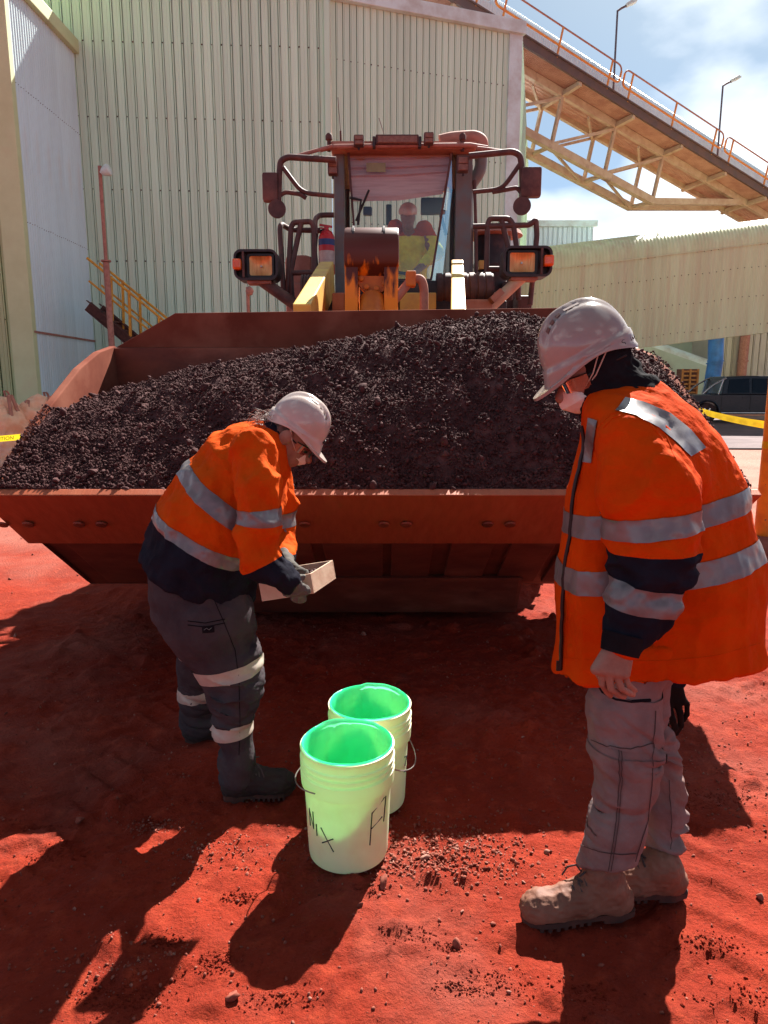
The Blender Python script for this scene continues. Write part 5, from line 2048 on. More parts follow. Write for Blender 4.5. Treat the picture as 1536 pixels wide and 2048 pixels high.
def boot(root, heel, toe, leg, material, seed, laces=True, hgt=.12):
    """work boot from ground points heel and toe; leg = ankle top point"""
    heel, toe, leg = Vector(heel), Vector(toe), Vector(leg)
    d = (toe - heel)
    d.z = 0
    L = d.length
    d.normalize()
    n = Vector((-d.y, d.x, 0))
    zg = .004
    def q(a, z, s=0): return heel + d * (a * L) + n * s + Vector((0, 0, zg + z))
    lo = np.minimum(np.array(heel), np.array(toe)) - .12
    hi = np.maximum(np.maximum(np.array(heel), np.array(toe)), np.array(leg)) + .12
    S = SDF(lo, hi, .005)
    S.chain([q(.12, .05), q(.45, .05), q(.72, .048), q(.86, .048)], [.040, .042, .046, .044], .02)
    S.cone(q(.86, .050), q(.90, .046), .047, .043, .02)
    S.chain([q(.18, .055), Vector((q(.24, 0).x, q(.24, 0).y, .10)), leg], [.045, .050, .055], .025)
    S.cone(q(.30, .10), q(.58, .070), .045, .042, .03)
    S.plane(q(0, .022), (0, 0, -1))
    V, F = S.mesh()
    V = relax(V, F, 2)
    V = fold(V, F, .0035, (28, 28, 46), seed)
    b = to_obj('boot', V, F, material, root)
    # sole: outline with tread blocks
    out = []
    prof = [(0.0, .020), (.03, .034), (.15, .041), (.35, .037), (.52, .040), (.72, .050), (.87, .047), (.95, .034), (1.0, .012)]
    for a, w in prof: out.append((a, w))
    pts = [q(a * 1.02 - .005, 0, w) for a, w in out] + [q(a * 1.02 - .005, 0, -w * .95) for a, w in out[::-1]]
    mb = MB()
    mb.prism([p + Vector((0, 0, .012)) for p in pts], (0, 0, .016))
    heelp = [i for i in range(len(pts))]
    fr = [q(a, 0, w * .96) for a, w in ((.0, .020), (.15, .040), (.30, .037))] + [q(a, 0, -w * .92) for a, w in ((.30, .037), (.15, .040), (.0, .020))]
    mb.prism(fr, (0, 0, .012))
    for a in np.linspace(.42, .93, 8):
        w = np.interp(a, [x for x, _ in prof], [x for _, x in prof]) * .95
        mb.prism([q(a, 0, w), q(a + .035, 0, w), q(a + .035, 0, -w), q(a, 0, -w)], (0, 0, .012))
    mb.build('sole', M['sole'], b)
    if laces:
        mb = MB()
        for i in range(5):
            a = .44 + .052 * i
            z0 = .138 - .0105 * i
            mb.tube([q(a - .01, z0 - .026, -.034), q(a + .015, z0 - .006, -.014), q(a + .03, z0 - .004, .010), q(a + .02, z0 - .020, .03)], .003, 6)
            mb.tube([q(a + .04, z0 - .030, -.034), q(a + .02, z0 - .004, -.010), q(a, z0 - .002, .012)], .003, 6)
        mb.tube([q(.46, .135, -.01), q(.50, .150, -.03), q(.56, .135, -.045), q(.60, .105, -.05)], .003, 6)
        mb.tube([q(.46, .135, -.01), q(.47, .155, .01), q(.53, .150, .02)], .003, 6)
        mb.build('lace', M['lace'], b, smooth=True)
    return b

def leg_folds(V, F, seed, amp=.006):
    # a few irregular creases, stronger where broad noise says so
    m1 = np.clip(.35 + fbm(V * np.array([4, 4, 5]), 2, seed + 9), 0, 1)
    sh = V.copy()
    sh[:, 2] += .35 * (V[:, 0] - V[:, 0].mean()) + .05 * fbm(V * 5, 2, seed + 11)
    n = fbm(sh * np.array([5, 5, 17]), 3, seed, .5)
    V = V + vnormals(V, F) * (amp * (0.5 - np.abs(n) * 1.5) * m1)[:, None]
    V = fold(V, F, amp * .5, (5, 5, 4), seed + 3, sharp=False)
    return V

# =================================================================== man in the orange coat (right)
MY = 1.93
man = empty('person', (P(1280, 1800, 1.9).x, 1.90, 0), 'person in a long orange reflective coat and white hard hat standing at right looking down', 'person')
t_pts, t_rs = chainpx([(1262, 842, MY, 70), (1290, 930, MY, 138), (1308, 1030, MY, 172), (1314, 1160, MY, 193), (1316, 1330, MY, 206)])
a_pts, a_rs = chainpx([(1274, 890, 1.73, 74), (1294, 980, 1.69, 92), (1301, 1080, 1.67, 86), (1303, 1140, 1.66, 74), (1279, 1205, 1.64, 66), (1256, 1258, 1.62, 47), (1248, 1276, 1.61, 33)])
f_pts, f_rs = chainpx([(1276, 880, 2.12, 82), (1305, 1000, 2.18, 80), (1325, 1140, 2.20, 70), (1335, 1290, 2.20, 48), (1337, 1345, 2.20, 38)])
S = SDF((.28, 1.42, .58), (1.25, 2.45, 1.72), .0068)
S.chain(t_pts, t_rs, .05, sy=.78)
S.cone(P(1255, 856, MY), P(1282, 808, MY), .10, .060, .05)
bn = Vector((.50, -.42, .76)).normalized()                          # hunched upper back: a broad sloping yoke
bs_ = Vector((.64, 0, -.77))
bs_ = (bs_ - bn * bs_.dot(bn)).normalized()
bt_ = bn.cross(bs_).normalized()
S.ell(Vector((.745, 1.83, 1.48)) - bn * .10, (.20, .22, .10), np.array([bs_[:], bt_[:], bn[:]]).T, .05)
hem_p, hem_n = P(1320, 1330, MY), (P(1536, 1296, MY) - P(1110, 1342, MY)).cross(Vector((0, -1, 0)))
if hem_n.z > 0: hem_n = -hem_n
hem_n = (hem_n.normalized() + Vector((0, -.20, 0))).normalized()
S.hollow(hem_p, hem_n, .020, .10)
S.chain(a_pts, a_rs, .025)
S.chain(f_pts, f_rs, .025)
V, F = S.mesh()
V = relax(V, F, 3)
na = ndist(V, a_pts, a_rs)
nt = ndist(V, t_pts, t_rs, .78)
arm_w = np.clip((1.3 - na) / .2, 0, 1)
hz = V[:, 2]
V = fold(V, F, .015, (4.6, 4.6, 1.5), 101, mask=(1 - arm_w) * np.clip((1.35 - hz) / .4, .15, 1))
V[:, 2] += .005 * fbm(V * np.array([9, 9, .5]), 2, 121) * np.clip((.92 - V[:, 2]) / .08, 0, 1) * (1 - arm_w)
V = fold(V, F, .006, (8, 8, 4), 105, mask=(1 - arm_w), sharp=False)
elb = np.clip(1 - np.abs(hz - P(1300, 1130, 1.66).z) / .14, 0, 1)
V = fold(V, F, .020, (6, 6, 12), 103, mask=arm_w * (.25 + .75 * elb))
V = fold(V, F, .016, (6, 6, 2.8), 104, mask=arm_w * (1 - elb))
V = fold(V, F, .0018, (22, 22, 22), 108)
jk = to_obj('coat', V, F, [M['hivis'], M['navy']], man)
def arm_m(c): return (ndist(c, a_pts, a_rs) < 1.22) & (c[:, 1] < 1.80)
def armf_m(c): return (ndist(c, f_pts, f_rs) < 1.25) & (c[:, 1] > 2.0)
def torso_m(c): return (ndist(c, t_pts, t_rs, .78) < 1.30) & (ndist(c, a_pts, a_rs) > 1.20) & (ndist(c, f_pts, f_rs) > 1.20)
dn = Vector((0.02, 0, -1))
recolor(jk, [(arm_m, P(1300, 1097, 1.67), dn, 1), (armf_m, P(1300, 1097, 2.2), dn, 1)])
def px_plane(xa, ya, xb, yb, Y, keep):
    """plane containing the photo line and the across direction; keep 'up' or 'down'"""
    a, b = P(xa, ya, Y), P(xb, yb, Y)
    n = (b - a).cross(Vector((0, 1, 0)))
    if (n.z > 0) != (keep == 'up'): n = -n
    return a, n
for (y0, y1) in ((1024, 1066), (1124, 1168)):
    band('reflective_band', jk, M['tape'], jk, torso_m, [px_plane(1125, y0 + 2, 1490, y0 - 62, MY, 'down'), px_plane(1125, y1 + 2, 1490, y1 - 62, MY, 'up')])
band('reflective_band', jk, M['tape'], jk, arm_m, [px_plane(1215, 1044, 1375, 1022, 1.62, 'down'), px_plane(1215, 1086, 1375, 1064, 1.62, 'up')])
band('reflective_band', jk, M['tape'], jk, arm_m, [px_plane(1225, 1160, 1340, 1180, 1.62, 'down'), px_plane(1215, 1210, 1335, 1230, 1.62, 'up')])
cc_ = caster(jk)
sewn_strip('shoulder_brace', cc_, [(1250, 796), (1290, 806), (1340, 828), (1380, 860), (1410, 896)], [(1232, 822), (1270, 832), (1316, 856), (1352, 886), (1380, 914)], M['tape'], jk)
sewn_strip('shoulder_brace', cc_, [(1178, 836), (1172, 880), (1166, 924)], [(1196, 842), (1190, 880), (1184, 926)], M['tape'], jk)
for ln in ([(1200, 850), (1222, 828), (1262, 818), (1300, 836), (1332, 872), (1352, 920)], [(1206, 856), (1226, 836), (1262, 826), (1296, 843), (1325, 878)]):
    sewn_line('armhole_seam', cc_, ln, .0022, M['hivis'], jk, lift=.0)
sewn_line('hem_seam', cc_, [(1120, 1316), (1220, 1322), (1330, 1322), (1430, 1312), (1530, 1284)], .0016, M['hivis'], jk, lift=0)
sewn_line('placket_seam', cc_, [(1172, 900), (1152, 1000), (1142, 1100), (1136, 1200), (1132, 1310)], .0018, M['hivis'], jk, lift=0)
# zip along the front edge, cuff
mb = MB()
zp = [(1186, 832), (1168, 900), (1146, 980), (1132, 1040), (1124, 1110), (1116, 1180), (1110, 1260), (1108, 1318)]
CV = np.array([v.co[:] for v in jk.data.vertices]) + np.array(root_loc(man))
def front_at(y):
    z0 = P(1150, y, MY).z
    q = CV[(np.abs(CV[:, 2] - z0) < .010) & (np.abs(CV[:, 1] - (MY - .035)) < .02)]
    return Vector((float(q[:, 0].min()) - .001, MY - .035, z0))
mb.tube([front_at(y) for y in range(850, 1335, 12)], .0055, 8)
mb.build('zip', M['zip'], jk, smooth=True)
mb = MB()
c0 = front_at(1322) + Vector((-.006, 0, 0))
mb.cbox(c0, (.012, .006, .03), .003)
mb.build('zip_pull', M['zip'], jk)
mb = MB()
w0, w1 = P(1248, 1268, 1.61), P(1239, 1306, 1.60)
mb.tube([w0, w0 * .6 + w1 * .4, w1], [.050, .049, .045], 20)
mb.build('cuff', M['charcoal'], jk, smooth=True)
# body: head, neck, arm core and bare hand in one surface
th_ = R(28)
mf = Vector((-math.cos(th_), 0, -math.sin(th_)))
mu = Vector((-math.sin(th_), 0, math.cos(th_)))
ml = Vector((0, 1, 0))
mc = P(1184, 728, MY)
S = SDF((.28, 1.50, .70), (.95, 2.15, 1.76), .0036)
rotm = np.array([mf[:], ml[:], mu[:]]).T
S.ell(mc, (.094, .074, .102), rotm, .02)
S.ell(mc + mf * .035 - mu * .062, (.062, .056, .062), rotm, .03)
S.cone(mc + mf * .088 + mu * -.012, mc + mf * .112 - mu * .042, .010, .015, .015)
S.ell(mc + mf * .082 + mu * .012, (.02, .05, .012), rotm, .015)
for s_ in (-1, 1):
    S.ell(mc + mf * .086 - mu * .008 + ml * s_ * .032, (.012, .016, .010), rotm, .004, op='cut')
S.cone(mc - mu * .05, P(1240, 800, MY), .062, .068, .03)
S.chain([P(1240, 800, MY), P(1275, 900, 1.8), P(1300, 1090, 1.68), P(1270, 1200, 1.65), P(1244, 1275, 1.61)], [.06, .050, .035, .030, .027], .03)
wr = P(1240, 1290, 1.605)
S.cone(P(1244, 1275, 1.61), wr, .030, .026, .02)
kn = [P(1199, 1340, 1.595), P(1214, 1350, 1.585), P(1230, 1352, 1.585), P(1246, 1347, 1.592)]
hand_prims(S, wr + Vector((0, 0, -.005)), (kn[1] + kn[2]) / 2 + Vector((0, .006, .008)), kn[3] - kn[0], (0, -1, 0),
           [[kn[0] + Vector((.004, .004, .010)), P(1204, 1368, 1.600), P(1214, 1384, 1.615), P(1221, 1391, 1.63)],
            [kn[1] + Vector((.003, .004, .010)), P(1222, 1378, 1.590), P(1238, 1390, 1.605), P(1248, 1393, 1.62)],
            [kn[2] + Vector((.002, .004, .010)), P(1242, 1376, 1.588), P(1258, 1386, 1.60), P(1266, 1389, 1.615)],
            [kn[3] + Vector((0, .004, .010)), P(1256, 1368, 1.594), P(1266, 1377, 1.605), P(1271, 1381, 1.62)]],
           [P(1206, 1318, 1.63), P(1200, 1348, 1.655), P(1206, 1368, 1.665)], r=.0088, k=.0012)
V, F = S.mesh()
body = to_obj('body', V, F, M['skin'], man)
# balaclava and neck gaiter
S = SDF((.30, 1.68, 1.25), (.98, 2.18, 1.78), .005)
S.ell(mc, (.102, .082, .108), rotm, .02)
S.ell(mc + mf * .02 - mu * .062, (.066, .064, .066), rotm, .03)
S.plane(mc + mf * .045, mf)
S.chain([mc - mu * .055 - mf * .02, P(1212, 785, MY), P(1248, 808, MY)], [.066, .082, .098], .03)
S.cone(P(1235, 750, MY), P(1268, 742, MY), .045, .026, .025)
S.cone(P(1262, 792, MY), P(1296, 768, MY), .055, .022, .02, sy=1.7)
V, F = S.mesh()
V = relax(V, F, 2)
V = fold(V, F, .006, (14, 14, 22), 131)
gt = to_obj('neck_gaiter', V, F, M['charcoal'], man)
hh, _, _, _ = helmet('hard_hat', man, mc + mu * .028, mf, .84, 1)
hh.data.materials[0] = mat('dusty_hard_hat', (0.50, 0.41, 0.37), .14, c2=(0.42, 0.33, 0.29), scale=5, spec=.5, c3=(0.40, 0.26, 0.21), s3=4, lo3=.55, hi3=.85)
# handwritten name on the back of the hard hat
def strokes(name, parent, lines, fn, r, material):
    mb = MB()
    for ln in lines: mb.tube([fn(a, b) for a, b in ln], r, 5)
    return mb.build(name, material, parent, smooth=True)
def hat_surface(c, f, scale):
    f = f.normalized()
    y = Vector((0, 0, 1)).cross(f).normalized()
    u = f.cross(y)
    def fn(ang, z): return c + (f * (.142 * 1.048 * math.cos(ang)) + y * (.115 * 1.048 * math.sin(ang)) + u * z) * scale
    return fn
hs = hat_surface(mc + mu * .028, mf, .84)
def glyph(pts, a0, z0, w, h): return [(a0 + x * w, z0 + z * h) for x, z in pts]
GL = {'S': [[(1, .9), (.5, 1), (.1, .8), (.3, .55), (.8, .45), (.9, .15), (.5, 0), (0, .1)]], 'T': [[(0, 1), (1, 1)], [(.5, 1), (.5, 0)]], 'R': [[(0, 0), (0, 1), (.8, .9), (.8, .6), (0, .5), (.9, 0)]],
      'O': [[(.5, 1), (.05, .6), (.2, .1), (.7, 0), (.95, .5), (.5, 1)]], 'C': [[(.9, .9), (.3, 1), (0, .5), (.3, 0), (.9, .1)]],
      'N': [[(0, 0), (0, 1), (.8, 0), (.8, 1)]], 'I': [[(.3, 0), (.3, 1)]], 'X': [[(0, 1), (1, 0)], [(1, 1), (0, 0)]], 'F': [[(0, 0), (0, 1), (.9, 1.25)], [(0, .5), (.6, .62)]]}
sg = 1 if hs(math.pi / 2, 0).y < MY else -1
a0 = sg * R(122)
ls = []
for i, ch in enumerate('S TROC'):
    if ch == ' ': continue
    for g in GL[ch]: ls.append([(a0 + sg * (i * .15 + x * .10), -.018 + z * .017) for x, z in g])
strokes('marker_writing', hh, ls, hs, .0009, M['black'])
# mask, straps, glasses
def dust_mask(root, c, f, u, l, s=1.0):
    """folded respirator: a faceted cup from the nose bridge to under the chin"""
    rows = []
    for v in np.linspace(0, 1, 9):
        w = float(np.interp(v, [0, .2, .5, .8, 1], [.020, .045, .060, .052, .040]))
        fb = float(np.interp(v, [0, .3, .6, 1], [.082, .072, .060, .048]))
        bl = float(np.interp(v, [0, .18, .45, .55, .8, 1], [.024, .040, .058, .056, .040, .012]))
        row = []
        for a in np.linspace(-1, 1, 13):
            rip = .0025 * math.sin(9 * a + 5 * v)
            row.append(Vector(c) + (f * (fb + bl * (1 - abs(a) ** 1.7) + rip) + l * (w * a) - u * (.022 + .098 * v - .010 * a * a)) * s)
        rows.append(row)
    mb = MB()
    mb.sheet(rows)
    o = mb.build('dust_mask', M['mask'], root, smooth=True, angle=28)
    o.modifiers.new('s', 'SOLIDIFY').thickness = .002
    return o, Vector(c) + (f * .075 - u * .060) * s
mk, mcc = dust_mask(man, mc, mf, mu, ml)
mb = MB()
near = mcc - ml * .050 - mf * .008
for (h_) in ((mc - mf * .01 + mu * .035 - ml * .088), (mc - mf * .02 + mu * .02 - ml * .088)):
    mb.tube([near + mu * .01, (near + h_) / 2 - ml * .012, h_], .0018, 6)
mb.build('strap', M['elastic'], mk, smooth=True)
def goggles(root, c, f, u, l, s=1.0):
    mb = MB()
    rows = []
    for h_ in (-.020, -.006, .010, .018):
        rows.append([Vector(c) + (f * (.104 * math.cos(a)) + l * (.082 * math.sin(a)) + u * (-.012 + h_ - .012 * abs(math.sin(a)))) * s for a in np.linspace(-1.15, 1.15, 15)])
    mb.sheet(rows)
    g = mb.build('safety_glasses', M['lens_clear'], root, smooth=True)
    mb = MB()
    mb.tube([p + f * .001 for p in rows[3]], .0022, 6)
    for s_ in (0, -1):
        e = rows[2][s_]
        mb.tube([e, e - f * .05 * s + u * .004, e - f * .11 * s + u * .0], .0028, 6)
    mb.build('frame', M['black'], g, smooth=True)
    return g
goggles(man, mc, mf, mu, ml)
# trousers
n_pts, n_rs = chainpx([(1262, 1330, 1.86, 74), (1252, 1410, 1.85, 66), (1248, 1490, 1.84, 65), (1252, 1560, 1.84, 56), (1240, 1650, 1.84, 50), (1210, 1745, 1.85, 55)])
b_pts, b_rs = chainpx([(1282, 1330, 1.99, 64), (1280, 1420, 2.0, 50), (1300, 1500, 2.0, 46), (1322, 1600, 1.99, 45), (1326, 1725, 1.98, 43)])
S = SDF((.38, 1.62, .02), (1.05, 2.25, .98), .0062)
S.cone(P(1272, 1260, MY), P(1268, 1325, MY), .12, .115, .05)
S.chain(n_pts, n_rs, .03)
S.chain(b_pts, b_rs, .03)
S.plane((0, 1.85, P(1210, 1752, 1.85).z), (.06, -.42, -1))
V, F = S.mesh()
V = relax(V, F, 3)
V = leg_folds(V, F, 171, amp=.022)
trm = to_obj('trousers', V, F, M['tr_grey'], man)
# pocket flap, seams and knee panels sewn on the near leg
def nleg(c): return (ndist(c, n_pts, n_rs) < 1.25) & (c[:, 1] < n_pts[1].y + .02)
band('pocket_flap', trm, M['tr_grey'], trm, nleg, [px_plane(1190, 1376, 1310, 1396, 1.8, 'down'), px_plane(1190, 1484, 1310, 1488, 1.8, 'up')], lift=.004)
band('knee_panel', trm, M['tr_grey'], trm, nleg, [px_plane(1180, 1500, 1310, 1504, 1.8, 'down'), px_plane(1150, 1690, 1310, 1706, 1.8, 'up')], lift=.0035)
ct = caster(trm)
for dx in (-2.5, 2.5):
    sewn_line('seam', ct, [(1240 + dx, 1500), (1242 + dx, 1560), (1236 + dx, 1640), (1220 + dx, 1740)], .0012, M['tr_dark'], trm, lift=.006)
sewn_line('seam', ct, [(1308, 1420), (1306, 1480), (1302, 1560), (1292, 1640), (1268, 1720)], .0012, M['tr_dark'], trm, lift=.006)
sewn_line('seam', ct, [(1165, 1690), (1200, 1702), (1240, 1706), (1270, 1704)], .0012, M['tr_dark'], trm, lift=.006)
sewn_line('seam', ct, [(1186, 1480), (1220, 1492), (1260, 1496), (1304, 1486)], .0012, M['tr_dark'], trm, lift=.006)
sewn_line('seam', ct, [(1336, 1560), (1342, 1640), (1340, 1700)], .0012, M['tr_dark'], trm, lift=.006)
sewn_line('pocket_mouth', ct, [(1194, 1364), (1206, 1384), (1232, 1398), (1262, 1403), (1300, 1400)], .0048, M['charcoal'], trm)
boot(man, G(1262, 1826), G(1046, 1848), P(1205, 1742, 1.85), M['boot_tan'], 181)
boot(man, G(1368, 1790), G(1170, 1795), P(1322, 1722, 1.98), M['boot_tan'], 182)
# far hand in a black glove
S = SDF(np.array(P(1340, 1400, 2.2)) - .2, np.array(P(1340, 1400, 2.2)) + .2, .004)
g0 = P(1335, 1330, 2.2)
gk = [P(1318, 1398, 2.2), P(1336, 1408, 2.19), P(1352, 1404, 2.19), P(1362, 1390, 2.20)]
S.cone(P(1335, 1320, 2.2), g0, .042, .040, .02)
hand_prims(S, g0, (gk[1] + gk[2]) / 2, gk[3] - gk[0], (0, -1, 0),
           [[gk[0], P(1328, 1432, 2.19), P(1332, 1450, 2.195), P(1326, 1464, 2.20)], [gk[1], P(1345, 1440, 2.18), P(1350, 1456, 2.185), P(1343, 1470, 2.20)],
            [gk[2], P(1360, 1425, 2.18), P(1362, 1450, 2.19), P(1352, 1467, 2.20)], [gk[3], P(1374, 1408, 2.19), P(1374, 1428, 2.195), P(1368, 1440, 2.20)]],
           [P(1322, 1370, 2.22), P(1312, 1400, 2.23), P(1310, 1420, 2.23)], r=.0112, k=.005)
V, F = S.mesh()
V = relax(V, F, 1)
to_obj('glove', V, F, M['glove_black'], man)

# =================================================================== woman bending with the tray (left)
WY = 2.58
wom = empty('person', (P(470, 1560, 2.55).x, 2.55, 0), 'person in orange and navy shirt and white hard hat bending over a tray of ore', 'person')
t_pts, t_rs = chainpx([(532, 890, WY, 48), (496, 930, WY, 84), (458, 1000, WY, 104), (430, 1062, WY, 112), (404, 1130, WY, 112), (395, 1175, WY, 110)])
a_pts, a_rs = chainpx([(508, 905, 2.36, 47), (514, 980, 2.31, 46), (513, 1060, 2.28, 44), (520, 1112, 2.27, 42), (548, 1143, 2.27, 37), (572, 1160, 2.28, 29)])
f_pts, f_rs = chainpx([(540, 915, 2.76, 48), (558, 1000, 2.80, 36), (560, 1075, 2.78, 32), (566, 1100, 2.70, 25), (572, 1118, 2.62, 20)])
S = SDF((-1.0, 2.05, .62), (-.2, 3.1, 1.62), .0068)
S.chain(t_pts, t_rs, .05, sy=1.22)
hp_, hn_ = P(400, 1160, WY), (P(520, 1216, WY) - P(293, 1102, WY)).cross(Vector((0, -1, 0)))
if hn_.z > 0: hn_ = -hn_
S.hollow(P(406, 1158, WY), hn_, .020, .06)
S.chain(a_pts, a_rs, .025)
S.chain(f_pts, f_rs, .025)
V, F = S.mesh()
V = relax(V, F, 3)
arm_w = np.clip((1.3 - ndist(V, a_pts, a_rs)) / .2, 0, 1)
V = fold(V, F, .014, (6, 5, 6), 201, mask=(1 - arm_w))
V = fold(V, F, .015, (8, 8, 6), 203, mask=arm_w)
V = fold(V, F, .002, (24, 24, 24), 205)
js = to_obj('work_shirt', V, F, [M['hivis2'], M['navy']], wom)
def arm_w_(c): return (ndist(c, a_pts, a_rs) < 1.24) & (c[:, 1] < 2.44)
def armf_w(c): return (ndist(c, f_pts, f_rs) < 1.25) & (c[:, 1] > 2.55)
def torso_w(c): return (ndist(c, t_pts, t_rs, 1.22) < 1.30) & (ndist(c, a_pts, a_rs) > 1.16) & (ndist(c, f_pts, f_rs) > 1.16)
recolor(js, [(torso_w, *px_plane(345, 1022, 475, 1090, WY, 'down'), 1), (arm_w_, *px_plane(502, 1140, 560, 1112, 2.27, 'down'), 1), (armf_w, *px_plane(540, 1090, 585, 1096, 2.7, 'down'), 1)])
band('reflective_band', js, M['tape'], js, torso_w, [px_plane(345, 1012, 475, 1078, WY, 'down'), px_plane(340, 1033, 470, 1103, WY, 'up')])
band('reflective_band', js, M['tape'], js, torso_w, [px_plane(390, 915, 480, 985, WY, 'down'), px_plane(375, 945, 475, 1022, WY, 'up')])
band('reflective_band', js, M['tape'], js, arm_w_, [px_plane(465, 1020, 550, 1018, 2.27, 'down'), px_plane(465, 1046, 550, 1050, 2.27, 'up')])
band('reflective_band', js, M['tape'], js, armf_w, [px_plane(545, 1026, 585, 1022, 2.78, 'down'), px_plane(545, 1052, 585, 1050, 2.78, 'up')])
# collar
mb = MB()
cn = P(556, 868, WY)
ax_ = (P(572, 850, WY) - P(540, 885, WY)).normalized()
q_ = ax_.to_track_quat('Z', 'Y').to_matrix()
mb.lathe([(.080, -.03), (.078, .0), (.074, .028)], cn, rot=q_, seg=24, capb=False, capt=False)
cl_ = mb.build('collar', M['navy'], js, smooth=True)
cl_.modifiers.new('s', 'SOLIDIFY').thickness = .006
# body: head, neck and arm core
th_ = R(40)
wf = Vector((math.cos(th_), 0, -math.sin(th_)))
wu = Vector((math.sin(th_), 0, math.cos(th_)))
wc = P(585, 866, WY)
wl_ = Vector((0, 1, 0))
rotw = np.array([wf[:], wl_[:], wu[:]]).T
S = SDF((-.75, 2.15, .75), (-.1, 2.95, 1.66), .0046)
s_c = .87
S.ell(wc, (.098 * s_c, .076 * s_c, .105 * s_c), rotw, .02)
S.ell(wc + wf * .035 - wu * .060, (.056, .052, .058), rotw, .03)
S.cone(wc + wf * .083 - wu * .012, wc + wf * .106 - wu * .040, .009, .014, .014)
for s_ in (-1, 1):
    S.ell(wc + wf * .082 - wu * .008 + wl_ * s_ * .031, (.012, .016, .010), rotw, .004, op='cut')
    S.ell(wc + wl_ * s_ * .075 - wu * .016 - wf * .005, (.024, .011, .031), rotw, .008)
S.cone(wc - wu * .045 - wf * .02, P(535, 890, WY), .055, .062, .03)
S.chain([P(535, 895, WY), P(508, 905, 2.40), P(513, 1060, 2.30), P(522, 1112, 2.29), P(566, 1157, 2.29)], [.06, .05, .042, .038, .028], .03)
S.chain([P(535, 895, WY), P(545, 915, 2.74), P(558, 1060, 2.78), P(570, 1112, 2.64)], [.06, .045, .034, .024], .03)
V, F = S.mesh()
V = relax(V, F, 1)
to_obj('body', V, F, M['skin'], wom)
helmet('hard_hat', wom, wc + wu * .024, wf * math.cos(R(3)) + wu * math.sin(R(3)), .755, 2)
mb = MB()
b_ = wc + wu * .045 + wf * .108
mb.cbox(b_, (.006, .035, .022), .002, rot=Matrix((wf, wl_, wu)).transposed())
mb.build('hat_badge', M['black'], wom)
mk, mcc = dust_mask(wom, wc, wf, wu, wl_, .86)
mb = MB()
mb.cbox(mcc + wf * .036 + wu * .030 - wl_ * .012, (.006, .05, .010), .002, rot=Matrix((wf, wl_, wu)).transposed())
mb.build('nose_strip', mat('green_clip', (.02, .12, .06), .5), mk)
mb = MB()
near = mcc - wl_ * .047 - wf * .006
for h_ in (wc - wf * .03 + wu * .035 - wl_ * .080, wc - wf * .02 + wu * .03 - wl_ * .080):
    mb.tube([near + wu * .01, (near + h_) / 2 - wl_ * .016, h_], .0018, 6)
mb.build('strap', M['elastic'], mk, smooth=True)
goggles(wom, wc, wf, wu, wl_, .87)
# hair: cap at nape with loose wisps
S = SDF(np.array(wc) - .25, np.array(wc) + .25, .006)
S.ell(wc - wf * .026 - wu * .008, (.074, .072, .074), rotw, .02)
S.cone(wc - wf * .05 - wu * .03, P(548, 862, WY), .055, .048, .03)
S.cone(P(548, 858, WY), P(528, 848, WY), .045, .028, .03)
S.cone(wc - wf * .015 - wu * .05, wc - wu * .085 - wf * .01, .052, .044, .03)
V, F = S.mesh()
V = relax(V, F, 1)
V = fold(V, F, .008, (18, 40, 18), 221)
hr = to_obj('hair', V, F, M['hair'], wom)
mb = MB()
rr = random.Random(5)
for i in range(190):
    a = P(rr.uniform(520, 556), rr.uniform(832, 862), WY + rr.uniform(-.06, .06))
    e = a + Vector((rr.uniform(-.07, .005), rr.uniform(-.035, .035), rr.uniform(-.03, .035)))
    m_ = (a + e) / 2 + Vector((rr.uniform(-.01, .01), rr.uniform(-.01, .01), rr.uniform(0, .025)))
    mb.tube([a, m_, e], [.0009, .0008, .0004], 4, cap=False)
tag(mb.build('hair_wisps', M['hairw'], wom), kind='stuff')
# trousers
n_pts, n_rs = chainpx([(398, 1180, 2.50, 84), (420, 1240, 2.48, 88), (452, 1320, 2.46, 64), (464, 1370, 2.45, 55), (468, 1450, 2.45, 37), (474, 1520, 2.45, 36), (476, 1546, 2.45, 37)])
b_pts, b_rs = chainpx([(400, 1180, 2.70, 84), (408, 1250, 2.74, 70), (400, 1330, 2.82, 42), (396, 1400, 2.86, 31), (396, 1444, 2.88, 30)])
S = SDF((-1.0, 2.15, .03), (-.25, 3.1, 1.0), .0062)
S.cone(P(392, 1130, WY), P(398, 1200, WY), .17, .165, .05, sy=1.25)
S.chain(n_pts, n_rs, .03)
S.chain(b_pts, b_rs, .03)
V, F = S.mesh()
V = relax(V, F, 3)
V = leg_folds(V, F, 231, amp=.022)
trw = to_obj('trousers', V, F, M['tr_navy'], wom)
def nl(c): return (ndist(c, n_pts, n_rs) < 1.3) & (c[:, 1] < 2.62)
def fl(c): return (ndist(c, b_pts, b_rs) < 1.3) & (c[:, 1] > 2.66)
M['tape2'] = mat('dusty_tape', (0.52, 0.45, 0.37), k=0.9, rough=.5, c2=(0.42, 0.33, 0.27), scale=10)
band('reflective_band', trw, M['tape2'], trw, nl, [px_plane(405, 1342, 520, 1320, 2.4, 'down'), px_plane(410, 1368, 520, 1348, 2.4, 'up')])
band('reflective_band', trw, M['tape2'], trw, nl, [px_plane(432, 1458, 506, 1446, 2.4, 'down'), px_plane(432, 1484, 506, 1472, 2.4, 'up')])
band('reflective_band', trw, M['tape2'], trw, fl, [px_plane(345, 1278, 385, 1288, 2.8, 'down'), px_plane(345, 1296, 390, 1306, 2.8, 'up')])
band('reflective_band', trw, M['tape2'], trw, fl, [px_plane(362, 1372, 424, 1368, 2.85, 'down'), px_plane(362, 1394, 424, 1392, 2.85, 'up')])
ct = caster(trw)
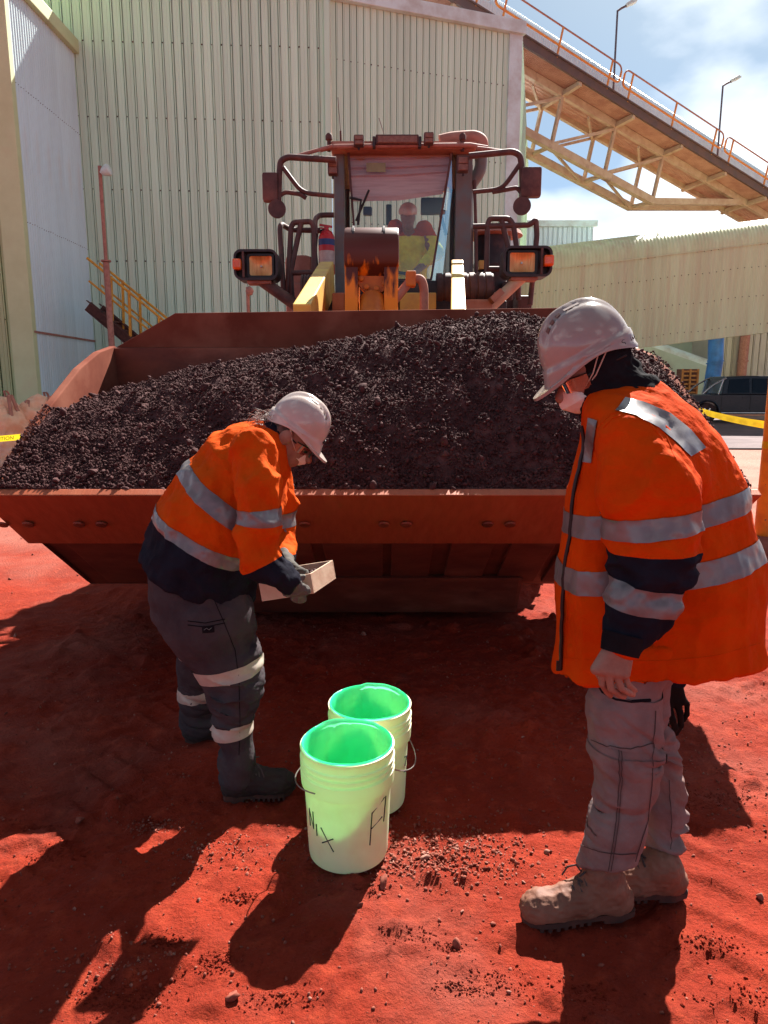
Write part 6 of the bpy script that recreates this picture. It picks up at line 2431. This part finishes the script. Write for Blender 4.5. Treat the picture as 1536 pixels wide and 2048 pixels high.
sewn_line('seam', ct, [(376, 1242), (410, 1246), (450, 1238)], .0018, M['charcoal'], trw)
sewn_line('seam', ct, [(376, 1250), (410, 1254), (450, 1246)], .0018, M['charcoal'], trw)
sewn_line('seam', ct, [(428, 1200), (446, 1240), (470, 1300), (478, 1360), (480, 1440), (478, 1510)], .0014, M['charcoal'], trw)
sewn_strip('pocket_label', ct, [(404, 1252), (428, 1250)], [(405, 1266), (429, 1264)], M['charcoal'], trw, n=6, m=2)
sewn_line('label_lettering', ct, [(408, 1259), (413, 1256), (418, 1259), (423, 1255)], .0009, M['tape'], trw, lift=.005)
boot(wom, G(448, 1600), G(584, 1588), P(476, 1556, 2.45), M['boot_dark'], 241)
boot(wom, G(372, 1482), G(480, 1478), P(396, 1462, 2.88), M['boot_dark'], 242, laces=False)

# tray with an ore sample ------------------------------------------------------
TY = 2.34
tb_l, tb_r = P(524, 1203, TY), P(628, 1187, TY)
ex = (tb_r - tb_l)
ey = (G(672, 1157, tb_r.z) - tb_r)
ez = ex.cross(ey).normalized()
if ez.z < 0: ez = -ez
hT = .070
tray = empty('sample_tray', (tb_l + tb_r) / 2, 'small pale scoop-like tray held by the bending person, filled with ore', 'tray')
M['tray'] = mat('pale_tray_board', (0.60, 0.44, 0.32), k=0.9, rough=.55, c2=(0.50, 0.33, 0.23), scale=14, bump=.1)
t_ = .006
def tq(a, b, c): return tb_l + ex * a + ey * b + ez * c
def slab(name, a0, a1, b0, b1, c0, c1):
    mb = MB()
    vs = [tq(a, b, c) for c in (c0, c1) for a, b in ((a0, b0), (a1, b0), (a1, b1), (a0, b1))]
    mb.add(vs, [(3, 2, 1, 0), (4, 5, 6, 7), (0, 1, 5, 4), (1, 2, 6, 5), (2, 3, 7, 6), (3, 0, 4, 7)])
    return mb.build(name, M['tray'], tray, bevel=.001)
ta, tb_ = t_ / ex.length, t_ / ey.length
slab('base', 0, 1, 0, 1, 0, t_)
slab('side_wall', 0, 1, -.0, tb_, t_, hT)
slab('side_wall', 0, 1, 1 - tb_, 1, t_, hT)
slab('end_wall', 1 - ta, 1.0, tb_, 1 - tb_, t_, hT)
slab('end_wall', 0, ta, tb_, 1 - tb_, t_, hT * .5)
n = 420
cs, sz = [], []
for i in range(n):
    a, b = rng.uniform(.06, .94), rng.uniform(.06, .94)
    s = rng.uniform(.004, .011)
    c = (.030 + .040 * math.sin(math.pi * b) * (.4 + .6 * a)) * rng.random() ** .35
    cs.append(tq(a, b, max(c, t_ + s * .6))[:])
    sz.append(s)
me = scatter_mesh('ore_sample', np.array(cs), np.array(sz), ICO1, PEB, 9)
M['ore_s'] = mat('dusty_ore', (0.24, 0.125, 0.12), 0.7, c2=(0.14, 0.07, 0.066), scale=60)
tag(link('ore_sample', me, M['ore_s']), 'small heap of crushed ore lying in the hand-held tray', 'ore', kind='stuff')
# gloves: near hand under the tray, far hand on the ore
S = SDF(np.array(P(585, 1170, 2.3)) - .14, np.array(P(585, 1170, 2.3)) + .14, .0038)
w0 = P(566, 1155, 2.285)
k1 = P(592, 1180, 2.30)
S.cone(P(560, 1150, 2.28), P(578, 1165, 2.29), .034, .034, .015)
fing = []
for i in range(4):
    x = 584 + i * 6.5
    y = 1188 + i * 2 - (4 if i == 3 else 0)
    fing.append([P(x, y - 8, 2.305), P(x + 4, y + 9, 2.335), tq(.50 + .055 * i, .22, -.012), tq(.50 + .055 * i, .40, -.012)])
hand_prims(S, P(576, 1163, 2.29), P(594, 1184, 2.305), Vector((1, .15, .12)), (0, -1, 0), fing, [P(580, 1160, 2.30), P(597, 1156, 2.315), P(606, 1154, 2.322)], r=.0105)
V, F = S.mesh()
V = relax(V, F, 1)
V = fold(V, F, .003, (40, 40, 50), 251)
to_obj('glove', V, F, M['glove_grey'], wom)
S = SDF(np.array(P(580, 1125, 2.55)) - .15, np.array(P(580, 1125, 2.55)) + .15, .0038)
S.cone(P(568, 1108, 2.64), P(573, 1118, 2.60), .028, .028, .015)
fing = [[P(578 + i * 2, 1122 + i * 2, 2.575 - .018 * i), P(586 + i * 2, 1128 + i * 2, 2.545 - .018 * i), tq(.42 + .09 * i, .62 - .05 * i, .062), tq(.48 + .09 * i, .52 - .05 * i, .050)] for i in range(4)]
hand_prims(S, P(572, 1115, 2.61), P(579, 1124, 2.555), Vector((.1, -1, -.1)), (0, 0, 1), fing, [P(574, 1120, 2.58), P(577, 1136, 2.54), tq(.34, .55, .05)], r=.0105)
V, F = S.mesh()
V = relax(V, F, 1)
to_obj('glove', V, F, M['glove_grey'], wom)

# =================================================================== loader operator behind the glass
OY = 8.55
op = empty('person', (P(820, 520, OY).x, OY, floor_z), 'person in a yellow vest seated in the loader cab behind the windscreen', 'person')
M['vest'] = fabric('yellow_vest', (0.85, 0.78, 0.07), (0.7, 0.6, 0.05), k=1.1)
hc = P(816, 432, OY - .1)
S = SDF((-.5, 7.9, 1.75), (1.2, 9.3, 3.6), .014)
S.ell(hc, (.085, .105, .115), None, .03)
S.cone(hc + Vector((0, -.02, -.10)), hc + Vector((0, -.03, -.05)), .06, .05, .03)
S.cone(hc + Vector((.0, .05, -.1)), hc + Vector((.04, .18, -.28)), .06, .08, .04)
S.chain([hc + Vector((.02, .22, -.30)), hc + Vector((.04, .28, -.65))], [.16, .15], .05)
S.chain([P(850, 470, OY + .05), P(868, 510, OY - .1), P(830, 545, OY - .35)], [.06, .05, .04], .03)
V, F = S.mesh()
to_obj('body', relax(V, F, 2), F, M['skin'], op)
S = SDF((-.5, 7.9, 1.75), (1.2, 9.3, 3.6), .014)
S.cone(hc + Vector((.03, .22, -.30)), hc + Vector((.04, .28, -.75)), .21, .19, .05)
S.chain([P(790, 455, OY + .1), P(778, 505, OY - .05), P(790, 530, OY - .25)], [.09, .075, .055], .04)
S.chain([P(848, 458, OY + .1), P(872, 505, OY - .05), P(845, 530, OY - .25)], [.095, .08, .055], .04)
V, F = S.mesh()
V = fold(relax(V, F, 2), F, .012, (8, 8, 12), 261)
vt = to_obj('vest', V, F, [M['vest'], M['hivis2']], op)
recolor(vt, [(lambda c: np.ones(len(c), bool), hc + Vector((0, 0, -.20)), (0, 0, 1), 1)])
S = SDF(np.array(hc) - .2, np.array(hc) + .2, .01)
S.ell(hc + Vector((0, .01, .05)), (.105, .125, .095), None, .01)
S.cone(hc + Vector((0, -.10, .03)), hc + Vector((0, -.13, .015)), .06, .05, .03)
S.plane(hc + Vector((0, 0, .01)), (0, .25, -1))
V, F = S.mesh()
to_obj('hard_hat', relax(V, F, 2), F, mat('pink_hat', (.75, .45, .36), .4, k=1), op)
# ------------------------------------------------------------------ pails with green liners
def plastic(name, c, trans, rough=.4, tr_w=.45, c2=None):
    m, n, l, bs = newmat(name)
    bs.inputs['Base Color'].default_value = (*c, 1)
    bs.inputs['Roughness'].default_value = rough
    bs.inputs['Specular IOR Level'].default_value = .35
    t = n.new('ShaderNodeTexNoise')
    t.inputs['Scale'].default_value = 9
    t.inputs['Detail'].default_value = 6
    co = n.new('ShaderNodeTexCoord')
    l.new(co.outputs['Object'], t.inputs['Vector'])
    mr = n.new('ShaderNodeMapRange')
    mr.inputs[1].default_value, mr.inputs[2].default_value = .52, .75
    l.new(t.outputs['Fac'], mr.inputs[0])
    x = n.new('ShaderNodeMix')
    x.data_type = 'RGBA'
    x.inputs[6].default_value = (*c, 1)
    x.inputs[7].default_value = (*(c2 or tuple(q * .85 for q in c)), 1)
    l.new(mr.outputs[0], x.inputs[0])
    l.new(x.outputs[2], bs.inputs['Base Color'])
    tl = n.new('ShaderNodeBsdfTranslucent')
    tl.inputs['Color'].default_value = (*trans, 1)
    ms = n.new('ShaderNodeMixShader')
    ms.inputs[0].default_value = tr_w
    l.new(bs.outputs[0], ms.inputs[1])
    l.new(tl.outputs[0], ms.inputs[2])
    l.new(ms.outputs[0], n['Material Output'].inputs['Surface'])
    return m
M['pail'] = plastic('natural_pail_plastic', (.92, .82, .60), (1.0, .80, .34), .35, .22, (.86, .66, .48))
M['liner'] = plastic('green_liner_film', (.06, .98, .56), (.25, 1.0, .62), .25, .55)
M['wire'] = mat('wire_bail', (.45, .40, .36), .35, metal=.7)
def pail(X, Y, rot, letters, label, bail, seed):
    aa = np.linspace(0, 6.28, 24)
    zg = float(np.max(ground_z(X + .12 * np.cos(aa), Y + .12 * np.sin(aa)))) - .002
    H, R0, R1 = .385, .130, .146
    root = empty('pail', (X, Y, zg), label, 'pail', 'lined pails on the dirt')
    def rad(h): return R0 + (R1 - R0) * h / H
    pr = [(R0 - .012, .0), (R0 - .002, .004), (R0, .014)]
    for h in (.06, .12, .18, .235): pr.append((rad(h), h))
    # skirt rings near the rim
    pr += [(rad(.255), .255), (rad(.26) + .009, .258), (rad(.27) + .010, .27), (rad(.305) + .010, .305), (rad(.31) + .003, .309), (rad(.315) + .003, .316), (rad(.32) + .009, .319), (rad(.327) + .009, .327), (rad(.33) + .003, .330),
           (rad(.335) + .003, .338), (rad(.34) + .009, .341), (rad(.348) + .009, .348), (rad(.352) + .004, .352), (R1 + .003, .372), (R1 + .006, .376), (R1 + .006, .384), (R1 + .001, H), (R1 - .003, H - .004)]
    mb = MB()
    mb.lathe(pr, (X, Y, zg), seg=56, capt=False)
    b = mb.build('body', M['pail'], root, smooth=True, angle=50)
    mb = MB()
    e = Vector((math.cos(bail[0]), math.sin(bail[0]), 0))
    tt = Vector((-e.y, e.x, 0))
    p0, p1 = Vector((X, Y, zg + .285)) + tt * (rad(.28) + .022), Vector((X, Y, zg + .285)) - tt * (rad(.28) + .022)
    pts = []
    for k in range(25):
        t = math.pi * k / 24
        d = e * bail[1] + Vector((0, 0, -1)) * bail[2]
        pts.append((p0 + p1) / 2 + (p0 - p1) / 2 * math.cos(t) + d * math.sin(t))
    mb.tube(pts, .0022, 6)
    mb.build('bail', M['wire'], root, smooth=True)
    # liner: film over the rim, crumpled inside
    rr = np.random.default_rng(seed)
    n = 96
    rows = []
    prof = [(R1 + .0015, H + .001, .0), (R1 + .0005, H + .0045, .0), (R1 - .001, H + .006, .0), (R1 - .0035, H + .004, .0), (R1 - .006, H - .004, .002)]
    for h in np.linspace(.36, .13, 12): prof.append((rad(h) - .006 - .004 * (H - h), h, .010))
    prof += [(.11, .10, .012), (.075, .085, .012), (.04, .08, .008), (.004, .078, 0)]
    ang = np.linspace(0, 2 * math.pi, n, endpoint=False)
    for i, (r_, h, am) in enumerate(prof):
        p = np.stack([np.cos(ang) * 3.2, np.sin(ang) * 3.2, np.full(n, h * 7.0)], 1)
        w = .55 - np.abs(fbm(p + seed, 3, seed)) * 1.5
        drop = .006 * fbm(np.stack([np.cos(ang) * 2, np.sin(ang) * 2, 0 * ang], 1) + seed, 2, seed + 5) if i < 2 else 0 * ang
        rr_ = r_ - am * np.clip(w + .2, 0, 1.2) if i > 3 else r_ + am * np.clip(w, -.2, 1)
        rows.append([Vector((X + a_ * math.cos(t), Y + a_ * math.sin(t), zg + h + d_)) for a_, t, d_ in zip(rr_, ang, drop)])
    for r_ in rows: r_.append(r_[0])
    mb = MB()
    mb.sheet(rows)
    mb.build('liner', M['liner'], root, smooth=True, angle=80)
    def surf(a, h): return Vector((X + (rad(h) + .0006) * math.cos(a), Y + (rad(h) + .0006) * math.sin(a), zg + h))
    if letters:
        mb = MB()
        for ln in letters: mb.tube([surf(a, h) for a, h in ln], .0021, 6)
        mb.build('marker_letters', M['black'], b, smooth=True)
    return root
def lett(ch, a0, h0, w, hh): return [[(a0 + x * w, h0 + z * hh) for x, z in g] for g in GL[ch]]
fr = -math.pi / 2
px_, py_ = -.118, 2.12
L_ = lett('N', fr - 1.03, .135, .20, .060) + [[(fr - .76, .118), (fr - .765, .158)]] + [[(fr - .62, .155), (fr - .30, .082)], [(fr - .30, .128), (fr - .60, .102)]] + [[(fr + .58, .095), (fr + .62, .205), (fr + 1.02, .235)], [(fr + .60, .150), (fr + .95, .172)], [(fr + 1.08, .235), (fr + 1.02, .150)]]
pail(px_, py_, fr + .22, L_, 'front lined pail with black marker letters N I X on its side', (R(145), .175, .03), 4)
L_ = [[(fr + 1.15, .20), (fr + 1.35, .19), (fr + 1.2, .16)], [(fr + 1.15, .14), (fr + 1.35, .13)]]
pail(-.052, 2.43, fr + .6, L_, 'rear lined pail with its wire handle hanging at the right, behind the lettered pail', (R(-15), .170, .12), 9)

# ------------------------------------------------------------------ orange bollard and caution tapes
M['bollard'] = mat('bollard_orange', (0.86, 0.25, 0.012), k=1.05, rough=.5, c2=(0.66, 0.16, 0.012), scale=5, c3=(0.20, 0.07, 0.06), s3=11, lo3=.66, hi3=.70)
M['tapeyel'] = plastic('caution_tape', (0.85, 0.70, 0.02), (0.95, 0.80, 0.03), .4, .5)
bx = G(1510, 1070)
BX = bx.x + .115
bl = empty('bollard', (BX, bx.y, 0), 'tall orange steel bollard at the right border wrapped with caution tape', 'bollard')
hb = P(1530, 742, bx.y).z
mb = MB()
mb.lathe([(.115, -.02), (.115, hb - .04), (.10, hb - .01), (.05, hb)], (BX, bx.y, 0), seg=32)
mb.build('post', M['bollard'], bl, smooth=True)
zt1, zt2 = P(1520, 850, bx.y).z, P(1516, 890, bx.y).z
for z_, h_ in ((zt2, .035), (P(1530, 760, bx.y).z, .03)):
    mb = MB()
    mb.lathe([(.1175, z_ - h_), (.1175, z_ + h_)], (BX, bx.y, 0), seg=32, capb=False, capt=False)
    mb.build('tape_wrap', M['tapeyel'], bl, smooth=True)
def text_mesh(txt, size, fn, name, parent, material):
    cu_ = bpy.data.curves.new(name, 'FONT')
    cu_.body = txt
    cu_.size = size
    ob = bpy.data.objects.new(name, cu_)
    col.objects.link(ob)
    bpy.context.view_layer.update()
    me = bpy.data.meshes.new_from_object(ob.evaluated_get(bpy.context.evaluated_depsgraph_get()))
    bpy.data.objects.remove(ob)
    bpy.data.curves.remove(cu_)
    bm = bmesh.new()
    bm.from_mesh(me)
    bmesh.ops.triangulate(bm, faces=bm.faces[:])
    bmesh.ops.subdivide_edges(bm, edges=[e for e in bm.edges if e.calc_length() > size * .3], cuts=2, use_grid_fill=True)
    off = root_loc(parent)
    for v in bm.verts: v.co = fn(v.co.x, v.co.y) - off
    bm.to_mesh(me)
    bm.free()
    return link(name, me, material, parent)
a_face = math.atan2(-bx.y, -BX)
text_mesh('CAUTION', .085, lambda u, v: Vector((BX + .1183 * math.cos(a_face - .62 + u / .1183), bx.y + .1183 * math.sin(a_face - .62 + u / .1183), P(1520, 868, bx.y).z - .03 + v)), 'tape_lettering', bl, M['black'])
def tape(a, b, sag, w, label, flip):
    a, b = Vector(a), Vector(b)
    root = empty('caution_tape', (a + b) / 2, label, 'caution tape', 'yellow caution tapes strung across the yard')
    n = 40
    def f(t, v):
        p = a + (b - a) * t + Vector((0, 0, -sag * 4 * t * (1 - t)))
        tw = .5 * math.sin(t * 5)
        return p + Vector((.012 * tw * v / w, .03 * tw * v / w, v))
    mb = MB()
    mb.sheet([[f(i / n, -w / 2), f(i / n, 0), f(i / n, w / 2)] for i in range(n + 1)])
    mb.build('strip', M['tapeyel'], root, smooth=True)
    L = (b - a).length
    d = (b - a).normalized()
    nr = Vector((d.y, -d.x, 0))
    if nr.y > 0: nr = -nr
    s = -1 if flip else 1
    for k in range(int(L / .46)):
        t0 = (k * .46 + .05) / L
        text_mesh('CAUTION', .062, lambda u, v: f(t0 + (u if not flip else .3 - u) / L, v - .022) + nr * .003, 'lettering', root, M['black'])
post2 = Vector((4.55, 11.5, 0))
tape((BX - .10, bx.y + .06, zt1), (post2.x, post2.y - .03, 1.30), .05, .075, 'yellow caution tape running from the orange bollard behind the coat', False)
def picket(p, h, label):
    r_ = empty('tape_picket', p, label, 'picket', 'steel pickets holding the caution tape')
    mb = MB()
    mb.prism([p + Vector(q) for q in ((-.022, -.018, 0), (.022, -.018, 0), (.004, 0, 0), (.004, .02, 0), (-.004, .02, 0), (-.004, 0, 0))], (0, 0, h))
    mb.build('stake', M['brown_steel'], r_)
    mb = MB()
    mb.lathe([(.032, h - .02), (.032, h + .03), (.01, h + .04)], p, seg=10)
    mb.build('cap', M['rail_yellow'], r_, smooth=True)
picket(post2, 1.42, 'thin steel picket far right holding the caution tape behind the coat')
pk = Vector((-3.4, 9.6, 0))
picket(pk, 1.2, 'thin steel picket behind the left end of the bucket holding tape')
tl_ = P(0, 878, 9.0)
tape(tl_ - (pk + Vector((0, 0, P(45, 866, 9.3).z + .05)) - tl_) * .4, pk + Vector((0, -.02, P(45, 866, 9.3).z + .06)), .0, .075, 'yellow caution tape in front of the bulk bags at the left border', False)

# ------------------------------------------------------------------ bulk bags
M['bag'] = mat('woven_bulk_bag', (0.84, 0.48, 0.30), k=1.05, rough=.85, c2=(0.76, 0.38, 0.22), scale=3, bump=.4, bscale=14, stretch=(1, 1, 2), c3=(0.86, 0.64, 0.52), s3=2.0, lo3=.5, hi3=.7, bdist=.03)
def bulk_bag(x, y, s, label, seed):
    root = empty('bulk_bag', (x, y, 0), label, 'bulk bag', 'dusty bulk bags at the left')
    S = SDF((x - .95, y - .95, -.05), (x + .95, y + .95, 1.7), .028)
    S.chain([(x, y, .25), (x, y, .62), (x, y, .85)], [.52 * s, .56 * s, .44 * s], .12)
    for i in range(4):
        a = math.pi / 4 + i * math.pi / 2
        S.cone((x + .40 * s * math.cos(a), y + .40 * s * math.sin(a), .22), (x + .38 * s * math.cos(a), y + .38 * s * math.sin(a), .80), .20 * s, .16 * s, .12)
    S.cone((x, y, .95), (x + .05, y, 1.16), .26 * s, .16 * s, .15)
    S.plane((x, y, .012), (0, 0, -1))
    V, F = S.mesh()
    V = relax(V, F, 2)
    V = fold(V, F, .045, (2.6, 2.6, 1.6), seed)
    V = fold(V, F, .02, (6, 6, 5), seed + 1)
    to_obj('sack', V, F, M['bag'], root)
    for i in range(4):
        a = math.pi / 4 + i * math.pi / 2 + .2
        e = Vector((math.cos(a), math.sin(a), 0))
        b0 = Vector((x, y, .78)) + e * .50 * s
        b1 = Vector((x, y, .80)) + Vector((math.cos(a + .55), math.sin(a + .55), 0)) * .46 * s
        top = (b0 + b1) / 2 + Vector((-e.x * .18, -e.y * .18, (.62, .40, .48, .55)[i] * s))
        mb = MB()
        pts = fillet([b0 + Vector((0, 0, -.35)), b0 + Vector((0, 0, .05)), top + (b0 - b1) * .12, top - (b0 - b1) * .12, b1 + Vector((0, 0, .05)), b1 + Vector((0, 0, -.35))], .1, 4)
        rows = [[p - e * .006 - Vector((-e.y, e.x, 0)) * .035, p - e * .006 + Vector((-e.y, e.x, 0)) * .035] for p in pts]
        mb.sheet(rows)
        st_ = mb.build('lifting_strap', M['ldr_pink'], root, smooth=True)
        st_.modifiers.new('s', 'SOLIDIFY').thickness = .006
bulk_bag(P(-5, 850, 12.4).x, 12.4, 1.0, 'dusty orange woven bulk bag at the left border with a tall lifting strap', 301)
bulk_bag(P(78, 850, 12.9).x, 12.9, .95, 'dusty woven bulk bag partly hidden by the left end of the bucket', 305)

# ------------------------------------------------------------------ parked utility truck
M['carpaint'] = mat('dark_blue_paint', (0.016, 0.018, 0.028), .3, c2=(0.022, 0.02, 0.026), scale=3, spec=.4, c3=(0.05, 0.028, 0.027), s3=1.6, lo3=.6, hi3=.85)
M['carglass'] = mat('car_glass', (0.008, 0.009, 0.012), .15, spec=.3)
M['chrome'] = mat('chrome_tube', (0.7, 0.68, 0.66), .15, metal=.9)
UY = 27.4
ux0, ux1 = P(1368, 790, UY).x, P(1368, 790, UY).x + 5.1
ute = empty('utility_truck', ((ux0 + ux1) / 2, UY + .85, 0), 'dark blue dual-cab utility truck parked side-on behind the tape', 'truck')
def U(a, z): return Vector((ux0 + a, UY, z))
body_p = [(0, .62), (0.02, 1.06), (1.42, 1.09), (1.50, 1.09), (4.10, 1.08), (5.05, .98), (5.30, .85), (5.32, .50), (5.1, .42), (4.98, .42)]
def arch(cx_, r, n=9, z0=.42): return [(cx_ + r * math.cos(math.pi * k / n), .40 + r * math.sin(math.pi * k / n)) for k in range(n + 1)]
poly = body_p + arch(4.45, .43) + [(3.9, .42), (1.4, .42)] + arch(.92, .43) + [(.3, .50)]
mb = MB()
mb.prism([U(a, z) for a, z in poly], (0, 1.72, 0))
bd = mb.build('body', M['carpaint'], ute, bevel=.03)
mb = MB()
cabp = [(1.46, 1.10), (1.54, 1.58), (1.64, 1.765), (2.30, 1.80), (3.20, 1.79), (3.46, 1.72), (4.10, 1.09)]
vs = [U(a, z) + Vector((0, .12 * max(0, (z - 1.09) / .7) + .02, 0)) for a, z in cabp]
vs2 = [U(a, z) + Vector((0, 1.70 - .12 * max(0, (z - 1.09) / .7), 0)) for a, z in cabp]
n = len(cabp)
mb.add(vs + vs2, [tuple(range(n)), tuple(range(n, 2 * n))[::-1]] + [(i, n + i, n + (i + 1) % n, (i + 1) % n) for i in range(n)])
mb.build('cabin', M['carpaint'], ute, bevel=.03)
def sidewin(pts, nm):
    mb = MB()
    mb.prism([U(a, z) + Vector((0, .115 * (z - 1.09) / .7 + .004, 0)) for a, z in pts], (0, .02, 0))
    mb.build(nm, M['carglass'], ute)
sidewin([(1.66, 1.16), (1.74, 1.66), (2.48, 1.70), (2.50, 1.16)], 'rear_window')
sidewin([(2.60, 1.16), (2.60, 1.70), (3.24, 1.69), (3.80, 1.16)], 'front_window')
for a in (1.45, 2.55, 3.80):
    mb = MB()
    mb.beam(U(a, .50) + Vector((0, -.001, 0)), U(a, 1.08) + Vector((0, -.001, 0)), .012, .012, up=(0, 1, 0))
    mb.build('door_gap', M['black'], bd)
for a in (2.32, 3.45):
    mb = MB()
    mb.cbox(U(a, .98) + Vector((0, -.012, 0)), (.17, .03, .035), .008)
    mb.build('door_handle', M['carpaint'], ute)
for a in (.92, 4.45):
    mb = MB()
    rt = Matrix.Rotation(R(90), 3, 'X')
    mb.lathe([(.24, -.13), (.35, -.14), (.385, -.08), (.385, .08), (.35, .12), (.24, .12)], U(a, .385) + Vector((0, .10, 0)), rot=rt, seg=28)
    w = mb.build('wheel', M['tyre'], ute, smooth=True)
    mb = MB()
    mb.lathe([(.235, .06), (.22, .10), (.10, .09), (.06, .12)], U(a, .385) + Vector((0, .10, 0)), rot=rt, seg=24)
    for k in range(6):
        t = 2 * math.pi * k / 6
        mb.beam(U(a, .385) + Vector((.05 * math.cos(t), -.02, .05 * math.sin(t))), U(a, .385) + Vector((.22 * math.cos(t), -.015, .22 * math.sin(t))), .05, .03, up=(0, 1, 0))
    mb.build('rim', M['chrome'], w, smooth=True)
    mb = MB()
    mb.lathe([(.35, -.12), (.385, -.08), (.385, .08), (.35, .12)], U(a, .385) + Vector((0, 1.60, 0)), rot=rt, seg=24)
    mb.build('wheel', M['tyre'], ute, smooth=True)
    mb = MB()
    ar = [U(a + .46 * math.cos(math.pi * k / 10), .40 + .46 * math.sin(math.pi * k / 10)) + Vector((0, -.02, 0)) for k in range(11)]
    mb.tube(ar, .035, 8)
    mb.build('wheel_arch', M['carpaint'], ute, smooth=True)
mb = MB()
mb.tube([U(1.42, .40) + Vector((0, -.08, 0)), U(3.6, .40) + Vector((0, -.08, 0))], .045, 10)
mb.build('side_step', M['chrome'], ute, smooth=True)
for dy in (.12, 1.55):
    mb = MB()
    mb.tube(fillet([U(.75, 1.10) + Vector((0, dy, 0)), U(1.05, 1.40) + Vector((0, dy, 0)), U(1.50, 1.66) + Vector((0, dy, 0)), U(1.62, 1.70) + Vector((0, dy, 0))], .25), .035, 10)
    mb.tube([U(1.36, 1.10) + Vector((0, dy, 0)), U(1.50, 1.64) + Vector((0, dy, 0))], .03, 10)
    mb.build('sports_bar', M['chrome'], ute, smooth=True)
mb = MB()
mb.cbox(U(3.62, 1.22) + Vector((0, -.12, 0)), (.12, .20, .18), .03)
mb.build('door_mirror', M['chrome'], ute)
mb = MB()
mb.cbox(U(-.04, .95) + Vector((0, .06, 0)), (.06, .12, .25), .02)
mb.build('tail_light', mat('tail_light', (.55, .30, .26), .3), ute)
mb = MB()
mb.cbox(U(-.08, .55) + Vector((0, .86, 0)), (.14, 1.6, .14), .03)
mb.build('rear_bumper', M['chrome'], ute)
